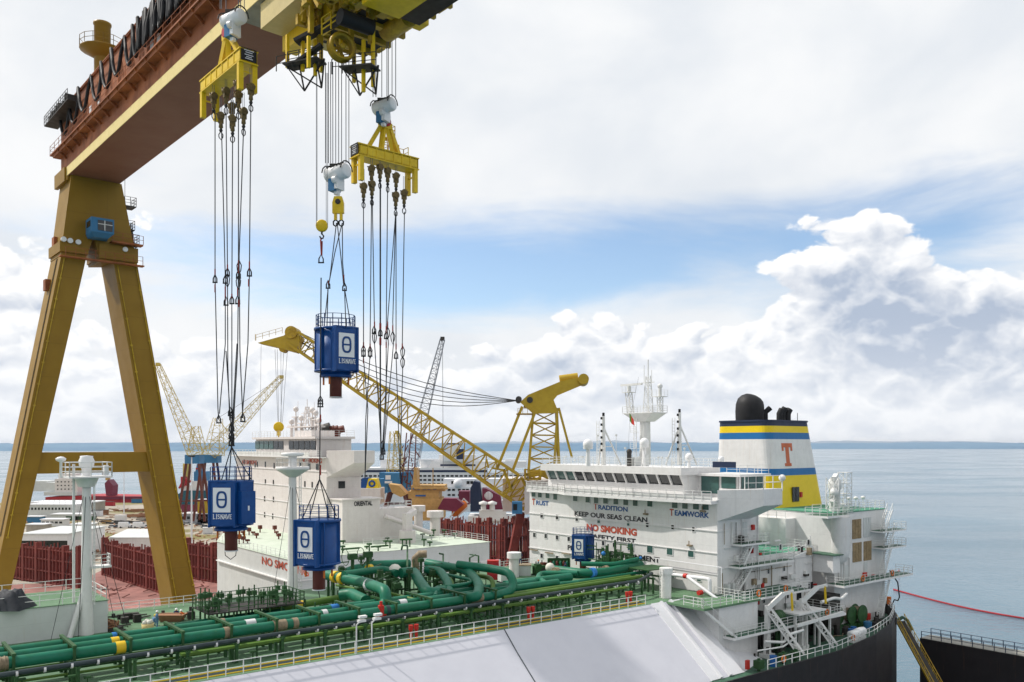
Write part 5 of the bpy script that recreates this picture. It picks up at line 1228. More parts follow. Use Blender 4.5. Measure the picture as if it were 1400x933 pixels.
sling(l2, [(508,270),(506,470),(506,485),(500,575),(499,655)], 65.3, g2, [(506,484)], [(506,470,478)], eyes=[(506,482)])
sling(l2, [(509,270),(512,450),(512,468),(518,560),(522,625)], 65.4, g2, [(511.5,453)], [(512,440,448)], eyes=[(512,462)])
sling(l2, [(520,250),(520,455),(520,560),(521,620)], 66, g2, [(520,456)], [(520,442,450),(520,462,472)], w=.065)
sling(l2, [(530,255),(528,455),(528,560),(523,622)], 66.4, g2, [(528,460),(523,610)], [(528,446,456),(528,468,476)])
sling(l2, [(541,290),(529.5,445),(531,470),(526,560),(522,628)], 66.8, g2, [(522,625)], [(530,440,448)], eyes=[(530,456)])
sling(l2, [(541,290),(537,440),(538,470),(530,560),(524,625)], 67, g2, [(524,618)], [(537,445,453)], eyes=[(537,462)])
sling(l2, [(541.5,290),(541.5,485),(544,560),(547,655)], 67.2, g2, [(541.5,487)], [(541.5,470,478)])
sling(l2, [(553,290),(550,475),(551,490),(549,560),(547,655)], 67.6, g2, [], [(550,470,478)], eyes=[(550.5,482),(550.5,496)])

# blue tanks
def tank(label, px, py_top, Y, yaw, scale=1.0, rail=True, lift_name=None, fall='blue lettered tanks', tube=1.55, loop=False, sidebox=1):
    c = WP(px, py_top, Y); H0 = 3.25*scale
    o = thing('lifting_tank', label, 'tank', (c.x, c.y, c.z-3.25*scale), yaw, fall, scale)
    # local: z 0..3.25 body, logo face looks to -y
    m = MB(); m.lathe((0,0,0), [(1.44,0),(1.44,3.2),(.02,3.25)], 28); m.lathe((0,0,0),[(.02,0),(1.44,0)],28)
    body = m.build('tank_body', 'tank_blue', o)
    m = MB(); m.box(-.95,.95,-1.58,-1.0,.05,3.22)
    for a in (-.95,.95): m.box(a-.06,a+.06,-1.66,-1.0,-.1,3.28)
    m.box(-1.0,1.0,-1.64,-1.3,3.2,3.3)
    m.build('front_panel', 'tank_blue', o)
    m = MB()
    for i in range(14):
        a = -pi/2+radians(52)+i*radians(256)/13
        if i % 3: continue
        if sidebox and abs(i-1) < 1.5: continue
        X, Y_ = cos(a), sin(a); m.M = Matrix.Rotation(a,4,'Z'); m.box(1.42,1.60,-.05,.05,-.05,3.25)
    m.M = None; m.lathe((0,0,3.1),[(1.5,0),(1.62,0),(1.62,.16),(1.5,.16)],28); m.lathe((0,0,0),[(1.42,-.04),(1.6,-.04),(1.6,.1),(1.42,.1)],28)
    m.build('stiffener', 'tank_blue', o)
    if sidebox:
        m = MB(); m.M = Matrix.Rotation(radians(62*sidebox),4,'Z'); m.box(-.62,.62,-1.98,-1.2,.15,2.5); m.M = Matrix.Rotation(radians(62*sidebox),4,'Z'); m.box(-.55,.55,-1.75,-1.2,2.5,3.18); m.build('side_cabinet', 'tank_blue', o)
        m = MB(); m.M = Matrix.Rotation(radians(62*sidebox),4,'Z'); m.box(-.08,.06,-2.0,-1.985,1.1,1.45); m.build('sticker', 'logo_white', o)
    m = MB(); m.lathe((0,0,-.42),[(.02,0),(1.2,0),(1.2,.16),(1.12,.18),(1.12,.42)],24); m.build('base_ring', 'tank_blue', o)
    m = MB(); m.lathe((0,0,-.42),[(.46,0),(.46,-tube),(.40,-tube-.02),(.02,-tube-.02)],18); tb = m.build('suction_tube', 'tube_brown', o)
    m = MB(); m.lathe((0,0,-.44-tube),[(.50,0),(.50,.08)],18); m.build('tube_rim', 'ship2_grey', tb)
    if loop: m = MB(); m.tube([(-.44,-.1,-.42-tube),(-.4,-.1,-.75-tube),(0,-.1,-1.05-tube),(.4,-.1,-.75-tube),(.44,-.1,-.42-tube)],.03,5); m.build('rope_loop', 'rope', o)
    m = MB()
    for a in (-2.6,-.5,.6,2.3):
        m.tube([(.95*cos(a),.95*sin(a),-.4),(.95*cos(a),.95*sin(a),-1.0)],.08,6); m.cut()
    m.each('hydraulic_jack', 'orange', o)
    m = MB(); n = 14
    m.rail([(1.45*cos(2*pi*i/n),1.45*sin(2*pi*i/n),3.25) for i in range(n+1)],1.0,2.,.05,(1.,.66,.33)); m.build('top_rail', 'tank_blue', o)
    m = MB(); m.box(-.66,.66,-1.6,-1.585,1.0,2.78); lg = m.build('logo_plate', 'logo_white', o)
    m = MB(); vs = []; k = 40; rx, rz, w = .40, .62, .15
    def sup(f, a): 
        ca, sa = cos(a), sin(a); e = .72
        return (f[0]*abs(ca)**e*(1 if ca > 0 else -1), f[1]*abs(sa)**e*(1 if sa > 0 else -1))
    for yy in (-1.625,-1.601):
        for (ax_, az_) in ((rx, rz), (rx-w, rz-w)):
            for i in range(k): x, z = sup((ax_, az_), 2*pi*i/k); vs.append((x, yy, 1.92+z))
    fs = []
    for i in range(k): j = (i+1) % k; fs += [(i, j, k+j, k+i), (2*k+i, 2*k+j, j, i), (k+i, k+j, 3*k+j, 3*k+i)]
    m.add(vs, fs); m.box(-.27,.27,-1.622,-1.601,1.86,1.98); m.build('ring_emblem', 'logo_blue', lg)
    m = MB(); W_, H_ = 1.34, .34; z0 = .52; cw = W_/7.2
    def st(ps, w=.044):
        for a, b in zip(ps[:-1], ps[1:]): m.beam((a[0],-1.597,a[1]),(b[0],-1.597,b[1]),w,.03,up=(0,1,0))
    xs = -.66; g = .045
    def sf(x, z, w=.10): m.box(x-w*.4,x+w*.4,-1.61,-1.584,z-.014,z+.014)
    def V(x0, x1, inv):
        if inv: st([(x0,z0),((x0+x1)/2,z0+H_),(x1,z0)]); 
        else: st([(x0,z0+H_),((x0+x1)/2,z0),(x1,z0+H_)])
    x = xs+.04
    st([(x,z0),(x,z0+H_)]); st([(x,z0+.02),(x+.14,z0+.02)],.04); sf(x,z0+H_); sf(x,z0); x += .24
    st([(x,z0),(x,z0+H_)]); sf(x,z0+H_); sf(x,z0); x += .09
    st([(x+.14,z0+H_*.82),(x+.10,z0+H_-.02),(x+.03,z0+H_-.03),(x+.01,z0+H_*.66),(x+.13,z0+H_*.38),(x+.12,z0+.05),(x+.05,z0+.02),(x,z0+.07)],.045); x += .23
    st([(x,z0),(x,z0+H_)]); st([(x,z0+H_),(x+.16,z0)]); st([(x+.16,z0),(x+.16,z0+H_)]); sf(x,z0,.1); sf(x+.16,z0+H_,.1); x += .24
    V(x-.03,x+.17,True); st([(x+.02,z0+.1),(x+.12,z0+.1)],.035); sf(x-.03,z0,.08); sf(x+.17,z0,.08); x += .20
    V(x-.02,x+.18,False); sf(x-.02,z0+H_,.09); sf(x+.18,z0+H_,.09); x += .25
    st([(x,z0),(x,z0+H_)]); st([(x,z0+.02),(x+.13,z0+.02)],.04); st([(x,z0+H_-.02),(x+.13,z0+H_-.02)],.04); st([(x,z0+H_/2),(x+.1,z0+H_/2)],.035)
    m.build('lettering', 'logo_white', o)
    return o, c
# yaw turns the logo face: 0 looks straight back at -y
def facing(px, Y, rel): return -atan2((px-CX)/F, 1)+radians(rel)
tank('blue lettered tank raised highest, hanging against the lattice boom of the big yellow crane', 459, 450, 64, facing(459,64,30), .99, sidebox=0.0001 if 0 else 0)
tank('blue lettered tank hanging left of the white ship, with rope loop under its brown tube', 316, 657, 60, facing(316,60,-24), .95, loop=True, sidebox=1)
tank('blue lettered tank hanging low over the green manifold, logo at its left edge', 436, 710, 62.5, facing(436,62,-38), .99, sidebox=0)
tank('small-looking blue lettered tank standing on deck before the bridge front', 797, 731.5, 117.5, facing(797,118,-22), .97, sidebox=0, tube=1.8)
def bridle(label, apex, corners, Y, up, grp='sling bridles holding the blue tanks', red=(), extra=()):
    P = WP(*apex, Y); o = thing('sling_bridle', label, 'sling', P, 0, grp)
    m = MB()
    for i, (x, y) in enumerate(corners): m.tube([(0,0,0), WP(x, y, Y+(1,-1)[i % 2]*.9)-P], .04, 5)
    m.build('bridle_leg', 'rope', o)
    if up: m = MB(); m.tube([(0,0,0), WP(*up, Y)-P], .045, 6); m.build('pendant_wire', 'rope', o)
    if extra:
        m = MB()
        for x, y in extra: shackle(m, WP(x,y,Y)-P, .16); m.cut()
        m.each('shackle', 'black', o)
    if red:
        m = MB()
        for x, a, b in red: m.tube([WP(x,a,Y)-P, WP(x,b,Y)-P],.06,6); m.cut()
        m.each('red_sleeve', 'sling_red', o)
bridle('four-legged wire bridle above the tank that hangs left of the white ship', (316.5,611), [(303,656),(331,656),(313,657),(343,655)], 60, (316.5,580), extra=[(316.5,606),(316.5,596),(316.5,586)])
bridle('four-legged wire bridle with long pendant above the tank over the manifold', (437,655), [(414,708),(460,706),(423,709),(450,708)], 62.5, (439,380), red=[(438,636,650),(438,567,577)], extra=[(438,549),(438,553),(439,356)])
o = thing('hook_block', 'small round yellow hook block hanging beside the large white drum', 'hook block', WP(440,309,62.5)); c = WP(440,309,62.5)
m = MB(); m.lathe((0,0,0),[(.01,-.2),(.36,-.2),(.44,-.12),(.44,.12),(.36,.2),(.01,.2)],24,(.15,-1,0)); m.build('sheave_housing', 'yellow_bright', o)
m = MB(); m.tube([(0,0,-.44),(0,0,-.62)],.07); m.tube([(0,0,-.6),(.14,0,-.75),(.08,0,-.92),(-.1,0,-.9),(-.15,0,-.76)],.06,6); m.build('hook', 'steel_dark', o)
m = MB(); ropes(m, (432.5,433.5,446,448), 100, 309, 62.5, .02); m.v = [tuple(Vector(v)-c) for v in m.v]; m.build('hoist_rope', 'rope_thin', o)
m = MB(); m.tube([(0,0,-.95), WP(438.5,328,62.5)-c, WP(439.5,348,62.5)-c],.06,5); m.tube([WP(440.5,330,62.5)-c, WP(440,350,62.5)-c],.05,5); m.build('short_sling', 'sling_red', o)
# yellow ramshorn block and its crossed slings above the highest tank
c = WP(462.5,283,63.5); o = thing('hook_block', 'tall yellow twin-shackle block between white drum and crossed slings', 'hook block', c)
m = MB(); m.ext([(-.42,-.16,-.5),(.42,-.16,-.5),(.42,-.16,.3),(.28,-.16,.75),(-.28,-.16,.75),(-.42,-.16,.3)],(0,.32,0)); m.build('block_body', 'yellow_bright', o)
m = MB(); m.cyl((0,-.22,.35),(0,.22,.35),.2,None,12)
m.build('pin', 'steel_dark', o)
for x in (-.2,.22):
    m = MB(); m.box(x-.1,x+.1,-.12,.12,-1.0,-.4); m.build('lug', 'yellow_bright', o)
    m = MB(); m.tube([(x,0,-.95),(x-.17,0,-1.1),(x-.15,0,-1.35),(x,0,-1.45),(x+.15,0,-1.35),(x+.17,0,-1.1),(x,0,-.95)],.06,6); m.build('shackle', 'black', o)
m = MB(); m.box(-.12,.12,-.1,.1,.7,1.7); m.build('link', 'logo_white', o)
def xs(label, pts, Yo, **k): sling(label, pts, 63.5+Yo, 'crossed slings above the raised blue tank', **k)
lx = 'dark wire sling running from the twin-shackle block down to the raised tank'
xs(lx, [(460,305),(451,380),(448,398)], .3, shk=[(448.5,391)], red=[(449,384,390)]); xs(lx, [(461,305),(466,350),(470,392)], -.3, shk=[(471,394)]); xs(lx, [(468,305),(458,345),(448.5,394)], -.2); xs(lx, [(468,308),(468.5,360),(471.5,392)], .4, red=[(470,376,388)])
xs(lx, [(448.5,396),(443,448)], .8); xs(lx, [(448.5,396),(447,448)], -.8); xs(lx, [(471,394),(473,448)], -.8); xs(lx, [(471,394),(480,448)], .8)
# ================================================================== second gas carrier behind (same heading)
Z2 = 26.0
B2 = thing('gas_carrier', 'older cream-white gas carrier with NO SMOKING lettering and round vents, behind the raised tanks', 'ship', (0,0,0), A)
m = MB(); m.prism([(49.5,112),(84.3,112),(84.3,171),(63,171),(49.5,140.5)], 3, Z2-.05); tr2 = m.build('trunk', 'ship2_grey', B2)
m = MB(); m.prism([(49.4,111.9),(84.6,111.9),(84.6,171),(63,171),(49.4,140.6)], Z2-.05, Z2); m.build('trunk_deck', 'deck_pale_green', B2)
m = MB(); m.box(49.3,84.8,111.6,112,22.9,23.05); m.box(49.1,49.5,112,140,22.9,23.05); m.box(82,86,111.2,112,20,23.); m.build('deck_edge', 'white_plain', B2)
p, q = PS(358,768,49.45), PS(398,780,49.45)
m = MB(); text_on(m, 'NO SMOKING', (49.44,p.y,p.z-.35), (0,-1,0), (0,0,1), p.y-q.y+5.6, 1.15, .02, .01); m.build('lettering', 'text_red', B2)
m = MB(); m.rail([(49.6,140,Z2),(49.6,112.1,Z2)],1.05,1.6,.05,(1.,.66,.33)); m.rail([(84.2,112.2,Z2),(84.2,126,Z2),(70,128,Z2),(66,128,Z2)],1.05,1.6,.05); m.build('guard_rail', 'rail_white', B2)
# accommodation of the second ship
zt2 = 39.9
m = MB(); m.prism([(64,130),(70.4,130),(74,168),(74,170.7),(64,170.7)], Z2, zt2); ac2 = m.build('accommodation', 'ship2_white', B2)
m = MB(); m.box(63.8,70.8,129.8,171,zt2-.12,zt2); m.box(63.88,64,130,170.6,37.4,37.5); m.box(63.88,64,130,170.6,34.5,34.6); m.box(63.88,64,130,170.6,31.6,31.7); m.box(63.88,64,130,170.6,28.7,28.8); m.box(63,64,130.2,171,zt2-.2,zt2-.02); m.build('deck_edge', 'white_plain', ac2)
m = MB(); m.rail([(63.1,170.8,zt2),(63.1,130.2,zt2)],1.1,1.5,.06,(1.,.7,.4)); m.box(63.1,63.16,135,168,zt2,zt2+.7); m.build('walkway_rail', 'rail_white', ac2)
m = MB(); m.hexa([(64,130,zt2-3.4),(70.3,130,zt2-3.4),(69.8,124.2,zt2-.9),(66,124.2,zt2-.9)],[(64,130,zt2+1.1),(70.3,130,zt2+1.1),(69.8,124.2,zt2+1.1),(66,124.2,zt2+1.1)]); m.build('bridge_wing', 'ship2_white', ac2)
wy0, wy1 = 136.5, 163.8
m = MB(); m.prism([(65.4,wy0),(72,wy0),(72,wy1),(65.4,wy1)],zt2,zt2+3.1); m.prism([(64.8,wy0-.5),(72.5,wy0-.5),(72.5,wy1+.6),(64.8,wy1+.6)],zt2+3.1,zt2+3.5); m.prism([(66.5,141),(71,141),(71,148),(66.5,148)],zt2+3.5,zt2+4.6); wh2 = m.build('wheelhouse', 'ship2_white', ac2)
for i in range(12):
    y = wy0+.4+i*2.28
    if 5 <= i <= 5: continue
    m = MB(); m.box(65.28,65.4,y,y+1.95,zt2+1.25,zt2+2.75); m.build('window', 'glass_teal' if i > 7 else 'glass_dark', ac2)
m = MB(); m.rail([(64.9,wy1+.5,zt2+3.5),(64.9,wy0-.4,zt2+3.5),(72.4,wy0-.4,zt2+3.5)],1.1,1.5,.05); m.build('roof_rail', 'rail_white', ac2)
for x, y, k in ((334,632,0),(342,634,0),(349,636,0),(352,635,0),(363,635,0),(375,637,0),(397,637,1),(411,637,0),(423,638,2),(434,638.5,2),(363,659,0),(374,660,0),(417,662,1),(427,663,1),(362,682,0),(374,683,0),(362,704,0),(373,706,0),(341,656,0),(341,680,0)):
    p = PS(x, y, 64); w = .42 if k < 2 else .85; m = MB(); m.box(63.92,64,p.y-w/2,p.y+w/2,p.z-.5,p.z+.5); m.build('window', 'glass_dark', ac2)
p = PT(467,663,130); m = MB(); m.box(p.x-.6,p.x+.6,129.9,130,p.z-.6,p.z+.6); m.build('window', 'glass_dark', ac2)
for x0, x1, y0_, y1_, s in ((331,351,635,635.5,'NO SMOKING'),(412.5,440,632,634.5,'NO SMOKING')):
    p, q = PS(x0,y0_,63.95), PS(x1,y1_,63.95); m = MB(); text_on(m, s, (63.96,p.y,(p.z+q.z)/2), (0,-1,0),(0,0,1), p.y-q.y, .85, .03, .01); m.build('lettering', 'text_red', ac2)
m = MB(); c = loc(WP(420,585,160))
m.truss((c.x,c.y,zt2+3.5),(c.x,c.y,zt2+9.2),1.4,1.4,6,.12,w2=.5,h2=.5); m.beam((c.x,c.y,zt2+9),(c.x,c.y,zt2+10.6),.1); m.beam((c.x,c.y-2.5,zt2+8),(c.x,c.y+2.5,zt2+8),.12)
for dy, h in ((5,5.4),(2.6,3.6),(-2.2,5.),(-3.6,4.4),(7,3.),(-5,3.)):
    m.cyl((c.x,c.y+dy,zt2+3.4),(c.x,c.y+dy,zt2+3.5+h*.7),.3,None,8); m.box(c.x-.5,c.x+.5,c.y+dy-.8,c.y+dy+.8,zt2+3.5+h*.7,zt2+3.7+h*.7); m.ball((c.x,c.y+dy,zt2+3.5+h),.55,10); m.cyl((c.x,c.y+dy,zt2+3.5+h*.7),(c.x,c.y+dy,zt2+3.5+h),.12)
    m.beam((c.x+.6,c.y+dy+.4,zt2+3.5),(c.x+.6,c.y+dy+.4,zt2+4.+h*1.2),.06)
m.box(c.x-1.5,c.x+1.5,c.y-4.5,c.y+6,zt2+5.3,zt2+5.5); m.build('antenna_mast', 'ship2_white', ac2)
for px in (441,447,452,460):
    c = loc(WP(px, 600, 168)); m = MB(); m.tube([(c.x,c.y,zt2),(c.x,c.y,zt2+4.2),(c.x+.4,c.y-.3,zt2+5.),(c.x+1.2,c.y-.9,zt2+5.2)],.75 if px > 445 else 1.3,12); m.build('exhaust_stack', 'tube_brown' if px > 446 else 'steel_dark', ac2)
c = loc(WP(384,607,165))
# low white house and round vents on its deck, lettered rail board
m = MB(); p0, p1 = PZ(462,738,Z2), PZ(560,720,Z2)
m.prism([(64.6,125.5),(71.5,125.5),(71.5,130),(64.6,130)],Z2,Z2+6.9); m.prism([(71,125.5),(78.5,126.5),(78.5,130),(71,130)],Z2,Z2+5.2); m.prism([(64.4,125.2),(72,125.2),(72,130),(64.4,130)],Z2+6.9,Z2+7.1); m.tube([(72,124.8,Z2+4),(80,123.,Z2+.8)],.4,10); lh = m.build('deck_house', 'ship2_white', B2)
m = MB(); p, q = PT(484,692.5,125.45), PT(509,691,125.45); text_on(m, 'ORIENTAL', (p.x,125.44,p.z),(1,0,0),(0,0,1),q.x-p.x,.8,.03,.01); m.build('lettering', 'text_black', lh)
m = MB(); m.rail([(72.2,126.,Z2+5.2),(78.4,126.6,Z2+5.2),(78.4,129.8,Z2+5.2)],1.,1.3,.08,(1.,.5)); m.rail([(66,121,Z2),(84,119,Z2)],1.,1.5,.06); m.build('house_rail', 'rail_white', lh)
for px, py, r in ((497,733,1.25),(572,722,1.),(595,732,1.1),(557,742,1.25)):
    c = PZ(px, py, Z2); m = MB()
    if px == 557: m.cyl((c.x,c.y,Z2),(c.x,c.y,Z2+2.),1.35,None,16); m.box(c.x-.6,c.x+.6,c.y-.6,c.y+.6,Z2+2,Z2+4.8); m.beam((c.x,c.y,Z2+4.2),(c.x+2,c.y+1,Z2+5),.8); m.build('deck_crane', 'ship2_white', B2); continue
    m.cyl((c.x,c.y,Z2),(c.x,c.y,Z2+3.2),r*.85,None,16); m.cyl((c.x,c.y,Z2+3.2),(c.x,c.y,Z2+4.3),r*1.35,None,18); m.build('tank_vent', 'ship2_white', B2)
m = MB(); rr = random.Random(21)
for i in range(24): x = rr.uniform(58,83); y = rr.uniform(112.6,127); h = rr.uniform(.3,1.2); m.cyl((x,y,Z2),(x,y,Z2+h),.12,None,6); m.box(x-.3,x+.3,y-.3,y+.3,Z2+h-.1,Z2+h+.15); m.cut()
for x in (55,59,64): m.beam((x,115,Z2+.4),(x+3,115,Z2+.4),.25); m.cut()
m.each('deck_fitting', 'support_green', B2)
m = MB(); 
for i in range(18): x = 50.5+i*.7+rr.uniform(-.3,.3); y = 138+rr.uniform(-6,12) if i > 3 else 135; h = rr.uniform(.5,1.6); m.beam((x,y,Z2),(x,y,Z2+h),.18); m.box(x-.3,x+.3,y-.3,y+.3,Z2+h*.5,Z2+h); m.cut()
m.each('mooring_fitting', 'tube_brown', B2)

# ================================================================== dark red hull sections with bare ribs in the dock
def ribwall(label, p, q, h, n=22, thick=1.4, z=4., back=True, deck=None):
    p, q = Vector((p[0],p[1],0)), Vector((q[0],q[1],0)); d = q-p; L = d.length; az = atan2(d.y, d.x)
    o = thing('hull_section', label, 'hull section', (p.x,p.y,z), az, 'ribbed red hull sections in the yard')
    r = random.Random(int(L*10)); m = MB()
    for i in range(n+1):
        x = L*i/n; hh = h*r.uniform(.94,1.06)
        if i % 4 == 0: m.box(x-.5,x+.5,-.2,thick,0,hh+.8)
        else: m.box(x-.16,x+.16,-.1,.7,0,hh)
        m.box(x+.4,x+.6,0,.3,hh-.2,hh+r.uniform(.3,1.6))
    m.build('rib', 'ribs_red', o)
    m = MB()
    for f in (.06,.36,.68,.95): m.box(0,L,-.02,thick*.8,h*f-.18,h*f+.18)
    if back and h > 12: m.box(0,L,thick*.8,thick*.9,0,h*.34); m.box(0,L*.5,thick*.8,thick*.9,h*.34,h*.68)
    m.build('stringer', 'ribs_red', o)
    return o
def wz(x, y, z=4.): P = WP(x, y, (z-H)*F/(HY-y)); return (P.x, P.y)
ribwall('dark red rib wall seen between the legs, left of the white mast', wz(14,792), wz(106,806), 10., 20)
ribwall('long dark red rib wall between the white mast and the right crane leg', wz(140,788), wz(236,819), 10., 24)
ribwall('dark red rib wall between the right crane leg and the hanging tank', wz(254,792), wz(318,803), 10.5, 14)
ribwall('dark red rib wall standing by the white house edge, right of the long white deck', wz(596,778), wz(690,788), 15., 26)
ribwall('short dark red rib wall crossing behind the deck vent near the white house', wz(690,783), wz(736,776), 15., 12)
m = MB(); P = [wz(-40,800),wz(100,800),wz(140,781),wz(330,797),wz(330,860),wz(-60,860)]; 
m.prism([tuple(p) for p in P][::-1] if 0 else P, 4.0, 4.3); 
tag(m.build('dock_floor', 'block_pink'), kind='structure')
m = MB(); m.prism([wz(590,772),wz(740,772),wz(760,830),wz(560,830)], 4.0, 4.3); tag(m.build('dock_floor', 'block_pink'), kind='structure')
o = thing('steel_debris', 'rusty heap of cut steel lying on the pink dock floor', 'scrap heap', (*wz(185,808),4.3))
m = MB(); rr = random.Random(2)
for i in range(60): x, y = rr.gauss(0,16), rr.gauss(0,7); a = rr.uniform(0,3); m.beam((x,y,.2),(x+2*cos(a),y+2*sin(a),rr.uniform(.2,.7)),rr.uniform(.1,.4),.15)
m.build('steel_offcut', 'tube_brown', o)
o = thing('prop_beam', 'thick dark red brace leaning against the ribbed section beside the lettered house', 'brace', (*wz(694,790),4))
m = MB(); m.beam((0,0,0), WP(712,700,244)-o.location, 2.2); m.box(-1,1,-1,1,0,.5); m.build('brace_beam', 'ribs_red', o)

# ================================================================== big yellow floating crane
FC = thing('floating_crane', 'big dirty-yellow sheerleg crane with long lattice boom and A-frame tower', 'floating crane', WP(712,690,235))
o0 = FC.location.copy()
def w(x, y, Y=235.): return WP(x, y, Y)-o0
m = MB(); m.truss(w(700,664), w(404,464), 7., 9.4, 20, .62, w2=4.2, h2=4.4, rd=.30, up=(0,1,0)); m.truss(w(700,664), w(722,692), 7., 9.4, 3, .55, w2=3, h2=3, rd=.3, up=(0,1,0))
bm = m.build('lattice_boom', 'boom_yellow', FC)
m = MB()
for g in (-4, 4): m.beam(w(689,643,235+g), w(700,672,235+g), .8); m.beam(w(665,628,235+g), w(668,640,235+g), .5); m.beam(w(689,643,235+g),w(672,640,235+g),.5)
m.beam(w(686,643,230),w(686,643,240),.8); m.build('boom_bracket', 'boom_yellow', bm)
m = MB(); P = [w(352,469,233),w(388,459,233),(w(400,449,233)),(w(412,462,233)),(w(404,482,233)),(w(378,475,233))]; m.ext(P, (0,4,0)); hd = m.build('boom_head', 'boom_yellow', bm)
m = MB(); c = w(401,456,235); m.cyl(c+Vector((0,-2.6,0)), c+Vector((0,2.6,0)), 1.7, None, 18); c = w(388,478,235); m.cyl(c+Vector((0,-1.6,0)), c+Vector((0,1.6,0)), .9, None, 14); m.build('head_sheave', 'yellow_dirty', hd)
m = MB(); m.rail([w(350,466,232.8),w(386,456,232.8)],1.6,2.,.1,(1.,.5)); m.beam(w(349,466,233),w(349,457,233),.12); m.build('head_rail', 'yellow_dirty', hd)
m = MB(); m.truss(w(743,660,236), w(745,563,236), 8.8, 8.8, 6, .55, rd=.34, w2=6.4, h2=6.4, up=(0,1,0)); 
for g in (-3,3): m.beam(w(714,556,235+g), w(680,640,235+g), .75); m.beam(w(733,560,235+g), w(700,646,235+g), .75); m.beam(w(764,558,235+g), w(782,626,235+g), .6); m.beam(w(762,558,235+g),w(757,652,235+g),.6)
m.build('a_frame_tower', 'boom_yellow', FC)
m = MB()
for g in (-3.4,3.4): 
    m.ext([w(711,550,235+g),w(722,540,235+g),w(768,521,235+g),w(796,515,235+g),w(800,525,235+g),w(762,541,235+g),w(757,547,235+g),w(764,565,235+g),w(729,566,235+g)], (0,.9,0))
m.beam(w(722,543,235.5),w(794,518.5,235.5),6.6,.5,up=(0,0,1)); m.beam(w(716,556,235.5),w(760,560,235.5),6.6,.6,up=(0,0,1)); arm = m.build('back_arm', 'boom_yellow', FC)
m = MB(); c = w(797,521,235); c = w(799,520,235); m.cyl(c+Vector((-.6,-4.4,0)), c+Vector((0,4.4,0)), 1.45, None, 20); m.cut(); m.cyl(w(765,519,236),w(790,515.5,236),1.15,None,14); m.each('counterweight_drum', 'boom_yellow', arm)
m = MB()
for x, y in ((709,547),(724,548)): c = w(x,y); m.cyl(c+Vector((0,-3.6,0)),c+Vector((0,3.6,0)),.85,None,12); m.cut()
m.each('rope_sheave', 'steel_dark', arm)
m = MB(); m.rail([w(708,566,231),w(728,567,231)],1.5,1.5,.12,(1.,)); m.box(*[v for p in ((w(706,567).x,w(728,567).x),(-4,4),(w(708,567).z,w(708,567).z+.2)) for v in p]); m.build('tower_platform', 'yellow_dirty', FC)
m = MB()
for g, (a, c_) in enumerate((((404,452),3.0),((404,456),4.0),((409,466),6.),((411,468),7.2),((407,462),5.))):
    P = []
    for i in range(13): f = i/12; x = a[0]+(708-a[0])*f; y = a[1]+(548-a[1])*f+c_*7.2*sin(pi*f)*.75; P.append(w(x,y,234+g*.6))
    m.tube(P, .10, 4)
m.build('luffing_rope', 'rope', FC)
m = MB()
for x, x2 in ((376,380),(379,381),(384,384.5),(388,383.5),(393,386)): m.tube([w(x,478),w(x2,578)],.05,4)
m.tube([w(357,472),w(355,640)],.04,4); m.build('hoist_rope', 'rope_thin', FC)
m = MB(); m.prism([(w(687,0).x,7.),(w(800,0).x,7.),(w(800,0).x,26),(w(687,0).x,26)], w(0,702).z, w(0,656).z); m.prism([(w(717,0).x,-4.),(w(800,0).x,-4.),(w(800,0).x,7),(w(717,0).x,7)], w(0,702).z, w(0,657).z); m.build('crane_deck', 'ship2_white', FC)
m = MB(); m.truss(w(728,655,230),w(728,642,230),4,8,2,.5); m.beam(w(722,650,229),w(765,640,229),1.6); m.beam(w(735,645,229),w(760,655,229),1.2); m.build('winch_gear', 'yellow_dirty', FC)
m = MB(); m.rail([w(690,656,231),w(722,656,231)],1.8,2.,.15,(1.,.5)); m.build('guard_rail', 'rail_white', FC)
m = MB(); p, q = w(700,686,226), w(714,702,226); m.box(p.x,q.x,-11,-6,q.z,p.z); cb = m.build('winch_cab', 'blue_far', FC)
m = MB(); m.box(p.x+.3,(p.x+q.x)/2,-11.15,-11.02,q.z+1,p.z-.5); m.build('window', 'glass_dark', cb)
c = WP(381,584,232); o = thing('hook_block', 'round yellow hook block hanging from the floating crane boom tip', 'hook block', c)
m = MB(); m.lathe((0,0,0),[(.01,-.5),(1.3,-.5),(1.4,-.3),(1.4,.3),(1.3,.5),(.01,.5)],20,(.3,-1,0)); m.build('sheave_housing', 'yellow_bright', o)
m = MB(); m.box(-.5,.5,-.4,.4,-2.4,-1.2); m.tube([(0,0,-2.2),(0,0,-2.9),(.5,0,-3.2),(0,0,-3.7),(-.5,0,-3.4)],.2,6); m.build('hook', 'yellow_bright', o)
m = MB(); m.tube([(0,0,-3.6),(0,0,-17)],.13,5); m.build('load_rope', 'rope', o)
# ================================================================== background ships
def ship_frame(name, label, px, py, Y, cat='ship', rz=0.): return thing(name, label, cat, WP(px, py, Y), rz)
def flatbox(m, o, x0, x1, y0_, y1_, Y, d): p, q = WP(x0,y0_,Y)-o.location, WP(x1,y1_,Y)-o.location; m.box(p.x,q.x,p.y,p.y+d,q.z,p.z); return m
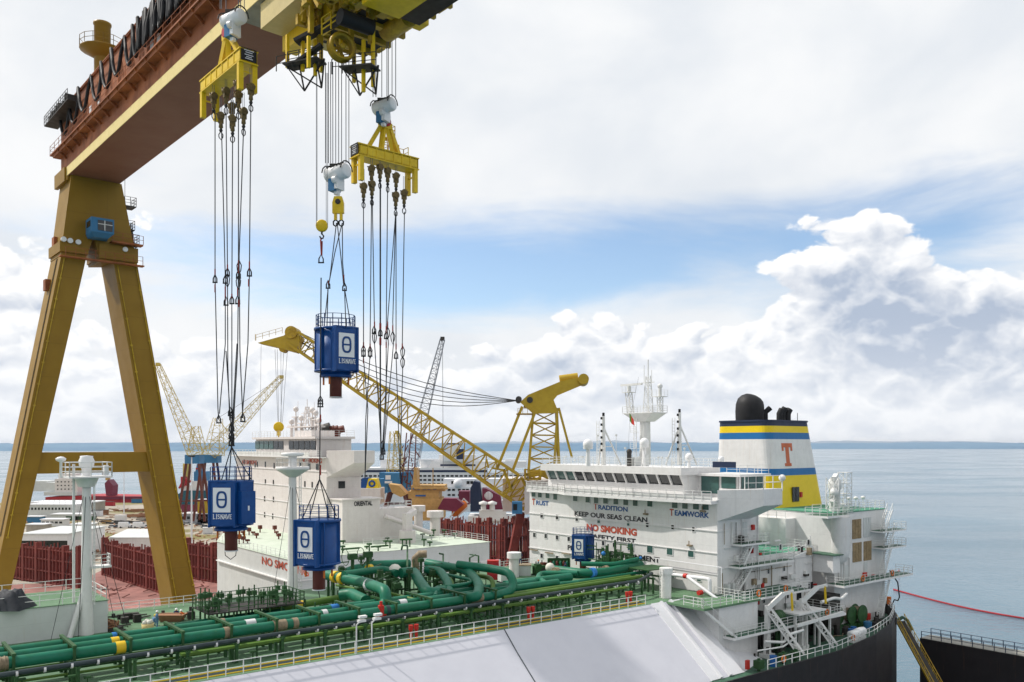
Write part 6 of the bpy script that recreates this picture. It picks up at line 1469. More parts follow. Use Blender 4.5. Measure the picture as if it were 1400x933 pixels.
# cruise ship
o = ship_frame('cruise_ship', 'long white cruise ship with navy window bands across the water', 490, 690, 470)
m = MB()
flatbox(m,o,470,775,648,700,470,24); flatbox(m,o,492,665,640,648,470,22); flatbox(m,o,575,720,631,640,473,18); flatbox(m,o,600,650,622,631,475,12)
P = [WP(x,y,470)-o.location for x,y in ((605,631),(612,608),(626,608),(640,631))]; m.ext(P,(0,10,0)); m.build('hull', 'white_plain', o)
m = MB()
for y in (644.5,): flatbox(m,o,492,666,y-1.6,y+1.4,469.8,.3)
flatbox(m,o,602,650,635,637.5,472.7,.3); m.build('window_band', 'navy', o)
m = MB()
for y in (651,656.5,662,668,674):
    for i in range(44): x = 492+i*6.2; flatbox(m,o,x,x+4.2,y-1.3,y+1.2,469.8,.3)
    m.cut()
m.each('window_row', 'glass_dark', o)
m = MB(); 
for x in (585,640,690,520): flatbox(m,o,x,x+16,628,640,474,8); m.cut()
m.cyl(WP(583,640,476)-o.location,WP(583,628,476)-o.location,3.2,4.6,14); m.each('upper_deck', 'fairing_white', o)
m = MB(); flatbox(m,o,611,627,606,609,471,8); flatbox(m,o,624,634,614,628,469.6,.4); m.build('funnel_top', 'navy', o)
# white ferry bow part with few windows, in front of cruise ship
o = ship_frame('ferry', 'white ship with square windows below the lattice boom', 600, 690, 400)
m = MB(); flatbox(m,o,597,720,666,700,400,18); flatbox(m,o,606,690,655,666,402,12); m.ball(WP(626,661,400)-o.location,2.2,12); m.build('hull', 'fairing_white', o)
m = MB()
for y in (670,677):
    for x in (612,618,626,632,637): flatbox(m,o,x,x+4,y-1.4,y+1.4,399.8,.3)
for x in (617,622,638,643): flatbox(m,o,x,x+4,658,662,401.8,.3)
m.build('window', 'glass_dark', o)
# dark blue and maroon funnels with white round emblem
o = ship_frame('logo_ship', 'ship with dark blue funnel beside maroon panel bearing a white round emblem', 660, 730, 330)
m = MB(); P = [WP(x,y,330)-o.location for x,y in ((643,700),(643,668),(648,658),(656,660),(660,700))]; m.ext(P,(0,9,0)); m.build('funnel', 'navy', o)
m = MB(); P = [WP(x,y,330)-o.location for x,y in ((660,702),(659,668),(664,668),(684,678),(688,700))]; m.ext(P,(0,9,0)); mp = m.build('funnel_panel', 'ship_maroon', o)
m = MB(); c = WP(668,678,329.8)-o.location
m.lathe(c,[(.01,.05),(1.6,.05),(1.6,0)],24,(0,-1,0)); em = m.build('round_emblem', 'logo_white', mp)
m = MB()
for i in range(-2,3): m.box(c.x+i*.55-.06,c.x+i*.55+.06,c.y-.14,c.y-.06,c.z-1.5,c.z+1.5)
m.build('emblem_stripe', 'ship_maroon', em)
m = MB(); flatbox(m,o,660,700,685,700,332,8); flatbox(m,o,655,692,698,712,326,8); flatbox(m,o,640,700,706,716,328,16)
for x in (661,673): c = WP(x,697,326)-o.location; m.cyl(c,c+Vector((0,0,2)),1.,None,12); m.lathe(c+Vector((0,0,2)),[(1.7,0),(1.8,.8),(.01,1.4)],14)
m.build('upperworks', 'white_plain', o)
m = MB(); flatbox(m,o,627,642,672,690,345,8); m.build('red_house', 'ship_maroon', o)
# free-fall orange lifeboat on white frame
o = thing('free_fall_lifeboat', 'orange-red lifeboat in tilted white launching frame', 'lifeboat', WP(628,700,300))
m = MB(); m.tube([WP(619,706,300)-o.location,WP(623,700,300)-o.location,WP(634,690,300)-o.location,WP(638,688,300)-o.location],1.8,12,[.5,1.9,1.9,.7]); m.build('boat_hull', 'orange', o)
m = MB()
for g in (-2.4,2.4): m.beam(WP(615,708,300+g)-o.location,WP(634,682,300+g)-o.location,.4); m.beam(WP(634,682,300+g)-o.location,WP(640,688,300+g)-o.location,.4)
m.beam(WP(634,682,297.6)-o.location,WP(634,682,302.4)-o.location,.4); m.beam(WP(622,710,298)-o.location,WP(643,690,298)-o.location,.4); m.build('launch_frame', 'white_plain', o)
# tan dredger
o = ship_frame('dredger', 'sand-coloured dredger with blue-windowed wheelhouse below the boom', 570, 700, 300)
m = MB()
flatbox(m,o,562,608,664,672,300,12); flatbox(m,o,558,600,672,682,300,14); flatbox(m,o,563,603,682,700,299,14); flatbox(m,o,566,612,667,669,298.6,1)
P = [WP(x,y,300)-o.location for x,y in ((564,664),(566,640),(569,640),(572,664))]; m.ext(P,(0,6,0)); flatbox(m,o,530,604,698,712,297,18)
P = [WP(x,y,298)-o.location for x,y in ((531,662),(545,664),(556,676),(548,680),(536,674))]; m.ext(P,(0,8,0)); dh_ = m.build('house', 'tan_ship', o)
m = MB()
for x in (564,570,578,584,592): flatbox(m,o,x,x+4.5,667.5,670,299.7,.3)
flatbox(m,o,568,582,677,679,299.7,.3); m.build('window', 'blue_cab', o)
m = MB(); m.rail([WP(558,672,299.5)-o.location,WP(600,672,299.5)-o.location],1.4,2,.12,(1.,.5)); m.beam(WP(573,664,300)-o.location,WP(573,640,300)-o.location,.3); m.beam(WP(592,664,300)-o.location,WP(592,640,300)-o.location,.3); m.build('deck_rail', 'tan_ship', o)
m = MB(); P = [WP(x,y,292)-o.location for x,y in ((598,696),(606,682),(624,682),(634,690),(622,700))]; m.ext(P,(0,6,0)); m.build('red_cargo', 'ship_maroon', o)
# blue crane house box on rusty lattice (jib crane behind)
def jib_crane(label, base, cab, boom0, boom1, Y, m_, wd, cabm='blue_far', legs=True, back=None, r=.22, n=22, grp='distant lattice jib cranes', ropes_=None, lw=8):
    o = thing('jib_crane', label, 'jib crane', WP(*base, Y), 0, grp); L = o.location
    if cab: q = MB(); p_, q_ = WP(cab[0],cab[1],Y)-L, WP(cab[2],cab[3],Y)-L; q.box(p_.x,q_.x,-3,3,q_.z,p_.z); cb = q.build('machine_house', cabm, o)
    q = MB(); q.truss(WP(*boom0,Y)-L, WP(*boom1,Y)-L, wd, wd, n, r, w2=wd*.35, h2=wd*.35, up=(0,1,0)); q.build('lattice_boom', m_, o)
    q = MB(); bx, by = WP(boom1[0],boom1[1],Y)-L, None; q.box(bx.x-.8,bx.x+.8,-.8,.8,bx.z-.6,bx.z+.9); q.build('boom_head', 'steel_dark' if m_ == 'far_grey' else m_, o)
    if legs:
        zc = (WP(cab[2],cab[3],Y)-L).z if cab else 8; cx = ((WP(cab[0],cab[1],Y)-L).x+(WP(cab[2],cab[3],Y)-L).x)/2
        q = MB()
        for sx in (-1,1):
            for sy in (-1,1): q.beam((cx+sx*lw*.35,sy*2.5,zc),(cx+sx*lw*.75,sy*4,0),.9)
        for sy in (-1,1): q.beam((cx-lw*.6,sy*3.6,zc*.35),(cx+lw*.6,sy*3.6,zc*.35),.4)
        q.build('portal_frame', 'tube_brown', o)
    if back:
        q = MB(); q.truss(WP(*back[0],Y)-L, WP(*back[1],Y)-L, wd*1.2, wd*1.2, 5, r, w2=wd*.5, h2=wd*.5, up=(0,1,0)); q.beam(WP(*back[1],Y)-L, WP(boom0[0]+(boom1[0]-boom0[0])*.25,boom0[1]+(boom1[1]-boom0[1])*.25,Y)-L, .25); q.build('mast_frame', m_, o)
    if ropes_:
        q = MB()
        for a, b_ in ropes_: q.tube([WP(*a,Y)-L, WP(*b_,Y)-L], .09, 4)
        q.build('stay_rope', 'rope_thin', o)
    return o
jib_crane('yellow jib crane leaning left, boom tip free against sky left of the tanks', (262,712), (256,622,276,634), (268,622), (216,499), 380, 'far_yellow', 5.5, back=((270,622),(268,583)), n=15)
jib_crane('yellow jib crane beside the raised blue tank, boom tip up to the right', (288,712), (272,622,300,633), (290,620), (385,516), 400, 'far_yellow', 6.5, back=((292,622),(298,572)), n=18, r=.2, ropes_=[((298,572),(384,517))])
jib_crane('grey lattice jib crane standing steeply behind the yellow boom', (556,712), (520,646,566,672), (560,640), (605,464), 340, 'far_grey', 5., n=26, ropes_=[((605,464),(606,640)),((604,466),(572,640))])
jib_crane('small pale-yellow lattice tower crane behind the dredger', (545,700), (535,655,556,668), (545,655), (543,592), 360, 'far_yellow', 5.5, cabm='blue_far', n=8, back=((540,655),(538,590)))
o = thing('deck_crane_house', 'bright blue crane house with second box at its left', 'crane house', WP(540,680,320))
m = MB(); flatbox(m,o,525,547,647,663,320,8); flatbox(m,o,518,530,655,674,321,8); flatbox(m,o,550,562,646,664,322,8); m.build('house_box', 'blue_far', o)
m = MB(); flatbox(m,o,527,534,650,656,319.8,.3); flatbox(m,o,526,536,658,661,319.8,.3); m.build('white_sign', 'fairing_white', o)
m = MB()
rr = random.Random(6)
for i in range(26):
    x = rr.uniform(548,568); y = rr.uniform(600,665); a, b_ = rr.uniform(-14,14), rr.uniform(-10,12); m.beam(WP(x,y,322)-o.location, WP(x+a*.5,y+b_,322)-o.location,.35)
for x0, x1 in ((549,556),(556,562),(566,569)): m.beam(WP(x0,668,322)-o.location, WP(x1,592,322)-o.location,.4)
m.build('rusty_frame', 'tube_brown', o)
# blue/yellow funnel with round emblem
o = thing('small_ship', 'white ship with blue and yellow funnel bearing a round emblem', 'ship', WP(505,700,300))
m = MB(); P = [WP(x,y,300)-o.location for x,y in ((491,668),(495,654),(504,653),(501,668))]; m.ext(P,(0,6,0)); m.build('funnel_side', 'tank_blue', o)
m = MB(); P = [WP(x,y,299.8)-o.location for x,y in ((500.5,668),(503.5,655),(514,655),(518,668))]; m.ext(P,(0,6,0)); fy = m.build('funnel', 'funnel_yellow', o)
m = MB(); c = WP(508.5,661.5,299.6)-o.location; m.lathe(c,[(.6,0),(.6,.1),(1.25,.1),(1.25,0)],20,(0,-1,0)); m.build('round_emblem', 'tank_blue', fy)
m = MB(); flatbox(m,o,488,520,668,690,298,10); m.build('house', 'ship2_white', o)

# left background: blue-hulled ship in dock, red cargo ship, quays
o = ship_frame('cargo_ship', 'teal-hulled ship with white house and red-striped bow crane, beside the crane leg', 245, 712, 420, rz=0)
m = MB(); P = [WP(x,y,420)-o.location for x,y in ((243,676),(252,671),(306,671),(306,690),(247,690))]; m.ext(P,(0,20,0)); m.build('hull', 'ship_teal', o)
m = MB(); P = [WP(x,y,420.1)-o.location for x,y in ((246,690.2),(306,690.2),(306,704),(250,704))]; m.ext(P,(0,19,0)); m.build('bottom_paint', 'ship_maroon', o)
m = MB(); flatbox(m,o,262,304,658,671,421,10); flatbox(m,o,247,262,664,671,421,8); m.build('house', 'white_plain', o)
m = MB(); flatbox(m,o,265,280,645,658,422,7); P = [WP(x,y,422)-o.location for x,y in ((267,645),(269,635),(274,635),(276,645))]; m.ext(P,(0,5,0)); fn = m.build('funnel', 'blue_far', o)
m = MB(); flatbox(m,o,267.5,275,640,642,421.6,.3); m.build('funnel_stripe', 'ship_red', fn)
m = MB()
for a in range(4): m.beam(WP(245+a*3,668-a*1.5,420)-o.location, WP(252+a*3.3,654+a*1.,420)-o.location, .8)
flatbox(m,o,247,253,652,660,421,3); m.build('bow_gear', 'ship_red', o)
m = MB(); flatbox(m,o,250,255,634,655,424,4); m.build('crane_post', 'far_yellow', o)
o = ship_frame('cargo_ship', 'long red-hulled cargo ship with white house, between the crane legs', 75, 700, 560)
m = MB(); P = [WP(x,y,560)-o.location for x,y in ((62,680),(120,678),(205,680),(205,692),(62,692))]; m.ext(P,(0,24,0)); m.build('hull', 'ship_red', o)
m = MB(); flatbox(m,o,60,105,673,677.8,561,18); flatbox(m,o,62,76,660,674,563,10); flatbox(m,o,44,64,658,672,565,14); m.build('deck_house', 'ship2_grey', o)
m = MB(); flatbox(m,o,75,106,655,677,562,14); flatbox(m,o,80,100,648,655,563,10); flatbox(m,o,84,86,640,648,564,1); m.build('house', 'ship2_white', o)
m = MB()
for y in (659,664,669):
    for x in (78,83,88,93,98): flatbox(m,o,x,x+1.6,y-.8,y+.8,561.8,.3)
m.build('window', 'glass_dark', o)
m = MB(); P = [WP(x,y,562)-o.location for x,y in ((143,661),(148,656),(154,664),(153,678),(145,678))]; m.ext(P,(0,8,0)); flatbox(m,o,130,205,679,683,559.5,1); m.build('bow_mast', 'ship_maroon', o)
m = MB(); flatbox(m,o,144,148,651,657,562,3); m.build('mast_top', 'tan_ship', o)
# quay walls on the left shore
for lab, x0, x1, y0_, y1_, Y in (('grey stepped quay wall below the red-hulled ship', 38,125,688,699,470),('white-fronted low dock building with stair', 34,105,691,704,440)):
    o = thing('quay_wall' if 'quay' in lab else 'dock_building', lab, 'quay wall' if 'quay' in lab else 'building', WP((x0+x1)/2,y1_,Y)); L = o.location
    m = MB(); p, q = WP(x0,y0_,Y)-L, WP(x1,y1_,Y)-L; m.box(p.x,q.x,0,16,q.z-2,p.z); m.build('wall', 'concrete' if 'quay' in lab else 'ship2_grey', o)
    m = MB(); m.box(p.x,q.x,-.3,16.2,p.z,p.z+.5); m.rail([(p.x,0,p.z+.5),(q.x,0,p.z+.5)],1.1,3,.15,(1.,)); m.build('coping', 'fairing_white', o)
    if 'building' in lab:
        m = MB()
        for i in range(14): x = p.x+2+(q.x-p.x-4)*i/13; m.box(x-.5,x+.5,-.06,0,p.z-2.4,p.z-1.2)
        m.build('window', 'glass_dark', o)
# yard buildings
def shed(label, x0, x1, ytop, ybase, dep, wall, roof='fairing_white', doors=None, wins=0, slope=False):
    Y = (4-H)*F/(HY-ybase); o = thing('yard_building', label, 'building', WP((x0+x1)/2, ybase, Y)); L = o.location
    p, q = WP(x0,ytop,Y)-L, WP(x1,ybase,Y)-L
    m = MB(); m.box(p.x,q.x,0,dep,0,p.z); m.build('wall', wall, o)
    m = MB()
    if slope: m.hexa([(p.x-.4,-.4,p.z),(q.x+.4,-.4,p.z),(q.x+.4,dep+.4,p.z),(p.x-.4,dep+.4,p.z)],[(p.x-.4,dep*.48,p.z+1.5),(q.x+.4,dep*.48,p.z+1.5),(q.x+.4,dep*.52,p.z+1.5),(p.x-.4,dep*.52,p.z+1.5)])
    else: m.box(p.x-.4,q.x+.4,-.4,dep+.4,p.z,p.z+.35)
    m.build('roof', roof, o)
    if doors:
        for i in range(doors[0]):
            m = MB(); x = p.x+(q.x-p.x)*(doors[1]+(doors[2]-doors[1])*i/max(1,doors[0]-1)); m.box(x,x+doors[3],-.08,0,0,p.z*.75); m.build('door', doors[4], o)
    for i in range(wins):
        m = MB(); x = p.x+(q.x-p.x)*(i+.5)/wins; m.box(x-.7,x+.7,-.07,-.005,p.z*.45,p.z*.75); m.build('window', 'glass_dark', o)
    return o
shed('low white shed with three green doors', 70,120,704,712,8,'ship2_grey','fairing_white',(3,.4,.9,6,'support_green'))
shed('white cabin with small windows, nearest the left crane leg', 56,86,711,720,6,'white_plain',wins=5)
shed('small white double cabin left of the mast', 97,122,718,733,7,'white_plain',wins=3)
shed('pair of blue-grey containers by the leg', 36,56,707,715,4,'blue_far')
shed('large white hall with glazed upper band, behind the left rib wall', 28,92,731,765,26,'white_plain','ship2_grey',wins=12)
shed('grey low store in front of the hall', 36,60,718,730,6,'concrete')
shed('white roofed long shed with red stripes behind the rib wall', 150,205,735,752,30,'ship2_white','ship2_grey',slope=True)
shed('dark workshop hall behind the teal-hulled ship', 248,300,703,716,12,'far_grey',wins=8)
shed('tan portal base of the jib crane', 270,284,684,716,5,'boom_yellow')
o = thing('red_roof_stripe', 'red and white striped roof sheet beside the long shed', 'roof sheet', WP(178,748,316))
m = MB()
for i in range(6): p, q = WP(160+i*7,741+i*2,316)-o.location, WP(164+i*7,744+i*2,312)-o.location; m.box(p.x,q.x,p.y-6,p.y,p.z,p.z+.6)
m.build('stripe', 'text_red', o)
# timber and scrap piles in the yard
for lab, x, y, n, sx in (('long dark timber pile right of the mast',196,700,40,12),('brown timber pile nearest the parked vans',197,708,34,12),('small scrap pile by the grass between the legs',172,716,20,9)):
    o = thing('timber_pile', lab, 'timber pile', (*wz(x,y),4)); m = MB(); rr = random.Random(n)
    for i in range(n): a = rr.gauss(0,sx*.5); b_ = rr.gauss(0,3); m.beam((a-3,b_,.3+rr.uniform(0,1.4)),(a+3,b_+rr.uniform(-1,1),.3+rr.uniform(0,1.4)),.5)
    m.build('timber', 'plank' if n > 25 else 'steel_dark', o)
# yard clutter: containers, huts, tanks, skips
clut = [('weathered red container beyond the timber piles',150,692,6,2.5,2.6,'ship_red'),('blue container by the quay between the legs',187,688,6,2.5,2.6,'blue_far'),('tan open skip near the row of parked vehicles',146,716,4,2.2,1.6,'tan_ship'),
 ('white site hut right behind the row of parked vehicles',165,712,5,2.5,2.7,'white_plain'),('grey generator box left of the white mast',92,738,3,2,2,'ship2_grey'),('stack of rusty plates in front of the white hall',76,772,5,3,1.2,'tube_brown'),
 ('green container on the grass left of the mast',60,724,6,2.5,2.6,'pipe_olive'),('yellow bin near the crane-leg foot',222,735,2.4,2,1.5,'boom_yellow'),('long white trailer beyond the grass',128,706,9,2.5,3,'fairing_white'),('brown container beside the long white trailer',140,704,6,2.5,2.6,'plank'),
 ('white site hut right of the crane leg by the dock edge',284,730,4,2.5,2.6,'fairing_white')]
for lab, x, y, lx, ly, lz, m_ in clut:
    k_ = 'skip' if 'skip' in lab or 'bin' in lab else 'site_hut' if 'hut' in lab else 'trailer' if 'trailer' in lab else 'plate_stack' if 'stack' in lab else 'generator' if 'generator' in lab else 'shipping_container'
    o = thing(k_, lab, k_.replace('_',' '), (*wz(x,y),4), rr.uniform(-.4,.4)); m = MB(); m.box(-lx/2,lx/2,-ly/2,ly/2,.15,lz)
    n_ = int(lx/.5)
    for i in range(n_): m.box(-lx/2+i*.5+.1,-lx/2+i*.5+.3,-ly/2-.06,-ly/2,.3,lz-.15)
    m.build('shell', m_, o); m = MB(); m.box(-lx/2-.1,lx/2+.1,-ly/2-.1,ly/2+.1,lz,lz+.12); m.box(-lx/2,-lx/2+.3,-ly/2,ly/2,0,.15); m.box(lx/2-.3,lx/2,-ly/2,ly/2,0,.15); m.build('edge_frame', 'steel_dark' if k_ != 'site_hut' else 'white_plain', o)
o = thing('yard_litter', 'small timber, pipes and debris strewn over the sandy yard', 'debris', (0,0,4)); m = MB()
for i in range(420):
    a, b_ = wz(rr.uniform(20,300), rr.uniform(694,770)); c_ = rr.uniform(0,3.1); l_ = rr.uniform(.4,3.2); m.beam((a,b_,.25),(a+l_*cos(c_),b_+l_*sin(c_),rr.uniform(.15,.8)),rr.uniform(.15,.9),rr.uniform(.1,.5))
_q = m.build('yard_litter_piece', 'plank', o); _q['kind'] = 'stuff'; o['kind'] = 'stuff'
# cars
def car_proto(van, colr, label, grp):
    o = thing('parked_van' if van else 'parked_car', label, 'van' if van else 'car', (0,0,-50), 0, grp)
    m = MB(); Lh = 2.5 if van else 2.1; h = 1.5 if van else .85
    m.hexa([(-Lh,-.85,.35),(Lh,-.85,.35),(Lh,.85,.35),(-Lh,.85,.35)],[(-Lh,-.85,h*.9),(Lh-.1,-.85,h*.75),(Lh-.1,.85,h*.75),(-Lh,.85,h*.9)])
    if van: m.hexa([(-Lh,-.83,h*.85),(Lh-.5,-.83,h*.8),(Lh-.5,.83,h*.8),(-Lh,.83,h*.85)],[(-Lh+.1,-.75,2.2),(Lh-1.4,-.75,2.2),(Lh-1.4,.75,2.2),(-Lh+.1,.75,2.2)])
    else: m.box(-1.1,.3,-.62,.62,1.38,1.42)
    m.build('body', colr, o)
    m = MB()
    if van: m.hexa([(Lh-1.25,-.8,1.3),(Lh-.55,-.8,1.25),(Lh-.55,.8,1.25),(Lh-1.25,.8,1.3)],[(Lh-1.5,-.76,2.05),(Lh-1.25,-.76,2.05),(Lh-1.25,.76,2.05),(Lh-1.5,.76,2.05)])
    else: m.hexa([(-1.7,-.76,.82),(1.1,-.76,.8),(1.1,.76,.8),(-1.7,.76,.82)],[(-1.15,-.63,1.38),(.35,-.63,1.38),(.35,.63,1.38),(-1.15,.63,1.38)])
    m.build('window', 'glass_dark', o)
    for x in (-Lh*.62, Lh*.62):
        for y in (-.86,.7): m = MB(); m.cyl((x,y,.33),(x,y+.16,.33),.33,None,12); m.build('wheel', 'black', o)
    return o
mat('car_silver', (.45,.47,.5), .3); mat('car_white', (.78,.78,.78), .3); mat('car_dark', (.05,.07,.11), .3); mat('car_blue', (.08,.15,.28), .3)
cars = [(154,722,'w',0),(162,722,'d',0),(171,722,'v',0),(184,722,'s',0),(191,722,'v',0),(199,722,'s',0),(206,722,'w',0),(92,744,'d',1),(101,746,'s',1),(108,744,'w',1),(105,751,'s',2),(114,752,'b',2),(118,758,'d',2),(110,738,'s',1),(273,719,'d',0),(256,718,'w',0),(281,722,'s',0)]
why = {'w':'white','d':'dark','s':'silver','b':'blue','v':'white'}; protos = {}
place = {0:'in the row on the yard road',1:'by the white hall behind the mast',2:'in the cluster nearest the white mast'}
for i, (x, y, k, g) in enumerate(cars):
    lab = f"{why[k]} {'van' if k=='v' else 'car'} parked {place[g]}"
    same = [c for c in cars if c[2] == k and c[3] == g]
    if len(same) > 1 and k != 'v':
        xs_ = sorted(c[0] for c in same); lab += ', '+('leftmost' if x == xs_[0] else 'rightmost' if x == xs_[-1] else 'middle')+f' of the {why[k]} ones'
    if k == 'v': lab += (', the taller one' if x == 171 else ', next to a silver car')
    if k not in protos: protos[k] = car_proto(k == 'v', {'w':'car_white','d':'car_dark','s':'car_silver','b':'car_blue','v':'car_white'}[k], lab, 'vehicles parked in the yard'); c_ = protos[k]
    else: c_ = copy_tree(protos[k]); c_['label'] = lab
    if x in (273,256,281): c_['label'] = f"{why[k]} car parked right of the crane leg near the dock"
    c_.location = (*wz(x,y),4); c_.rotation_euler = (0,0,(.15,2.4,.9)[g]+.1*sin(i)); 
    if k == 'v' and x == 171: c_.scale = (1.15,1.15,1.2)
# tall lamp poles in the yard
for lab, x, yb, yt in (('tall grey lamp pole between the mast and the right crane leg',169.5,703,645),('tall grey lamp pole right of the crane leg',262,745,625)):
    Y = (4-H)*F/(HY-yb) if yb < 720 else 300; o = thing('lamp_pole', lab, 'lamp pole', WP(x,yb,Y), 0, 'tall lamp poles in the yard'); hgt = (yb-yt)*Y/F
    m = MB(); m.tube([(0,0,-6),(0,0,hgt)],.3,8,[.4,.2]); m.build('pole', 'fairing_white', o)
    m = MB(); m.cyl((0,0,hgt),(0,0,hgt+.4),.8,None,10); m.box(-1.2,1.2,-.3,.3,hgt+.1,hgt+.5); m.build('lamp_head', 'steel_dark', o)
# shrubs at the yard edge
rr = random.Random(8)
for i, (x, y) in enumerate(((88,764),(94,765))):
    o = thing('shrub', 'dark green shrub behind the left rib wall', 'shrub', (*wz(x,y+6),4), 0, 'shrubs behind the rib wall'); m = MB()
    for k in range(260):
        a, b_, c = rr.gauss(0,1.1), rr.gauss(0,1.1), abs(rr.gauss(1.6,1.1)); v = Vector((a,b_,c)); d = Vector((rr.gauss(0,1),rr.gauss(0,1),rr.gauss(0,1))).normalized(); e = d.orthogonal().normalized()*.3; g = d.cross(e).normalized()*.3
        m.add([v-e-g,v+e-g,v+e+g,v-e+g],[(0,1,2,3)])
    m.build('foliage', 'foliage', o)
    m = MB(); m.cyl((0,0,0),(0,0,1.6),.12,.06,6); m.build('stem', 'plank', o)

# ================================================================== stern side: pier, gangway, floating boom
o = thing('pier', 'dark-walled pier with railings crossing the water at lower right', 'pier', (0,0,0), A); zP = 12.
p = PZ(1262,873,zP); m = MB(); m.box(p.x, p.x+3.4, 20, p.y+.5, -2, zP-.05)
m.build('pier_wall', 'hull_black', o)
m = MB(); m.box(p.x+.02,p.x+3.38,20,p.y+.48,zP-.05,zP+.02); m.build('pier_deck', 'girder_grey', o)
for x in (p.x+.1, p.x+3.2):
    m = MB(); m.rail([(x,20,zP),(x,p.y+.3,zP)],1.05,1.5,.09,(1.,.5)); m.build('pier_rail', 'navy', o)
o = thing('gangway', 'narrow yellow-railed gangway sloping down from the stern', 'gangway', WP(1231,850,125))
a_, b_ = Vector((0,0,0)), WP(1286,950,114)-o.location; sd = Vector((1,.25,0)).normalized()
m = MB(); m.beam(a_, b_, 1.3, .2); m.build('walkway', 'steel_dark', o)
m = MB()
for g in (-.65,.65):
    P = a_+sd*g; Q_ = b_+sd*g; m.beam(P,Q_,.12,.3); m.beam(P+Vector((0,0,1.1)),Q_+Vector((0,0,1.1)),.08); m.beam(P+Vector((0,0,.55)),Q_+Vector((0,0,.55)),.05)
    for i in range(12): r_ = P+(Q_-P)*i/11; m.beam(r_, r_+Vector((0,0,1.1)), .06)
m.build('hand_rail', 'yellow_dirty', o)
m = MB(); m.tube([(-1,.5,-.5),(0.4,.2,.6),(1.,0,.2),(1.6,-.3,-1.2)],.25,8); m.build('fender_roll', 'deck_dark_green', o)
o = thing('floating_boom', 'thin red floating boom stretched across the water', 'floating boom', (0,0,0))
m = MB(); P = []
for i in range(41): f = i/40; x = 1222+f*200; y = 807+f*43-4*sin(pi*f)*-1; Yb = 42*F/(y-HY); v = WP(x,y,Yb); P.append(Vector((v.x,v.y,.12)))
m.tube(P,.17,6); m.build('float_tube', 'ship_red', o)
m = MB()
for i in range(90): f = i/89*39.9; k = int(f); v = P[k].lerp(P[k+1], f-k); m.ball(v+Vector((0,0,.1)),.24,6); m.cut()
m.each('float_segment', 'ship_red', o)
o = thing('mooring_buoy', 'tiny red buoy on the open water', 'buoy', (*[WP(1229,782,42*F/174)[i] for i in (0,1)],0)); m = MB(); m.lathe((0,0,0),[(.3,-.2),(.45,.2),(.2,.6),(.02,.7)],12); m.build('float', 'ship_red', o); m = MB(); m.cyl((0,0,.6),(0,0,1.),.04,None,6); m.build('top_ring','ship_red',o)

# ================================================================== loose things and people on the deck
o = thing('bulk_bucket', 'cream tub heaped with white sacks at the far deck rail', 'tub', wld(PZ(202,863,D)), 0, None, .62); m = MB(); m.lathe((0,0,0),[(.01,0),(.85,0),(.95,1.2),(.9,1.2),(.01,1.1)],20); m.build('tub_wall', 'band_yellow' if 0 else 'crane_pale', o); m = MB()
for i in range(9): m.ball((rr.uniform(-.5,.5),rr.uniform(-.5,.5),1.2+rr.uniform(0,.4)),.38,8)
m.build('sack_heap', 'sack', o)
o = thing('tarpaulin', 'dark tarpaulin bundle on the left dome roof', 'tarpaulin', wld(PZ(8,832,D+3.16))); m = MB(); rr2 = random.Random(5)
vs = [];n_=12
for j in range(n_+1):
    for i in range(n_+1):
        a, b_ = (i/n_-.5)*4.2, (j/n_-.5)*3; e = min(1, 4*min(i,j,n_-i,n_-j)/n_); vs.append((a,b_,e*(1.5+rr2.uniform(-.25,.25))))
m.add(vs,[(j*(n_+1)+i,j*(n_+1)+i+1,(j+1)*(n_+1)+i+1,(j+1)*(n_+1)+i) for j in range(n_) for i in range(n_)],True); m.build('tarp_sheet', 'tarp', o)
o = thing('rubble_basket', 'brown basket of scrap near the far rail beside the tub', 'basket', wld(PZ(152,862,D))); m = MB()
for i in range(40): m.beam((rr.uniform(-.8,.8),rr.uniform(-.6,.6),rr.uniform(.2,.9)),(rr.uniform(-.8,.8),rr.uniform(-.6,.6),rr.uniform(.2,1.1)),.12)
m.build('scrap', 'plank', o); m = MB(); m.box(-.9,.9,-.7,.7,0,.3); m.build('tray', 'steel_dark', o)
o = thing('rubble_basket', 'shallow brown skip beside the crouching workers', 'skip', wld(PZ(235,849,D))); m = MB(); m.hexa([(-1,-.5,0),(1,-.5,0),(1,.5,0),(-1,.5,0)],[(-1.4,-.8,.7),(1.4,-.8,.7),(1.4,.8,.7),(-1.4,.8,.7)]); m.build('skip_body', 'plank', o)
m = MB(); m.rail([(-1.2,-.6,.7),(1.2,-.6,.7)],.2,2,.05,(1.,)); m.build('skip_rim','steel_dark',o)
o = thing('red_cabinet', 'red cabinet beside the white deck vent near the lettered house', 'cabinet', wld(PZ(674,792,D))); m = MB(); m.box(-.8,.8,-.6,.6,0,2.6); m.build('cabinet_body', 'red_paint', o); m = MB(); m.box(-.7,-.05,-.63,-.605,.2,2.4); m.box(.05,.7,-.63,-.605,.2,2.4); m.build('door', 'ship_red', o)
o = thing('wooden_crate', 'pale box beside the red cabinet on deck', 'crate', wld(PZ(711,786,D))); m = MB(); m.box(-1.5,1.5,-1,1,0,1.4); m.build('crate_body', 'ship2_grey', o); m = MB(); m.box(-1.6,1.6,-1.1,1.1,1.4,1.5); m.build('crate_lid','band_tan',o)
o = thing('gas_bottle_rack', 'green rack of bottles against the white wall by the standing tank', 'rack', wld(PZ(764,785,D))); m = MB(); m.box(-1.6,1.6,-.6,.6,0,.2); m.box(-1.6,1.6,.5,.6,0,2.2); m.box(-1.6,-1.5,-.6,.6,0,2.2); m.box(1.5,1.6,-.6,.6,0,2.2); m.build('rack_frame', 'support_green', o)
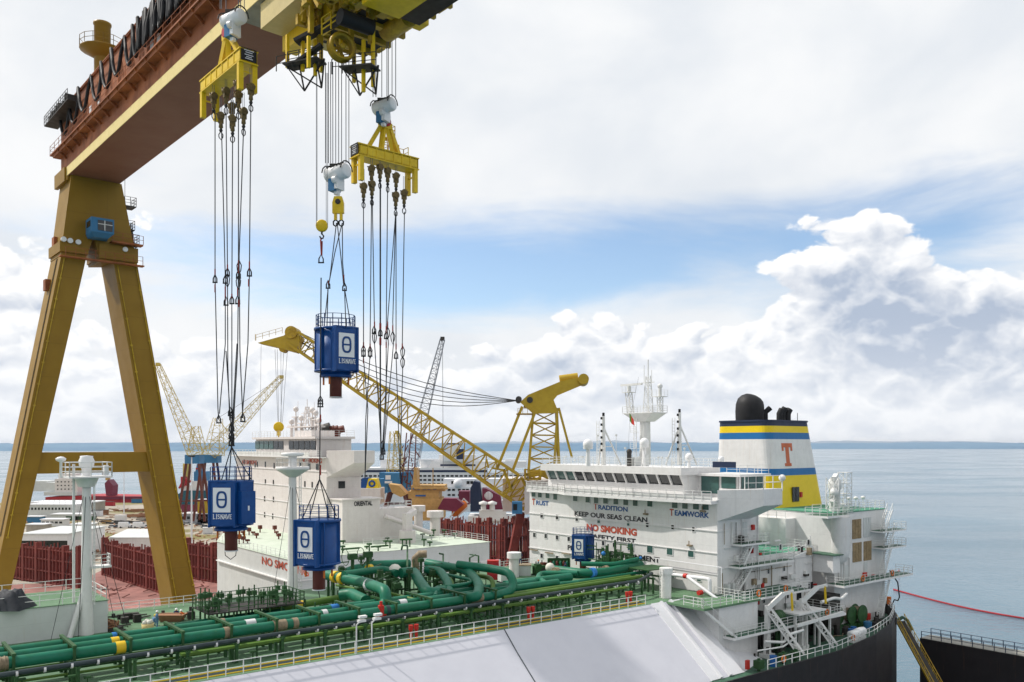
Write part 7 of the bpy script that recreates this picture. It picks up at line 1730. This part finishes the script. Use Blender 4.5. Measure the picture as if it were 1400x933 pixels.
for i in range(6): m = MB(); m.lathe((-1.2+i*.48,0,.2),[(.2,0),(.2,1.4),(.08,1.65),(.01,1.7)],10); m.build('bottle', 'pipe_green' if i % 2 else 'tube_brown', o)
def person(label, pos, rz, pose='stand', suit='coverall', hat='helmet'):
    J = {'stand': dict(pel=(0,0,.95),ch=(0,.02,1.35),nk=(0,.0,1.52),hd=(0,-.03,1.68),kl=(-.11,-.03,.5),fl=(-.12,.04,.08),tl=(-.12,-.12,.04),kr=(.12,-.06,.5),fr=(.14,.0,.08),tr=(.14,-.16,.04),sl=(-.2,0,1.44),el=(-.27,-.02,1.15),hl=(-.24,-.18,.95),sr=(.2,0,1.44),er=(.27,-.06,1.16),hr=(.18,-.26,1.05)),
         'crouch': dict(pel=(0,.1,.35),ch=(0,-.14,.72),nk=(0,-.22,.86),hd=(0,-.3,1.0),kl=(-.16,-.32,.5),fl=(-.14,-.06,.07),tl=(-.15,-.22,.04),kr=(.16,-.32,.5),fr=(.14,-.06,.07),tr=(.15,-.22,.04),sl=(-.2,-.16,.8),el=(-.25,-.4,.6),hl=(-.14,-.55,.4),sr=(.2,-.16,.8),er=(.25,-.4,.6),hr=(.14,-.55,.42))}[pose]
    keys = list(J); idx = {k: i for i, k in enumerate(keys)}
    E = [('pel','ch'),('ch','nk'),('nk','hd'),('pel','kl'),('kl','fl'),('fl','tl'),('pel','kr'),('kr','fr'),('fr','tr'),('ch','sl'),('sl','el'),('el','hl'),('ch','sr'),('sr','er'),('er','hr')]
    R_ = dict(pel=.15,ch=.16,nk=.06,hd=.10,kl=.075,fl=.055,tl=.045,kr=.075,fr=.055,tr=.045,sl=.075,el=.05,hl=.04,sr=.075,er=.05,hr=.04)
    me = bpy.data.meshes.new('body'); me.from_pydata([J[k] for k in keys], [(idx[a], idx[b]) for a, b in E], []); ob = bpy.data.objects.new('body', me); COL.objects.link(ob)
    sk = ob.modifiers.new('s','SKIN'); 
    for k in keys: v = me.skin_vertices[0].data[idx[k]]; v.radius = (R_[k], R_[k]); v.use_root = (k == 'pel')
    ob.modifiers.new('u','SUBSURF').levels = 1; bpy.context.view_layer.update()
    m2 = bpy.data.meshes.new_from_object(ob.evaluated_get(bpy.context.evaluated_depsgraph_get())); bpy.data.objects.remove(ob)
    m2.materials.clear(); m2.materials.append(MATS[suit]); m2.materials.append(MATS['skin']); m2.materials.append(MATS['black'])
    hz = J['nk'][2]
    for p_ in m2.polygons:
        c = p_.center; p_.use_smooth = True
        p_.material_index = 1 if c.z > hz or (c-Vector(J['hl'])).length < .1 or (c-Vector(J['hr'])).length < .1 else 2 if c.z < .12 else 0
    o = thing('person', label, 'person', pos, rz); b0 = bpy.data.objects.new('body', m2); COL.objects.link(b0); b0.parent = o
    h = Vector(J['hd']); m = MB(); m.lathe(h+Vector((0,0,.02)),[(.15,0),(.135,.03),(.12,.1),(.06,.145),(.01,.15)],14); m.build('helmet', hat, o)
    return o
person('person in light blue work clothes and white helmet standing by the tub of sacks', wld(PZ(214.5,860,D)), 2.2, 'stand', 'coverall_light')
person('person in light blue work clothes bending close behind the tub', wld(PZ(209,856,D)), 2.6, 'crouch', 'coverall_light', 'band_yellow')
person('crouching person in dark blue with white helmet, left of the orange vest worker', wld(PZ(241,846,D)), .4, 'crouch', 'coverall')
person('crouching person in orange vest and white helmet by the valve platform', wld(PZ(251,848,D)), -.6, 'crouch', 'hiviz')
person('person in dark clothes standing on the pale box by the red cabinet', wld(PZ(711.5,786,D))+Vector((0,0,1.5)), .3, 'stand', 'coverall', 'black')
person('person in dark blue overalls standing beside the bottle rack', wld(PZ(773,787,D)), .9, 'stand', 'coverall', 'coverall')
person('person in a dark jacket with orange helmet among boxes left of the tank', wld(PZ(736,783,D)), 1.4, 'stand', 'coverall', 'hiviz')
for i, (x, y, m_, lab) in enumerate(((737,786,'support_green','green machine box beside the white wall'),(690,796,'ship2_grey','grey valve cabinet in front of the round white vent'),(745,784,'tube_brown','rust-brown compressor box near the lettered house'))):
    o = thing('machine_box', lab, 'machine', wld(PZ(x,y,D)), .5); m = MB(); m.box(-.8,.8,-.5,.5,.15,1.3); m.box(-.6,.2,-.4,.4,1.3,1.55); m.build('casing', m_, o)
    m = MB(); m.cyl((.4,-.55,.7),(.4,-.5,.7),.35,None,12); m.cyl((-.5,0,1.5),(-.5,0,1.9),.08,None,8); m.box(-.9,.9,-.6,-.5,0,.15); m.box(-.9,.9,.5,.6,0,.15); m.build('machine_fitting', 'steel_dark', o)
# ================================================================== sea air: even, very thin
hm = bpy.data.materials.new('sea_haze'); hm.use_nodes = True
for n_ in list(hm.node_tree.nodes):
    if n_.type == 'BSDF_PRINCIPLED': hm.node_tree.nodes.remove(n_)
pv = hm.node_tree.nodes.new('ShaderNodeVolumePrincipled'); pv.inputs['Density'].default_value = 2.6e-5; pv.inputs['Color'].default_value = (.86, .91, 1., 1); pv.inputs['Anisotropy'].default_value = .2
hm.node_tree.links.new(pv.outputs[0], [n_ for n_ in hm.node_tree.nodes if n_.type == 'OUTPUT_MATERIAL'][0].inputs['Volume'])
MATS['sea_haze'] = hm
b = MB(); b.box(-30500, 30500, -2500, 30500, -4, 165); tag(b.build('haze', 'sea_haze'), kind='stuff')
